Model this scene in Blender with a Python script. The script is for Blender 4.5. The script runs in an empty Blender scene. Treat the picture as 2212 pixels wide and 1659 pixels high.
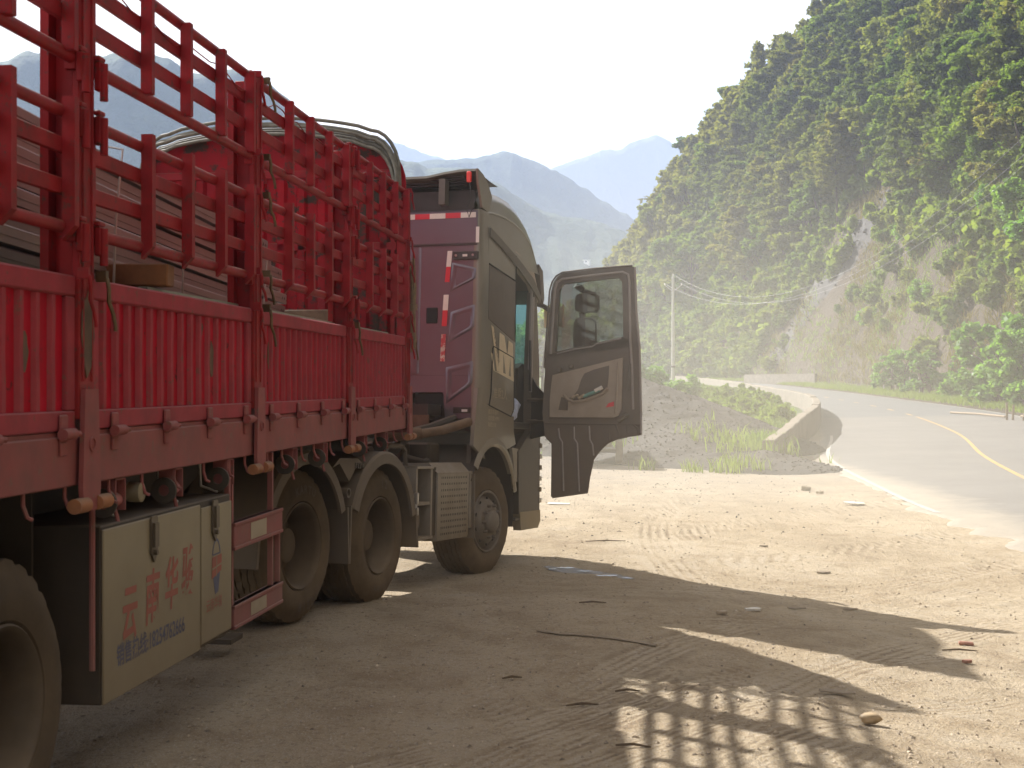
import bpy, math, random
import numpy as np
from math import radians, sin, cos, pi, sqrt, atan2
from mathutils import Vector, Matrix, Euler

for _b in (bpy.data.objects, bpy.data.meshes, bpy.data.materials):
    for _o in list(_b):
        _b.remove(_o)
random.seed(7)
RNG = np.random.default_rng(11)
SC = bpy.context.scene
COL = SC.collection

# ------------------------------------------------------------------ camera, sky, sun, exposure
CAM_H = 1.74
cam_data = bpy.data.cameras.new('camera')
cam_data.sensor_width = 36.0
cam_data.lens = 36.0 * 2900.0 / 2212.0
cam_data.clip_start = 0.05
cam_data.clip_end = 20000
cam_data.dof.use_dof = True
cam_data.dof.focus_distance = 15.0
cam_data.dof.aperture_fstop = 6.3
cam = bpy.data.objects.new('camera', cam_data)
COL.objects.link(cam)
cam.location = (0, 0, CAM_H)
cam.rotation_euler = (radians(90), 0, 0)
SC.camera = cam

SUN_AZ, SUN_EL = radians(-37.5), radians(35.8)
SUN_DIR = Vector((sin(SUN_AZ) * cos(SUN_EL), cos(SUN_AZ) * cos(SUN_EL), sin(SUN_EL)))
sun_data = bpy.data.lights.new('sun', 'SUN')
sun_data.energy = 4.0
sun_data.angle = radians(0.6)
sun_data.color = (1.0, 0.98, 0.95)
sun = bpy.data.objects.new('sun', sun_data)
COL.objects.link(sun)
sun.rotation_euler = SUN_DIR.to_track_quat('Z', 'Y').to_euler()
sun.location = (-30, 40, 60)

world = bpy.data.worlds.new('World')
SC.world = world
world.use_nodes = True
wt = world.node_tree
wt.nodes.clear()
w_out = wt.nodes.new('ShaderNodeOutputWorld')
w_bg = wt.nodes.new('ShaderNodeBackground')
w_sky = wt.nodes.new('ShaderNodeTexSky')
w_sky.sky_type = 'NISHITA'
w_sky.sun_disc = False
w_sky.sun_elevation = SUN_EL
w_sky.sun_rotation = SUN_AZ
w_sky.dust_density = 0.6
w_sky.altitude = 1800
w_sky.air_density = 0.6
w_bg.inputs['Strength'].default_value = 0.092
w_tc = wt.nodes.new('ShaderNodeTexCoord')
w_map = wt.nodes.new('ShaderNodeMapping')
w_map.inputs['Scale'].default_value = (1.0, 1.0, 2.6)
w_map.inputs['Location'].default_value = (0.35, 0.1, 0.2)
w_n = wt.nodes.new('ShaderNodeTexNoise')
w_n.inputs['Scale'].default_value = 2.3
w_n.inputs['Detail'].default_value = 7.0
w_n.inputs['Roughness'].default_value = 0.55
w_r = wt.nodes.new('ShaderNodeValToRGB')
w_r.color_ramp.elements[0].position = 0.39
w_r.color_ramp.elements[0].color = (0.05, 0.05, 0.05, 1)
w_r.color_ramp.elements[1].position = 0.51
w_r.color_ramp.elements[1].color = (1, 1, 1, 1)
w_mix = wt.nodes.new('ShaderNodeMix')
w_mix.data_type = 'RGBA'
w_bw = wt.nodes.new('ShaderNodeRGBToBW')                 # thin bright cloud deck over the whole sky, brighter towards the sun like the sky behind it
w_ma = wt.nodes.new('ShaderNodeMath'); w_ma.operation = 'MULTIPLY_ADD'
w_ma.inputs[1].default_value = 0.8
w_ma.inputs[2].default_value = 2.4
w_cl = wt.nodes.new('ShaderNodeMix'); w_cl.data_type = 'RGBA'; w_cl.blend_type = 'MULTIPLY'; w_cl.inputs['Factor'].default_value = 1.0
w_cl.inputs['B'].default_value = (1.0, .88, .69, 1)
wt.links.new(w_sky.outputs['Color'], w_bw.inputs['Color'])
wt.links.new(w_bw.outputs['Val'], w_ma.inputs[0])
wt.links.new(w_ma.outputs['Value'], w_cl.inputs['A'])
wt.links.new(w_cl.outputs['Result'], w_mix.inputs['B'])
wt.links.new(w_tc.outputs['Generated'], w_map.inputs['Vector'])
wt.links.new(w_map.outputs['Vector'], w_n.inputs['Vector'])
wt.links.new(w_n.outputs['Fac'], w_r.inputs['Fac'])
wt.links.new(w_r.outputs['Color'], w_mix.inputs['Factor'])
wt.links.new(w_sky.outputs['Color'], w_mix.inputs['A'])
wt.links.new(w_mix.outputs['Result'], w_bg.inputs['Color'])
wt.links.new(w_bg.outputs['Background'], w_out.inputs['Surface'])

SC.render.engine = 'CYCLES'
SC.view_settings.view_transform = 'Standard'
SC.view_settings.look = 'None'
SC.view_settings.exposure = 1.85
SC.view_settings.gamma = 1.0
SC.view_settings.use_curve_mapping = False
SC.cycles.use_denoising = True
SC.cycles.max_bounces = 6
SC.cycles.diffuse_bounces = 3
SC.cycles.glossy_bounces = 3
SC.cycles.transmission_bounces = 5
SC.cycles.transparent_max_bounces = 8
SC.cycles.volume_bounces = 1
SC.cycles.volume_step_rate = 3.0
SC.cycles.volume_max_steps = 64
SC.cycles.caustics_reflective = False
SC.cycles.caustics_refractive = False
SC.cycles.sample_clamp_indirect = 6.0
SC.render.film_transparent = False

# ------------------------------------------------------------------ object helpers
def tag(o, label=None, cat=None, group=None, kind=None):
    if label: o['label'] = label
    if cat: o['category'] = cat
    if group: o['group'] = group
    if kind: o['kind'] = kind
    return o

def empty(name, loc=(0, 0, 0), rotz=0.0, parent=None):
    o = bpy.data.objects.new(name, None)
    COL.objects.link(o)
    o.location = loc
    o.rotation_euler = (0, 0, rotz)
    o.empty_display_size = 0.2
    if parent: o.parent = parent
    return o

def inst(name, mesh, parent=None, loc=(0, 0, 0), rot=(0, 0, 0), scale=None):
    o = bpy.data.objects.new(name, mesh)
    COL.objects.link(o)
    o.location = loc
    o.rotation_euler = rot
    if scale is not None: o.scale = scale
    if parent: o.parent = parent
    return o

def mesh_from(name, v, f, mat, smooth=True, angle=38):
    me = bpy.data.meshes.new(name)
    me.from_pydata(v, [], f)
    for m in (mat if isinstance(mat, (list, tuple)) else [mat]):
        me.materials.append(m)
    me.polygons.foreach_set('use_smooth', [smooth] * len(me.polygons))
    if smooth:
        me.set_sharp_from_angle(angle=radians(angle))
    me.update()
    return me

def mesh_np(name, V, Q, mat, smooth=True, matidx=None):
    """fast mesh from numpy arrays; Q is (n,3) or (n,4)"""
    me = bpy.data.meshes.new(name)
    V = np.asarray(V, np.float32); Q = np.asarray(Q, np.int32)
    n, k = Q.shape
    me.vertices.add(len(V)); me.vertices.foreach_set('co', V.ravel())
    me.loops.add(n * k); me.loops.foreach_set('vertex_index', Q.ravel())
    me.polygons.add(n)
    me.polygons.foreach_set('loop_start', np.arange(0, n * k, k, dtype=np.int32))
    me.polygons.foreach_set('loop_total', np.full(n, k, np.int32))
    for m in (mat if isinstance(mat, (list, tuple)) else [mat]):
        me.materials.append(m)
    if matidx is not None:
        me.polygons.foreach_set('material_index', np.asarray(matidx, np.int32))
    me.polygons.foreach_set('use_smooth', np.full(n, smooth, bool))
    me.update(calc_edges=True)
    me.validate()
    return me

class MB:
    """collects simple shapes into one mesh"""
    def __init__(s):
        s.v = []; s.f = []; s.M = None
    def add(s, vs, fs):
        b = len(s.v)
        if s.M is not None:
            vs = [tuple(s.M @ Vector(p)) for p in vs]
        s.v += [tuple(p) for p in vs]
        s.f += [tuple(b + i for i in q) for q in fs]
        return s
    def box(s, x0, x1, y0, y1, z0, z1, bev=0.0):
        if x0 > x1: x0, x1 = x1, x0
        if y0 > y1: y0, y1 = y1, y0
        if z0 > z1: z0, z1 = z1, z0
        b = min(bev, (x1 - x0) * .45, (y1 - y0) * .45, (z1 - z0) * .45)
        if b <= 0:
            vs = [(x, y, z) for x in (x0, x1) for y in (y0, y1) for z in (z0, z1)]
            fs = [(0, 1, 3, 2), (4, 6, 7, 5), (0, 4, 5, 1), (2, 3, 7, 6), (0, 2, 6, 4), (1, 5, 7, 3)]
            return s.add(vs, fs)
        vs = []; idx = {}
        for i, (x, dx) in enumerate(((x0, 1), (x1, -1))):
            for j, (y, dy) in enumerate(((y0, 1), (y1, -1))):
                for k, (z, dz) in enumerate(((z0, 1), (z1, -1))):
                    for a in range(3):
                        p = [x + dx * b, y + dy * b, z + dz * b]
                        p[a] = (x, y, z)[a]
                        idx[(i, j, k, a)] = len(vs); vs.append(tuple(p))
        fs = []
        for i in (0, 1):
            fs.append([idx[(i, 0, 0, 0)], idx[(i, 0, 1, 0)], idx[(i, 1, 1, 0)], idx[(i, 1, 0, 0)]])
            fs.append([idx[(0, i, 0, 1)], idx[(1, i, 0, 1)], idx[(1, i, 1, 1)], idx[(0, i, 1, 1)]])
            fs.append([idx[(0, 0, i, 2)], idx[(0, 1, i, 2)], idx[(1, 1, i, 2)], idx[(1, 0, i, 2)]])
        for p in (0, 1):
            for q in (0, 1):
                fs.append([idx[(p, q, 0, 0)], idx[(p, q, 1, 0)], idx[(p, q, 1, 1)], idx[(p, q, 0, 1)]])
                fs.append([idx[(p, 0, q, 0)], idx[(p, 1, q, 0)], idx[(p, 1, q, 2)], idx[(p, 0, q, 2)]])
                fs.append([idx[(0, p, q, 1)], idx[(1, p, q, 1)], idx[(1, p, q, 2)], idx[(0, p, q, 2)]])
        for i in (0, 1):
            for j in (0, 1):
                for k in (0, 1):
                    fs.append([idx[(i, j, k, 0)], idx[(i, j, k, 1)], idx[(i, j, k, 2)]])
        return s.add(vs, fs)
    def prism(s, poly, axis, a0, a1):
        """poly: 2-D outline; axis 'x': (y,z); 'y': (x,z); 'z': (x,y)"""
        n = len(poly)
        def P(p, a):
            return (a, p[0], p[1]) if axis == 'x' else (p[0], a, p[1]) if axis == 'y' else (p[0], p[1], a)
        vs = [P(p, a0) for p in poly] + [P(p, a1) for p in poly]
        fs = [tuple(range(n)), tuple(range(2 * n - 1, n - 1, -1))]
        fs += [(i, (i + 1) % n, n + (i + 1) % n, n + i) for i in range(n)]
        return s.add(vs, fs)
    def ring(s, outer, inner, axis, a0, a1):
        """frame between two outlines of equal count"""
        n = len(outer)
        def P(p, a):
            return (a, p[0], p[1]) if axis == 'x' else (p[0], a, p[1]) if axis == 'y' else (p[0], p[1], a)
        vs = [P(p, a0) for p in outer] + [P(p, a0) for p in inner] + [P(p, a1) for p in outer] + [P(p, a1) for p in inner]
        fs = []
        for i in range(n):
            j = (i + 1) % n
            fs += [(i, j, n + j, n + i), (2 * n + i, 3 * n + i, 3 * n + j, 2 * n + j), (i, 2 * n + i, 2 * n + j, j), (n + i, n + j, 3 * n + j, 3 * n + i)]
        return s.add(vs, fs)
    def tube(s, pts, r, n=8, caps=True, flat=None):
        pts = [Vector(p) for p in pts]
        rs = r if isinstance(r, (list, tuple)) else [r] * len(pts)
        vs = []; up = None
        for i, p in enumerate(pts):
            d = (pts[min(i + 1, len(pts) - 1)] - pts[max(i - 1, 0)])
            if d.length < 1e-9: d = Vector((0, 0, 1))
            d.normalize()
            if up is None:
                up = Vector((0, 0, 1)) if abs(d.z) < .9 else Vector((1, 0, 0))
            a = d.cross(up)
            if a.length < 1e-6:
                a = d.cross(Vector((0, 1, 0)))
            a.normalize(); b = a.cross(d).normalized(); up = b
            for k in range(n):
                t = 2 * pi * k / n
                fl = flat or (1, 1)
                vs.append(tuple(p + a * cos(t) * rs[i] * fl[0] + b * sin(t) * rs[i] * fl[1]))
        fs = []
        for i in range(len(pts) - 1):
            for k in range(n):
                fs.append((i * n + k, i * n + (k + 1) % n, (i + 1) * n + (k + 1) % n, (i + 1) * n + k))
        if caps:
            fs.append(tuple(range(n - 1, -1, -1)))
            m = (len(pts) - 1) * n
            fs.append(tuple(m + k for k in range(n)))
        return s.add(vs, fs)
    def lathe(s, prof, c=(0, 0, 0), axis='x', n=32, a0=0.0, a1=2 * pi):
        """prof: list of (axial, radius)"""
        full = abs(a1 - a0 - 2 * pi) < 1e-6
        m = n if full else n + 1
        vs = []
        for (x, r) in prof:
            for k in range(m):
                t = a0 + (a1 - a0) * k / n
                p = (x, r * cos(t), r * sin(t)) if axis == 'x' else (r * cos(t), x, r * sin(t)) if axis == 'y' else (r * cos(t), r * sin(t), x)
                vs.append((p[0] + c[0], p[1] + c[1], p[2] + c[2]))
        fs = []
        for i in range(len(prof) - 1):
            for k in range(n):
                k2 = (k + 1) % m
                fs.append((i * m + k, i * m + k2, (i + 1) * m + k2, (i + 1) * m + k))
        return s.add(vs, fs)
    def sheet(s, grid, thick=0.0, normal=None):
        """grid[i][j] points; optional second side offset along normal"""
        R, C = len(grid), len(grid[0])
        vs = [p for row in grid for p in row]
        fs = [(i * C + j, i * C + j + 1, (i + 1) * C + j + 1, (i + 1) * C + j) for i in range(R - 1) for j in range(C - 1)]
        return s.add(vs, fs)
    def mesh(s, name, mat, smooth=True, angle=38):
        return mesh_from(name, s.v, s.f, mat, smooth, angle)
    def build(s, name, mat, parent=None, loc=(0, 0, 0), smooth=True, angle=38):
        return inst(name, s.mesh(name, mat, smooth, angle), parent, loc)

def text_shape(body, size, shear=0.0, space=1.0, bold=0.0, extrude=0.0):
    """letter outlines as (verts, faces) in the x-y plane"""
    cu = bpy.data.curves.new('lettering_outline', 'FONT')
    cu.body = body; cu.size = size; cu.shear = shear; cu.space_character = space
    cu.offset = bold
    cu.resolution_u = 3
    o = bpy.data.objects.new('lettering_outline', cu)
    me = bpy.data.meshes.new_from_object(o)
    vs = [tuple(v.co) for v in me.vertices]
    fs = [tuple(p.vertices) for p in me.polygons]
    bpy.data.objects.remove(o); bpy.data.meshes.remove(me); bpy.data.curves.remove(cu)
    return vs, fs

def hash_noise(x, y, seed=0):
    """smooth value noise in numpy"""
    x = np.asarray(x, float); y = np.asarray(y, float)
    xi = np.floor(x).astype(np.int64); yi = np.floor(y).astype(np.int64)
    xf = x - xi; yf = y - yi
    u = xf * xf * (3 - 2 * xf); w = yf * yf * (3 - 2 * yf)
    def h(a, b):
        n = (a * 374761393 + b * 668265263 + seed * 1442695041) & 0x7fffffff
        n = ((n ^ (n >> 13)) * 1274126177) & 0x7fffffff
        n = (n ^ (n >> 16)) & 0xffff
        return n / 65535.0
    return (h(xi, yi) * (1 - u) + h(xi + 1, yi) * u) * (1 - w) + (h(xi, yi + 1) * (1 - u) + h(xi + 1, yi + 1) * u) * w

def fbm(x, y, octv=4, seed=0, gain=.5):
    s = 0; a = 1; t = 0
    for i in range(octv):
        s = s + a * hash_noise(np.asarray(x) * 2 ** i, np.asarray(y) * 2 ** i, seed + i * 17); t += a; a *= gain
    return s / t
# ------------------------------------------------------------------ materials
DUST = (0.20, 0.150, 0.095)
def nn(t, typ, **kw):
    n = t.nodes.new(typ)
    for k, v in kw.items():
        if k.startswith('i_'):
            n.inputs[k[2:].replace('_', ' ')].default_value = v
        else:
            setattr(n, k, v)
    return n

def new_mat(name):
    m = bpy.data.materials.new(name)
    m.use_nodes = True
    t = m.node_tree
    t.nodes.clear()
    out = t.nodes.new('ShaderNodeOutputMaterial')
    b = t.nodes.new('ShaderNodeBsdfPrincipled')
    t.links.new(b.outputs[0], out.inputs[0])
    return m, t, b, out

def c4(c): return (c[0], c[1], c[2], 1.0)

def mixc(t, fac, a, b):
    n = t.nodes.new('ShaderNodeMix'); n.data_type = 'RGBA'
    for s, v in (('Factor', fac), ('A', a), ('B', b)):
        i = n.inputs[s]
        if hasattr(v, 'is_linked') or hasattr(v, 'links'):
            t.links.new(v, i)
        elif s == 'Factor': i.default_value = v
        else: i.default_value = c4(v)
    return n.outputs['Result']

def math_(t, op, a, b=None, clamp=False):
    n = t.nodes.new('ShaderNodeMath'); n.operation = op; n.use_clamp = clamp
    for i, v in enumerate((a, b)):
        if v is None: continue
        if hasattr(v, 'links'): t.links.new(v, n.inputs[i])
        else: n.inputs[i].default_value = v
    return n.outputs[0]

def pos_of(t):
    g = t.nodes.new('ShaderNodeNewGeometry')
    return g.outputs['Position'], g.outputs['Normal']

def noise(t, vec, scale, detail=4, rough=.55, stretch=None, dist=0.0):
    if stretch is not None:
        mp = nn(t, 'ShaderNodeMapping'); mp.inputs['Scale'].default_value = stretch
        t.links.new(vec, mp.inputs['Vector']); vec = mp.outputs['Vector']
    n = nn(t, 'ShaderNodeTexNoise', i_Scale=scale, i_Detail=detail, i_Roughness=rough, i_Distortion=dist)
    t.links.new(vec, n.inputs['Vector'])
    return n.outputs['Fac']

def ramp(t, val, lo, hi, a=0.0, b=1.0):
    n = nn(t, 'ShaderNodeMapRange'); n.clamp = True
    t.links.new(val, n.inputs['Value'])
    for k, v in (('From Min', lo), ('From Max', hi), ('To Min', a), ('To Max', b)): n.inputs[k].default_value = v
    return n.outputs['Result']

def bump(t, b, h, strength=.3, dist=.02):
    n = nn(t, 'ShaderNodeBump', i_Strength=strength, i_Distance=dist)
    t.links.new(h, n.inputs['Height'])
    t.links.new(n.outputs['Normal'], b.inputs['Normal'])

def surface(name, col, rough=.5, metal=0.0, var=.25, scale=6.0, dust=0.0, zlo=0.2, zhi=2.2, updust=.5, wear=0.0, wearcol=(.05, .03, .02), bumpy=0.0, coat=0.0, spec=.5, dustcol=DUST, streak=True):
    """worn, dusty paint / metal / rubber: colour variation, dust that gathers low and on ledges, chips"""
    m, t, b, out = new_mat(name)
    P, N = pos_of(t)
    n1 = noise(t, P, scale, 5, .6)
    dark = tuple(c * (1 - var) for c in col); lite = tuple(min(1, c * (1 + var)) for c in col)
    base = mixc(t, ramp(t, n1, .3, .7), dark, lite)
    if wear > 0:
        nw = noise(t, P, scale * 2.3, 8, .72)
        base = mixc(t, ramp(t, nw, 1 - wear - .03, 1 - wear + .03), base, wearcol)
    r = rough
    if dust > 0:
        sp = nn(t, 'ShaderNodeSeparateXYZ'); t.links.new(P, sp.inputs[0])
        sn = nn(t, 'ShaderNodeSeparateXYZ'); t.links.new(N, sn.inputs[0])
        low = ramp(t, sp.outputs['Z'], zhi, zlo)
        up = ramp(t, sn.outputs['Z'], .2, .9, 0, updust)
        nd = noise(t, P, 3.1, 6, .62)
        ns = noise(t, P, 9.0, 3, .6, stretch=(1, 1, .12)) if streak else nd
        amt = math_(t, 'ADD', math_(t, 'MULTIPLY', math_(t, 'ADD', math_(t, 'MULTIPLY', low, .75), .25), dust), up)
        mod = math_(t, 'ADD', math_(t, 'MULTIPLY', nd, .9), math_(t, 'MULTIPLY', ns, .5))
        fac = math_(t, 'MULTIPLY', amt, math_(t, 'ADD', mod, .2), clamp=True)
        base = mixc(t, fac, base, dustcol)
        rr = math_(t, 'ADD', math_(t, 'MULTIPLY', fac, .92 - rough), rough)
        t.links.new(rr, b.inputs['Roughness'])
        if metal > 0:
            t.links.new(math_(t, 'MULTIPLY', math_(t, 'SUBTRACT', 1.0, fac), metal), b.inputs['Metallic'])
    else:
        b.inputs['Roughness'].default_value = rough
        b.inputs['Metallic'].default_value = metal
    b.inputs['Specular IOR Level'].default_value = spec
    b.inputs['Coat Weight'].default_value = coat
    b.inputs['Coat Roughness'].default_value = .15
    t.links.new(base, b.inputs['Base Color'])
    if bumpy > 0:
        nb = noise(t, P, scale * 6, 6, .65)
        bump(t, b, nb, bumpy, .01)
    return m

M = {}
M['red'] = surface('red_paint', (0.25, 0.0045, 0.011), .5, spec=.2, var=.32, scale=7, dust=.14, zlo=.9, zhi=3.6, updust=.5, wear=.395, wearcol=(.10, .03, .025), bumpy=.05)  # dust on upward faces also stands in for highlights along the tubes
M['red_deep'] = surface('red_panel_paint', (0.40, 0.003, 0.019), .6, var=.25, scale=4, spec=.12, dust=.02, zlo=1.2, zhi=2.3, updust=.2, wear=.385, wearcol=(.09, .02, .02), bumpy=.04)
M['red_dusty'] = surface('dusty_red_paint', (0.31, 0.016, 0.03), .65, dustcol=(.30, .14, .135), var=.25, scale=7, spec=.2, dust=.42, zlo=1.0, zhi=2.6, updust=.45, wear=.39, wearcol=(.16, .05, .035), bumpy=.08)
M['red_low'] = surface('mud_stained_red_paint', (0.24, 0.02, 0.024), .6, dustcol=(.25, .14, .115), var=.3, scale=6, dust=.80, zlo=.6, zhi=2.0, updust=.4, wear=.39, wearcol=(.15, .06, .04), bumpy=.1)
M['peel'] = surface('peeling_red_paint', (0.27, 0.004, 0.011), .6, spec=.15, var=.3, scale=2.6, dust=.08, wear=.45, wearcol=(.045, .03, .022), bumpy=.15)
M['rust'] = surface('bare_rusty_steel', (0.10, 0.055, 0.03), .8, var=.5, scale=9, dust=.3, bumpy=.2)
M['orange'] = surface('rusty_orange_tube', (0.34, 0.12, 0.04), .7, var=.3, scale=12, dust=.45, zlo=.5, zhi=2)
M['brass'] = surface('worn_lever_steel', (0.11, 0.07, 0.03), .45, .5, var=.4, scale=14, dust=.15)
M['pink'] = surface('faded_pink_drum', (0.42, 0.12, 0.12), .55, var=.2, dust=.3)
M['dark'] = surface('dark_chassis', (0.018, 0.016, 0.014), .7, var=.3, dust=.42, zlo=.2, zhi=1.8, updust=.35, bumpy=.1)
M['black'] = surface('black_plastic', (0.014, 0.014, 0.015), .5, var=.2, dust=.24, zlo=.3, zhi=2.2, updust=.3)
M['rubber'] = surface('tyre_rubber', (0.026, 0.022, 0.018), .9, spec=.2, var=.3, scale=8, dust=.85, zlo=0, zhi=1.3, updust=.3, bumpy=.1, streak=False)
M['rim'] = surface('dusty_rim', (0.05, 0.045, 0.04), .75, spec=.25, var=.3, dust=.75, zlo=.2, zhi=1.2, updust=.2, streak=False)
M['rim_light'] = surface('front_rim', (0.16, 0.15, 0.14), .55, .3, var=.25, dust=.5, zlo=.2, zhi=1.2, updust=.2, streak=False)
M['toolbox'] = surface('cream_toolbox_paint', (0.25, 0.215, 0.135), .5, var=.12, scale=2.5, dust=.55, zlo=.35, zhi=1.0, updust=.4, wear=.24, wearcol=(.13, .08, .04), bumpy=.04)
M['chrome'] = surface('dull_chrome', (0.40, 0.39, 0.37), .3, .9, var=.1, dust=.25)
M['cab'] = surface('grey_cab_paint', (0.19, 0.182, 0.155), .32, .45, dustcol=(.27, .22, .155), var=.10, scale=1.7, dust=.62, zlo=.7, zhi=3.4, updust=.25, coat=.4, streak=True)
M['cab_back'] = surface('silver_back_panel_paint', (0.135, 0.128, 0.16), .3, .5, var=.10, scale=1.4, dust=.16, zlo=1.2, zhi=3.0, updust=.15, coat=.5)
M['fender'] = surface('grey_fender_plastic', (0.10, 0.095, 0.085), .6, var=.15, dust=.75, zlo=.2, zhi=1.9, updust=.45)
M['silver'] = surface('dusty_aluminium_guard', (0.36, 0.34, 0.30), .5, .5, var=.12, dust=.75, zlo=.2, zhi=1.5, updust=.5)
M['beige'] = surface('beige_decal', (0.62, 0.52, 0.36), .5, var=.08, dust=.15)
M['latch'] = surface('bronze_latch', (.10, .08, .055), .4, .6, var=.2, dust=.25)
M['dooring'] = surface('door_trim_taupe', (0.33, 0.275, 0.22), .6, var=.12, dust=.25, zlo=1, zhi=3)
M['doordark'] = surface('door_frame_dark', (0.095, 0.082, 0.075), .5, var=.15, dust=.5, zlo=.5, zhi=3.2)
M['seat'] = surface('dark_cab_interior', (0.035, 0.03, 0.028), .8, var=.2, dust=.1)
M['seal'] = surface('rubber_door_seal', (0.28, 0.25, 0.23), .35, var=.1)
M['white'] = surface('white_reflective_tape', (0.72, 0.68, 0.62), .4, var=.06, dust=.12, wear=.2, wearcol=(.4, .3, .22))
M['redtape'] = surface('red_reflective_tape', (0.60, 0.03, 0.05), .35, var=.1, dust=.08)
M['worntape'] = surface('peeling_reflective_tape', (0.55, 0.45, 0.38), .6, var=.2, wear=.52, wearcol=(.45, .05, .06), scale=9)
M['lamp_red'] = surface('red_marker_lamp', (0.75, 0.04, 0.03), .2, var=.05)
M['redink'] = surface('faded_red_lettering', (0.31, 0.085, 0.06), .6, var=.15, dust=.28, zlo=.35, zhi=1.0)
M['blueink'] = surface('faded_blue_lettering', (0.07, 0.09, 0.17), .6, var=.2, dust=.35, zlo=.35, zhi=1.0)
M['paleink'] = surface('faint_pale_lettering', (0.36, 0.30, 0.21), .6, var=.1, dust=.2)
M['tyreink'] = surface('raised_tyre_lettering', (0.05, 0.046, 0.042), .8, var=.2, dust=.65, zlo=0, zhi=1.3, streak=False)
M['steel'] = surface('primed_steel_channel', (0.31, 0.255, 0.235), .42, .35, var=.12, scale=1.2, dust=.10, zlo=1.5, zhi=3, updust=.2)
_m = M['steel']; _t = _m.node_tree; _b = [n for n in _t.nodes if n.type == 'BSDF_PRINCIPLED'][0]
_l = _b.inputs['Base Color'].links[0].from_socket; _oi = _t.nodes.new('ShaderNodeObjectInfo')
_x = _t.nodes.new('ShaderNodeMix'); _x.data_type = 'RGBA'; _x.blend_type = 'MULTIPLY'; _x.inputs['Factor'].default_value = 1
_rr = ramp(_t, _oi.outputs['Random'], 0, 1, .62, 1.1); _t.links.new(_l, _x.inputs['A']); _t.links.new(_rr, _x.inputs['B']); _t.links.new(_x.outputs['Result'], _b.inputs['Base Color'])
M['steel_green'] = surface('pale_green_galvanised_channel', (0.42, 0.46, 0.36), .45, .3, var=.12, dust=.1, zlo=1.5, zhi=3)
M['hole'] = surface('dark_hole', (0.01, 0.01, 0.01), .9, var=.1)
M['bow'] = surface('weathered_galvanised_tube', (0.17, 0.165, 0.14), .45, .5, var=.35, scale=14, dust=.1)
M['timber'] = surface('brown_timber', (0.20, 0.085, 0.03), .75, var=.35, scale=8, dust=.15, bumpy=.2)
M['timber_grey'] = surface('weathered_timber', (0.24, 0.20, 0.13), .8, var=.3, scale=8, bumpy=.2)
M['rope'] = surface('brown_rope', (0.22, 0.17, 0.10), .9, var=.3, scale=30)
M['wire'] = surface('tie_wire', (0.45, 0.42, 0.38), .4, .5, var=.1)
M['concrete'] = surface('weathered_concrete', (0.20, 0.175, 0.145), .9, var=.3, scale=2.2, dust=.3, zlo=-1, zhi=1.2, wear=.33, wearcol=(.10, .088, .07), bumpy=.4)
M['pole'] = surface('concrete_pole', (0.50, 0.48, 0.44), .8, var=.12, scale=4)
M['cable'] = surface('power_cable', (0.25, 0.24, 0.23), .6, var=.05)
M['bark'] = surface('pine_bark', (0.085, 0.062, 0.045), .9, var=.35, scale=4, bumpy=.3)
M['wood_stake'] = surface('pale_wooden_stake', (0.27, 0.20, 0.13), .8, var=.2, scale=10)
M['white_trunk'] = surface('lime_washed_trunk', (0.45, 0.42, 0.36), .9, var=.25, scale=9)
M['paper'] = surface('dirty_white_card', (0.60, 0.56, 0.48), .8, var=.2, scale=20)
M['shard'] = surface('grey_broken_slat', (0.30, 0.25, 0.18), .8, var=.25, scale=18, dust=.2)
M['brickred'] = surface('red_brick_fragment', (0.30, 0.14, 0.09), .85, var=.25, scale=20)
M['stone'] = surface('tan_pebble', (0.33, 0.265, 0.185), .9, var=.65, scale=16)
M['bagc'] = surface('crumpled_tan_bag', (0.40, 0.29, 0.16), .6, var=.2, scale=20)
M['twig'] = surface('dry_twig', (0.12, 0.085, 0.05), .9, var=.3, scale=20)
M['bagblue'] = surface('blue_white_packet', (0.42, 0.47, 0.62), .5, var=.3, scale=22)
M['bagyellow'] = surface('yellow_cloth', (0.40, 0.27, 0.09), .9, var=.3, scale=14)
M['teal'] = surface('teal_wrapper', (0.12, 0.27, 0.23), .5, var=.3, scale=40)
M['render_white'] = surface('white_rendered_wall', (0.75, 0.74, 0.70), .9, var=.05)
M['darkwin'] = surface('dark_window', (0.03, 0.035, 0.04), .2, var=.1)

def glass_mat(name, col, alpha):
    m, t, b, out = new_mat(name)
    gl = nn(t, 'ShaderNodeBsdfGlossy', i_Roughness=.03); gl.inputs['Color'].default_value = (1, 1, 1, 1)
    tr = nn(t, 'ShaderNodeBsdfTransparent'); tr.inputs['Color'].default_value = c4(col)
    df = nn(t, 'ShaderNodeBsdfDiffuse'); df.inputs['Color'].default_value = (.34, .29, .23, 1)
    P, N = pos_of(t)
    mx = nn(t, 'ShaderNodeMixShader'); t.links.new(ramp(t, noise(t, P, 4, 5, .6), .25, .8, alpha * .5, alpha * 1.5), mx.inputs[0])
    t.links.new(tr.outputs[0], mx.inputs[1]); t.links.new(df.outputs[0], mx.inputs[2])
    fr = nn(t, 'ShaderNodeFresnel', i_IOR=1.5)
    m2 = nn(t, 'ShaderNodeMixShader'); t.links.new(math_(t, 'MULTIPLY', fr.outputs[0], .8), m2.inputs[0])
    t.links.new(mx.outputs[0], m2.inputs[1]); t.links.new(gl.outputs[0], m2.inputs[2])
    t.links.new(m2.outputs[0], out.inputs[0])
    return m
M['glass'] = glass_mat('dusty_door_glass', (.50, .54, .52), .10)
M['glass_teal'] = glass_mat('teal_tinted_glass', (.50, .74, .76), .03)
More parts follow.
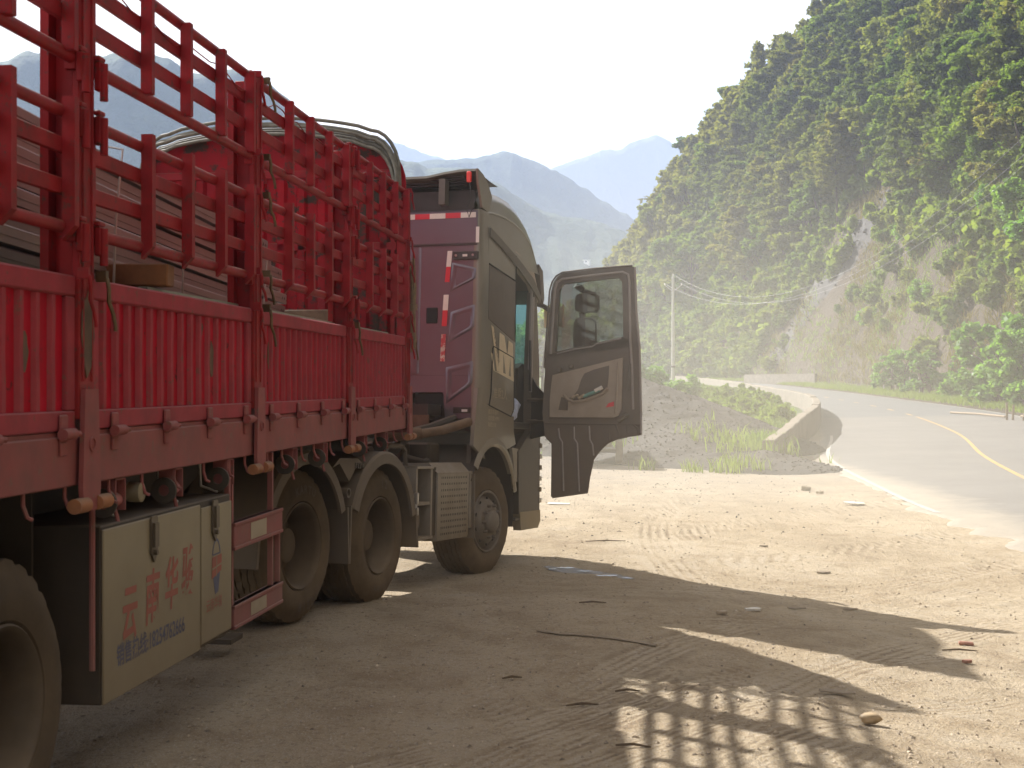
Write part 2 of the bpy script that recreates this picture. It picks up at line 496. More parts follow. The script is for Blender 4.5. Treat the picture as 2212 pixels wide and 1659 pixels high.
m, t, b, out = new_mat('mirror_glass'); b.inputs['Metallic'].default_value = 1; b.inputs['Roughness'].default_value = .06; b.inputs['Base Color'].default_value = (.75, .75, .72, 1); M['mirror'] = m

# foliage: colour differs per plant and per leaf cluster, light shines through the leaves
def leaf_mat(name, cols, trans=.35, rough=.75, nscale=.9, lscale=3.5, spec=.12):
    m, t, b, out = new_mat(name)
    oi = nn(t, 'ShaderNodeObjectInfo')
    P, N = pos_of(t)
    rp = nn(t, 'ShaderNodeValToRGB')
    el = rp.color_ramp.elements
    el[0].position = 0; el[0].color = c4(cols[0]); el[1].position = 1; el[1].color = c4(cols[-1])
    for i, c in enumerate(cols[1:-1]):
        e = el.new((i + 1) / (len(cols) - 1)); e.color = c4(c)
    v = math_(t, 'ADD', math_(t, 'MULTIPLY', oi.outputs['Random'], .68), math_(t, 'MULTIPLY', ramp(t, noise(t, P, lscale, 3, .6), .3, .7), .32))
    t.links.new(v, rp.inputs['Fac'])
    t.links.new(rp.outputs['Color'], b.inputs['Base Color'])
    b.inputs['Roughness'].default_value = rough
    b.inputs['Specular IOR Level'].default_value = spec
    tl = nn(t, 'ShaderNodeBsdfTranslucent')
    br = nn(t, 'ShaderNodeMix'); br.data_type = 'RGBA'; br.blend_type = 'MULTIPLY'; br.inputs['Factor'].default_value = 1
    t.links.new(rp.outputs['Color'], br.inputs['A']); br.inputs['B'].default_value = (1.5, 1.6, .7, 1)
    t.links.new(br.outputs['Result'], tl.inputs['Color'])
    mx = nn(t, 'ShaderNodeMixShader', i_Fac=trans)
    t.links.new(b.outputs[0], mx.inputs[1]); t.links.new(tl.outputs[0], mx.inputs[2])
    t.links.new(mx.outputs[0], out.inputs[0])
    return m
M['pine'] = leaf_mat('pine_needles', [(.058, .082, .026), (.098, .124, .036), (.136, .156, .042), (.178, .172, .050), (.18, .14, .06)], .44)
M['broad'] = leaf_mat('broad_leaves', [(.070, .112, .028), (.115, .165, .036), (.165, .205, .046), (.205, .205, .058), (.20, .155, .065)], .46)
M['shrub'] = leaf_mat('shrub_leaves', [(.085, .135, .040), (.135, .185, .050), (.185, .215, .060), (.225, .205, .075)], .40)
M['shrub_near'] = leaf_mat('roadside_leaves', [(.10, .19, .045), (.14, .25, .055), (.185, .275, .065)], .48, .5, spec=.3)
M['grass'] = leaf_mat('green_grass', [(.10, .165, .045), (.15, .205, .06), (.20, .225, .08)], .40, lscale=1.2)
M['drygrass'] = leaf_mat('dry_grass', [(.17, .125, .055), (.22, .165, .08), (.13, .12, .045)], .25, lscale=.9)

# ground
def ground_mat():
    m, t, b, out = new_mat('tan_dirt')
    P, N = pos_of(t)
    big = noise(t, P, .35, 5, .6)
    mid = noise(t, P, 1.7, 6, .65, dist=.4)
    fine = noise(t, P, 22, 6, .7)
    grit = noise(t, P, 90, 3, .6)
    c = mixc(t, ramp(t, big, .35, .65), (.44, .338, .212), (.55, .445, .302))
    c = mixc(t, ramp(t, mid, .48, .72, 0, .75), c, (.32, .228, .135))
    c = mixc(t, ramp(t, mid, .25, .42, .65, 0), c, (.54, .465, .36))
    c = mixc(t, ramp(t, fine, .52, .68, 0, .75), c, (.20, .145, .09))
    c = mixc(t, ramp(t, grit, .56, .64, 0, .8), c, (.60, .53, .43))
    grit2 = noise(t, P, 47, 5, .75)
    c = mixc(t, ramp(t, grit2, .58, .67, 0, .7), c, (.22, .16, .10))
    at = nn(t, 'ShaderNodeAttribute', attribute_name='track')
    c = mixc(t, ramp(t, at.outputs['Fac'], .5, .9, 0, .7), c, (.59, .505, .385))
    c = mixc(t, ramp(t, at.outputs['Fac'], .5, .12, 0, .8), c, (.20, .142, .085))
    # greyer and finer towards the gravel yard
    sp = nn(t, 'ShaderNodeSeparateXYZ'); t.links.new(P, sp.inputs[0])
    gy = math_(t, 'MULTIPLY', ramp(t, sp.outputs['Y'], 19, 33), ramp(t, mid, .3, .6, .5, 1))
    c = mixc(t, gy, c, (.34, .30, .255))
    far = ramp(t, sp.outputs['Y'], 42, 62)
    c = mixc(t, far, c, (.10, .13, .05))
    t.links.new(c, b.inputs['Base Color'])
    b.inputs['Roughness'].default_value = .95
    b.inputs['Specular IOR Level'].default_value = .2
    tr = noise(t, P, 7, 5, .65, stretch=(1.6, .5, 1), dist=.8)
    h = math_(t, 'ADD', math_(t, 'ADD', math_(t, 'MULTIPLY', fine, .7), math_(t, 'MULTIPLY', math_(t, 'ADD', grit, grit2), .4)), math_(t, 'MULTIPLY', tr, .7))
    bump(t, b, h, 1.0, .05)
    return m
M['ground'] = ground_mat()

def road_mat():
    m, t, b, out = new_mat('dusty_asphalt')
    P, N = pos_of(t)
    sp = nn(t, 'ShaderNodeSeparateXYZ'); t.links.new(P, sp.inputs[0])
    n1 = noise(t, P, .5, 5, .6); n2 = noise(t, P, 60, 4, .7)
    old = mixc(t, ramp(t, n1, .3, .7), (.135, .124, .112), (.175, .160, .143))
    new = mixc(t, ramp(t, n1, .3, .7), (.10, .10, .10), (.122, .121, .119))
    edge = ramp(t, math_(t, 'ADD', sp.outputs['Y'], math_(t, 'MULTIPLY', sp.outputs['X'], -.25)), 57.0, 57.6)
    c = mixc(t, edge, old, new)
    c = mixc(t, ramp(t, n2, .5, .75, 0, .35), c, (.22, .205, .185))
    at = nn(t, 'ShaderNodeAttribute', attribute_name='dirt')
    dn = noise(t, P, 1.6, 7, .72, dist=.4)
    df = ramp(t, math_(t, 'ADD', at.outputs['Fac'], math_(t, 'SUBTRACT', dn, .5)), .25, .75)
    c = mixc(t, df, c, (.31, .265, .205))
    cr = noise(t, P, .9, 9, .8, dist=1.5)
    c = mixc(t, ramp(t, math_(t, 'ABSOLUTE', math_(t, 'SUBTRACT', cr, .5)), .006, .0, 0, .6), c, (.05, .045, .04))
    t.links.new(c, b.inputs['Base Color'])
    b.inputs['Roughness'].default_value = .85
    bump(t, b, n2, .3, .01)
    return m
M['road'] = road_mat()
def flat_mat(name, col, rough=.8, var=.15, scale=8, hole=0.0):
    return surface(name, col, rough, var=var, scale=scale, wear=hole, wearcol=(.22, .2, .17))
M['line_white'] = flat_mat('worn_white_road_paint', (.40, .38, .34), hole=.44)
M['line_yellow'] = flat_mat('worn_yellow_road_paint', (.44, .29, .09), hole=.42)

def slope_mat():
    m, t, b, out = new_mat('brown_hillside_soil')
    P, N = pos_of(t)
    n1 = noise(t, P, .12, 6, .65); n2 = noise(t, P, .7, 6, .7, dist=.5); n3 = noise(t, P, 3, 5, .7, stretch=(1, 1, .4))
    c = mixc(t, ramp(t, n1, .35, .65), (.052, .037, .020), (.080, .055, .031))
    c = mixc(t, ramp(t, n2, .45, .7, 0, .9), c, (.078, .052, .034))
    c = mixc(t, ramp(t, n2, .3, .42, .8, 0), c, (.060, .075, .022))
    c = mixc(t, ramp(t, n3, .55, .7, 0, .7), c, (.07, .052, .034))
    t.links.new(c, b.inputs['Base Color']); b.inputs['Roughness'].default_value = .95
    bump(t, b, math_(t, 'ADD', n2, math_(t, 'MULTIPLY', n3, .6)), .9, .6)
    return m
M['slope'] = slope_mat()
def mountain_mat(name, a, c2):
    m, t, b, out = new_mat(name)
    P, N = pos_of(t)
    n1 = noise(t, P, .012, 7, .68); n2 = noise(t, P, .09, 5, .7)
    c = mixc(t, ramp(t, n1, .35, .65), a, c2)
    c = mixc(t, ramp(t, n2, .5, .75, 0, .5), c, tuple(x * 1.7 for x in c2))
    t.links.new(c, b.inputs['Base Color']); b.inputs['Roughness'].default_value = 1
    b.inputs['Specular IOR Level'].default_value = .1
    bump(t, b, n2, 1.0, 4.0)
    return m
M['mount'] = mountain_mat('wooded_mountain', (.035, .055, .028), (.07, .085, .045))
M['gravel'] = surface('grey_gravel', (.062, .056, .052), .95, var=.35, scale=14, bumpy=.8, wear=.3, wearcol=(.12, .11, .10), spec=.2)
M['scree'] = surface('grey_scree', (.042, .037, .034), .9, var=.5, scale=2, bumpy=.8, wear=.30, wearcol=(.075, .068, .063))
m, t, b, out = new_mat('puddle_water'); b.inputs['Base Color'].default_value = (.03, .025, .02, 1); b.inputs['Roughness'].default_value = .04
P, N = pos_of(t); bump(t, b, noise(t, P, 30, 3), .05, .01); M['water'] = m
M['mud'] = surface('wet_mud', (.075, .055, .036), .55, var=.4, scale=9, bumpy=.5, spec=.5)
# ------------------------------------------------------------------ the setting
def smooth01(x, a, b):
    s = np.clip((np.asarray(x, float) - a) / (b - a), 0, 1)
    return s * s * (3 - 2 * s)

def catmull(P, n):
    P = np.asarray(P, float)
    out = []
    for i in range(len(P) - 1):
        p0 = P[max(i - 1, 0)]; p1 = P[i]; p2 = P[i + 1]; p3 = P[min(i + 2, len(P) - 1)]
        for k in range(n):
            u = k / n
            out.append(.5 * ((2 * p1) + (p2 - p0) * u + (2 * p0 - 5 * p1 + 4 * p2 - p3) * u * u + (3 * p1 - p0 - 3 * p2 + p3) * u ** 3))
    out.append(P[-1])
    return np.array(out)

ROAD_L = catmull([(4, -10), (5, 5), (6.0, 15), (6.25, 20), (6.7, 25), (8.05, 35.4), (10.8, 47), (14.5, 66), (17.4, 86), (19.7, 115), (22, 150), (22.5, 175), (19, 205), (10, 232), (-4, 252)], 10)
ROAD_R = catmull([(10.9, -10), (11.6, 5), (12.3, 15), (12.8, 20), (13.6, 25), (17.6, 36), (21.6, 50), (24.8, 68), (26.9, 92), (29, 120), (30.5, 150), (31, 178), (27, 211), (15, 240), (0, 262)], 10)

def ground_z(x, y):
    """large shape of the yard: level by the trailer, dips under the cab, climbs slowly with the road"""
    x = np.asarray(x, float); y = np.asarray(y, float)
    z = -.2 * smooth01(y, 9.6, 14.2)
    z = z - .25 * smooth01(x, .6, 3.8) * (1 - .8 * smooth01(y, 10, 17)) + .10 * (1 - smooth01(y, 6.2, 8.2)) * smooth01(x, .4, 1.6)
    yy = np.maximum(0, y - 33)
    z = z + .0155 * yy * smooth01(y, 30, 42)
    d = np.maximum(0, -x - 14)
    z = z - 28 * (1 - np.exp(-d / 120)) * smooth01(y, 25, 60)
    far = np.maximum(0, y - 262)
    z = z - .09 * np.minimum(far, 300)
    return z

TRACKS = []
def add_track(p0, p1, bend, width, depth, ribs):
    p0 = np.array(p0, float); p1 = np.array(p1, float)
    TRACKS.append((p0, p1, bend, width, depth, ribs))
for tr in [((-1.6, 2.6), (4.2, 10.5), .9, .30, .020, 3), ((-.9, 2.4), (5.2, 10.0), .8, .30, .017, 3), ((-2.4, 4.6), (1.2, 8.4), -.3, .32, .020, 4), ((-2.0, 4.0), (2.1, 8.6), -.4, .30, .016, 4),
           ((3.2, 2.5), (-.3, 8.0), .5, .30, .022, 4), ((4.0, 2.8), (.6, 8.8), .5, .30, .016, 4), ((-.2, 6.2), (5.8, 14.6), .7, .34, .018, 3), ((.8, 6.0), (6.6, 13.4), .7, .34, .015, 3),
           ((-.4, 9.5), (6.8, 15.5), -1.1, .34, .018, 3), ((.2, 12.0), (7.5, 17.5), -.8, .4, .02, 2), ((0.2, 14.0), (8, 21), -1.0, .4, .022, 2), ((1.0, 2.6), (1.6, 9.0), .4, .28, .012, 4), ((1.5, 15.5), (8.5, 23.5), 1.2, .45, .02, 2), ((2.0, 11.0), (3.3, 24.0), .8, .45, .02, 2)]:
    add_track(*tr)

def relief(x, y):
    """small relief of the dirt: lumps, old tyre tracks, grit"""
    z = .018 * (fbm(x * .7, y * .7, 3, 5) - .5) + .009 * (fbm(x * 2.7, y * 2.7, 3, 9) - .5) + .009 * (fbm(x * 9, y * 9, 3, 3) - .5)
    lump = fbm(x * 4.2, y * 4.2, 2, 21)
    z = z + .014 * np.clip((lump - .68) / .2, 0, 1)
    for (p0, p1, bend, width, depth, ribs) in TRACKS:
        d = p1 - p0; L = np.hypot(*d); d = d / L; n = np.array([-d[1], d[0]])
        u = ((x - p0[0]) * d[0] + (y - p0[1]) * d[1]) / L
        v = (x - p0[0]) * n[0] + (y - p0[1]) * n[1] - bend * 4 * u * (1 - u)
        on = (u > 0) & (u < 1)
        fade = np.clip(np.minimum(u, 1 - u) * 6, 0, 1) * np.clip((fbm(x * .8, y * .8, 2, 31) - .35) * 4, 0, 1)
        a = np.abs(v) / (width * .5)
        prof = np.where(a < 1, -(.35 + .65 * (np.cos(v / width * 2 * pi * ribs) * .5 + .5)) * (1 - a ** 6), 0) + np.where((a >= 1) & (a < 1.7), .8 * np.sin((a - 1) / .7 * pi), 0)
        z = z + np.where(on, prof * depth * .40 * fade, 0)
    return z

def track_tone(x, y):
    """paler packed dust in the tyre ribs, darker soil in the gaps and beside the tracks (0..1, .5 is plain dirt)"""
    t = .5 + .30 * (fbm(x * 1.3 + .6 * y, y * .35 - .2 * x, 3, 61) - .5) + .5 * (fbm(x * 6, y * 6, 3, 63) - .5) * fbm(x * .6, y * .6, 2, 65)
    for i, (p0, p1, bend, width, depth, ribs) in enumerate(TRACKS):
        d = p1 - p0; L = np.hypot(*d); d = d / L; n = np.array([-d[1], d[0]])
        u = ((x - p0[0]) * d[0] + (y - p0[1]) * d[1]) / L
        v = (x - p0[0]) * n[0] + (y - p0[1]) * n[1] - bend * 4 * u * (1 - u)
        on = (u > 0) & (u < 1)
        fade = np.clip(np.minimum(u, 1 - u) * 5, 0, 1) * np.clip((fbm(x * 1.1, y * 1.1, 3, 31 + i) - .38) * 5, 0, 1)
        a = np.abs(v) / (width * .5)
        tread = np.sin(u * L * 2 * pi / .06 + 2.5 * np.sin(v / width * 2 * pi)) * .07
        w = np.where(a < 1, .24 * np.cos(v / width * 2 * pi * (ribs + 2)) + tread, np.where(a < 1.5, .16 * (1.5 - a) * 2 * (1 if i % 2 else -1), 0))
        t = t + np.where(on, w * fade, 0)
    return np.clip(t, 0, 1)

def in_road(x, y):
    """signed depth inside the road (positive inside)"""
    yl = ROAD_L[:, 1]; ok = yl < 176
    L = np.interp(y, ROAD_L[ok, 1], ROAD_L[ok, 0]); R = np.interp(y, ROAD_R[:, 1][ROAD_R[:, 1] < 179], ROAD_R[:, 0][ROAD_R[:, 1] < 179])
    return np.minimum(x - L, R - x)

def axis_lines(a, b, step, lo, hi, g=1.09):
    core = list(np.arange(a, b, step))
    s = step; p = core[-1]
    while p < hi:
        s *= g; p += s; core.append(p)
    s = step; p = a; pre = []
    while p > lo:
        s *= g; p -= s; pre.append(p)
    return np.array(pre[::-1] + core)

xs = axis_lines(-2.6, 6.2, .034, -2100, 2100, 1.10)
ys = axis_lines(2.6, 13.5, .034, -60, 2250, 1.055)
GX, GY = np.meshgrid(xs, ys, indexing='xy')
GZ = ground_z(GX, GY)
near = (GX > -9) & (GX < 14) & (GY > -2) & (GY < 45)
rz = np.zeros_like(GZ); rz[near] = relief(GX[near], GY[near])
GZ = GZ + rz
ir = in_road(GX, GY)
GZ = np.where((GY > 12) & (GY < 262) & (ir > .3), GZ - .25 * np.clip((ir - .3) / .7, 0, 1) - .02, GZ)
nR, nC = GX.shape
idx = np.arange(nR * nC).reshape(nR, nC)
Q = np.stack([idx[:-1, :-1], idx[:-1, 1:], idx[1:, 1:], idx[1:, :-1]], -1).reshape(-1, 4)
_gm = mesh_np('ground', np.stack([GX, GY, GZ], -1).reshape(-1, 3), Q, M['ground'])
TK = np.full(GX.shape, .5, np.float32); TK[near] = track_tone(GX[near], GY[near])
_gm.attributes.new('track', 'FLOAT', 'POINT').data.foreach_set('value', TK.ravel())
g = inst('ground', _gm)
tag(g, 'tan dirt yard with tyre tracks in front of the truck', kind='structure')

def ground_at(x, y):
    return float(ground_z(x, y)) + float(relief(np.array([x]), np.array([y]))[0])

# road surface with ragged dirt edge, and its painted lines
rl = catmull(ROAD_L[::10], 40); rr = catmull(ROAD_R[::10], 40)
nW = 16
RV = []; RD = []
for i in range(len(rl)):
    jag = .9 * (fbm(np.array([i * .18]), np.array([3.3]), 3, 4)[0] - .5) if rl[i][1] < 30 else 0.0
    for k in range(nW + 1):
        u = (k / nW) ** 1.5
        p = (rl[i] + np.array([jag * (1 - u), 0])) * (1 - u) + rr[i] * u
        crown = .05 * sin(pi * u)
        sink = -.045 if (k == 0 and rl[i][1] < 36) else 0.0
        RV.append((p[0], p[1], float(ground_z(p[0], p[1])) + .012 + crown + sink))
        into = u * np.hypot(*(rr[i] - rl[i]))
        near_f = 1 - float(smooth01(rl[i][1], 22, 44))
        RD.append(max(0.0, 1.05 - into / (.35 + 1.3 * near_f)) * (.45 + .55 * near_f) + .06 * near_f)
RQ = [(i * (nW + 1) + k, i * (nW + 1) + k + 1, (i + 1) * (nW + 1) + k + 1, (i + 1) * (nW + 1) + k) for i in range(len(rl) - 1) for k in range(nW)]
_rm = mesh_np('road', RV, RQ, M['road'])
_rm.attributes.new('dirt', 'FLOAT', 'POINT').data.foreach_set('value', np.array(RD, np.float32))
o = inst('road', _rm)
tag(o, 'dusty asphalt road curving away along the hillside', kind='structure')

def lane_strip(name, u0, y0, y1, width, mat, label, dash=None, shift=None):
    V = []; Q = []
    n = len(rl); acc = 0; prev = None; on = True
    fine_l = catmull(ROAD_L[::10], 80); fine_r = catmull(ROAD_R[::10], 80)
    for i in range(len(fine_l)):
        u = u0 if not callable(u0) else u0(i / (len(fine_l) - 1))
        d = fine_r[i] - fine_l[i]; w = np.hypot(*d)
        c = fine_l[i] + d * u
        if c[1] < y0 or c[1] > y1:
            prev = None; continue
        if prev is not None: acc += np.hypot(*(c - prev))
        if dash: on = (acc % dash[1]) < dash[0]
        hw = width / 2 / w
        if on:
            a = fine_l[i] + d * (u - hw); b = fine_l[i] + d * (u + hw)
            za = float(ground_z(*a)) + .012 + .05 * sin(pi * min(1, max(0, u - hw))) + .006
            zb = float(ground_z(*b)) + .012 + .05 * sin(pi * min(1, max(0, u + hw))) + .006
            V += [(a[0], a[1], za), (b[0], b[1], zb)]
            if prev is not None and len(V) >= 4 and was:
                k = len(V); Q.append((k - 4, k - 3, k - 1, k - 2))
        was = on; prev = c
    o = inst(name, mesh_np(name, V, Q, mat))
    tag(o, label, kind='structure')
lane_strip('edge_line', lambda s: .035, 20.5, 46, .11, M['line_white'], 'white painted edge line bending beside the concrete parapet')
lane_strip('edge_line', .96, 30, 120, .14, M['line_white'], 'thin white edge line along the hillside shoulder')
lane_strip('center_line', lambda s: .47, 12, 61, .12, M['line_yellow'], 'solid yellow centre line on the near road')
lane_strip('center_line', lambda s: .47, 62.5, 120, .16, M['line_yellow'], 'dashed pale centre line on the darker far asphalt', dash=(2.2, 6.5))

# hillside beyond the road
HB = np.array([(10, -130), (12, -70), (14.5, -18), (17, 20), (23.5, 42), (27.5, 60), (31, 80), (33, 105), (36, 140), (35, 175), (31, 205), (24, 228), (15, 248), (6, 264), (-8, 282)], float)  # first three stations lie unseen behind the camera, added to block sky light
HC = np.array([(70, -140, 80), (74, -70, 84), (76, -15, 80), (75, 35, 75), (85, 70, 80), (90, 105, 85), (92, 140, 88), (90, 180, 86), (85, 225, 84), (65, 245, 70), (45, 255, 53), (33, 262, 39), (24, 270, 22), (14, 282, 9), (0, 300, 5)], float)
def hill_pos(t, s, bumpy=True):
    t = np.asarray(t, float); s = np.asarray(s, float)
    k = np.arange(len(HB)) - 3
    bx = np.interp(t, k, HB[:, 0]); by = np.interp(t, k, HB[:, 1])
    cx = np.interp(t, k, HC[:, 0]); cy = np.interp(t, k, HC[:, 1]); cz = np.interp(t, k, HC[:, 2])
    bz = ground_z(bx, by) + .1
    ss = np.clip(s, 0, 1)
    gq = 1 - (1 - ss) ** 1.35
    x = bx + (cx - bx) * s; y = by + (cy - by) * s
    z = bz + (cz - bz) * gq - np.maximum(0, s - 1) * 90
    if bumpy:
        amp = np.clip(s * 12, 0, 1)
        z = z + amp * (3.2 * (fbm(t * 2.1, s * 5, 3, 41) - .5) + 1.6 * (fbm(t * 9, s * 16, 3, 43) - .5) + .6 * (fbm(t * 28, s * 50, 2, 47) - .5))
        y = y + amp * 2.4 * (fbm(t * 6, s * 9, 3, 49) - .5)
        # steep cut bank at the foot
        z = z + 1.3 * smooth01(s, .0, .02) * smooth01(t, 2.2, 3.0) * (1 - smooth01(t, 5.4, 6.2))
    return x, y, z
ht = np.concatenate([np.linspace(-3, 0, 30)[:-1], np.linspace(0, 11, 260)]); hs = np.concatenate([np.linspace(0, .25, 50), np.linspace(.26, 1.25, 50)])
HT, HS = np.meshgrid(ht, hs, indexing='ij')
hx, hy, hz = hill_pos(HT, HS)
hz[:, 0] -= .6
ids = np.arange(HT.size).reshape(HT.shape)
Q = np.stack([ids[:-1, :-1], ids[1:, :-1], ids[1:, 1:], ids[:-1, 1:]], -1).reshape(-1, 4)
o = inst('hillside', mesh_np('hillside', np.stack([hx, hy, hz], -1).reshape(-1, 3), Q, M['slope']))
tag(o, 'steep wooded hillside with a bare brown bank beside the road', kind='structure')

# far mountains: ridge profiles, each with its own distance and depth
def mountain(name, pts, dist, depth, label, seed, rough=6.0, base=-40):
    pts = np.array(pts, float)
    n = 260
    xs_ = np.linspace(pts[0, 0], pts[-1, 0], n)
    top = np.interp(xs_, pts[:, 0], pts[:, 1])
    k = np.ones(7) / 7; top = np.convolve(np.pad(top, 3, mode='edge'), k, 'valid')
    rows = 46; V = []
    for r in range(rows):
        q = r / (rows - 1)              # 0 front foot .. .62 ridge .. 1 behind
        if q <= .62:
            a = q / .62; h = a ** 1.15; yoff = -depth * (1 - a)
        else:
            a = (q - .62) / .38; h = 1 - a * .8; yoff = depth * .8 * a
        spur = (fbm(xs_ / 95.0, np.full(n, q * 2.2), 4, seed) - .5)
        fine = (fbm(xs_ / 9.0, np.full(n, q * 30), 3, seed + 5) - .5)
        gully = 4 * h * (1 - h) + .06
        z = base + (top - base) * h + spur * 120 * gully * (dist / 1400) ** .5 + fine * rough
        y = dist + yoff + spur * 90
        V.append(np.stack([xs_, y, z], -1))
    V = np.array(V)
    ids = np.arange(rows * n).reshape(rows, n)
    Q = np.stack([ids[:-1, :-1], ids[:-1, 1:], ids[1:, 1:], ids[1:, :-1]], -1).reshape(-1, 4)
    o = inst(name, mesh_np(name, V.reshape(-1, 3), Q, M['mount']))
    tag(o, label, kind='structure')
    return o
def ridge(pix, dist):
    """ridge heights measured as bearing and elevation from the viewpoint, turned into metres at the ridge's distance"""
    return [((px - 1106) / 2900 * dist, CAM_H + (829.5 - py) / 2900 * dist) for px, py in pix]
mountain('mountain', ridge([(-900, 330), (-500, 250), (-250, 210), (-100, 170), (0, 132), (60, 104), (110, 118), (180, 128), (240, 116), (310, 108), (370, 128), (420, 158), (480, 152), (530, 150), (600, 188), (650, 232), (700, 300), (760, 400), (830, 520), (900, 640)], 750), 750, 260, 'blue wooded mountain behind the red trailer', 61)
mountain('mountain', ridge([(600, 380), (760, 335), (870, 340), (923, 354), (1009, 360), (1047, 378), (1114, 417), (1182, 455), (1258, 470), (1330, 486), (1390, 520), (1500, 600), (1620, 700), (1750, 800)], 850), 850, 330, 'hazy wooded ridge just above the truck cab', 67)
mountain('mountain', ridge([(700, 380), (860, 356), (922, 345), (970, 339), (1033, 337), (1062, 326), (1090, 320), (1129, 331), (1191, 360), (1258, 398), (1330, 446), (1400, 490), (1500, 560), (1640, 660)], 1250), 1250, 300, 'pale rounded mountain behind the hazy ridge', 71)
mountain('mountain', ridge([(420, 330), (560, 290), (700, 282), (826, 297), (874, 311), (922, 330), (1000, 352), (1100, 380), (1300, 440)], 2250), 2250, 300, 'faintest far ridge above the front of the trailer', 73)
mountain('mountain', ridge([(1080, 400), (1150, 378), (1210, 354), (1260, 336), (1306, 318), (1335, 322), (1364, 304), (1392, 297), (1417, 284), (1446, 303), (1500, 340), (1600, 420), (1800, 520)], 2300), 2300, 300, 'faint far peak right of the pale rounded mountain', 79)

# the air
hz_ = MB().box(-2400, 2400, -420, 2600, -75, 470)
m = bpy.data.materials.new('pale_haze'); m.use_nodes = True; t = m.node_tree; t.nodes.clear()
out = t.nodes.new('ShaderNodeOutputMaterial'); pv = t.nodes.new('ShaderNodeVolumePrincipled')
pv.inputs['Color'].default_value = (.58, .70, 1.0, 1)
pv.inputs['Density'].default_value = .00038
pv.inputs['Anisotropy'].default_value = .1
t.links.new(pv.outputs[0], out.inputs['Volume'])
HAZE = hz_.build('haze', m, smooth=False)
tag(HAZE, 'pale valley haze', kind='stuff')
HAZE.display_type = 'WIRE'
# ------------------------------------------------------------------ red stake-bed semi-trailer (local: x right, y forward, z up)
TH = math.atan((1430 - 1106) / 2900.0)
TRAILER = empty('semi_trailer', (-2.3 / cos(TH), 0, 0), -TH)
tag(TRAILER, 'long red stake-sided semi-trailer loaded with steel channels, standing on the dirt', 'trailer')
POSTS = [0.83, 3.12, 5.41, 7.70, 9.99, 12.28]
BAY = 2.29
W = 2.5

# wheels shared by trailer and tractor
def tyre_mesh(name, seed=0):
    prof = [(-.165, .305), (-.20, .33), (-.215, .40), (-.20, .475), (-.165, .525)]
    tread = [(-.15, .552), (-.105, .56), (-.10, .548), (-.055, .56), (-.05, .548), (-.045, .56), (0, .562), (.005, .548), (.01, .562), (.05, .56), (.055, .548), (.06, .56), (.105, .56), (.11, .55), (.15, .552)]
    prof2 = prof + tread + [(-a, b) for a, b in prof[::-1]]
    # shift so that the outer face lies at x = 0
    n = 120; mb = MB()
    vs = []; m_ = len(prof2)
    for i, (x, r) in enumerate(prof2):
        for k in range(n):
            rr = r; th = 2 * pi * k / n
            if i in range(5, 5 + len(tread)):
                g = (k + (2 if x > 0 else 0) + int(abs(x) * 22)) % 4
                if g == 0: rr -= .014
            if i in (3, 4, m_ - 5, m_ - 4) and k % 4 == 0: rr -= .004
            vs.append((x - .215, rr * cos(th), rr * sin(th)))
    fs = [(i * n + k, i * n + (k + 1) % n, (i + 1) * n + (k + 1) % n, (i + 1) * n + k) for i in range(m_ - 1) for k in range(n)]
    mb.add(vs, fs)
    return mb.mesh(name, M['rubber'], angle=30)
TYRE = tyre_mesh('tyre')
def rim_dish():
    mb = MB()
    mb.lathe([(-.02, .318), (-.012, .31), (-.02, .298), (-.05, .288), (-.12, .272), (-.20, .268), (-.235, .255), (-.24, .20), (-.235, .14), (-.20, .135), (-.13, .125), (-.12, .10), (-.12, .0)], n=48)
    for k in range(10):
        a = 2 * pi * k / 10
        mb.lathe([(-.24, .017), (-.205, .017), (-.205, 0)], (0, .175 * cos(a), .175 * sin(a)), n=6)
    mb.lathe([(-.05, .315), (-.43, .315)], n=32)
    return mb.mesh('rim', M['rim'])
RIM_DISH = rim_dish()
def rim_front():
    mb = MB()
    mb.lathe([(-.02, .318), (-.008, .312), (-.015, .295), (-.05, .285), (-.075, .275), (-.05, .25), (-.01, .215), (.015, .19), (.02, .15), (.02, .125), (.055, .115), (.075, .095), (.085, .05), (.085, 0)], n=48)
    mb.lathe([(-.05, .315), (-.3, .315)], n=32)
    for k in range(10):
        a = 2 * pi * k / 10
        mb.lathe([(.015, .018), (.05, .018), (.06, .012), (.06, 0)], (0, .165 * cos(a), .165 * sin(a)), n=6)
    return mb.mesh('rim', M['rim_light'])
RIM_FRONT = rim_front()
def front_holes():
    mb = MB()
    for k in range(10):
        a = 2 * pi * (k + .5) / 10
        mb.lathe([(-.024, .021), (-.024, 0)], (0, .232 * cos(a), .232 * sin(a)), n=10)
    return mb.mesh('hand_hole', M['hole'], smooth=False)
HOLES_FRONT = front_holes()
def tyre_text(body, size, r, centre_deg, up=True):
    """raised letters round the sidewall; angle 90 = top; seen from the right side, forward is on the right"""
    mb = MB()
    tot = len(body); step = size * .78 / r
    for i, ch in enumerate(body):
        vs, fs = text_shape(ch, size, bold=.002)
        if not vs: continue
        w_ = max(v[0] for v in vs)
        off = (i - (tot - 1) / 2) * step
        a = radians(centre_deg) - off if up else radians(centre_deg) + off
        pts = []
        for (x, y, z) in vs:
            px_ = (x - w_ / 2); py_ = (y - size * .36)
            rr = r + (py_ if up else -py_)
            aa = a - (px_ / r if up else -px_ / r)
            k = (rr - .33) / .19
            xx = -.0 - .018 * (abs(k - .35) ** 1.5) * 1.2 + .004
            pts.append((xx, rr * cos(aa), rr * sin(aa)))
        mb.add(pts, fs)
    return mb.mesh('lettering', M['tyreink'], smooth=False)
TXT_KARTU = tyre_text('KARTU', .085, .415, 88)
TXT_BISON = tyre_text('BI500', .085, .44, 283, up=False)
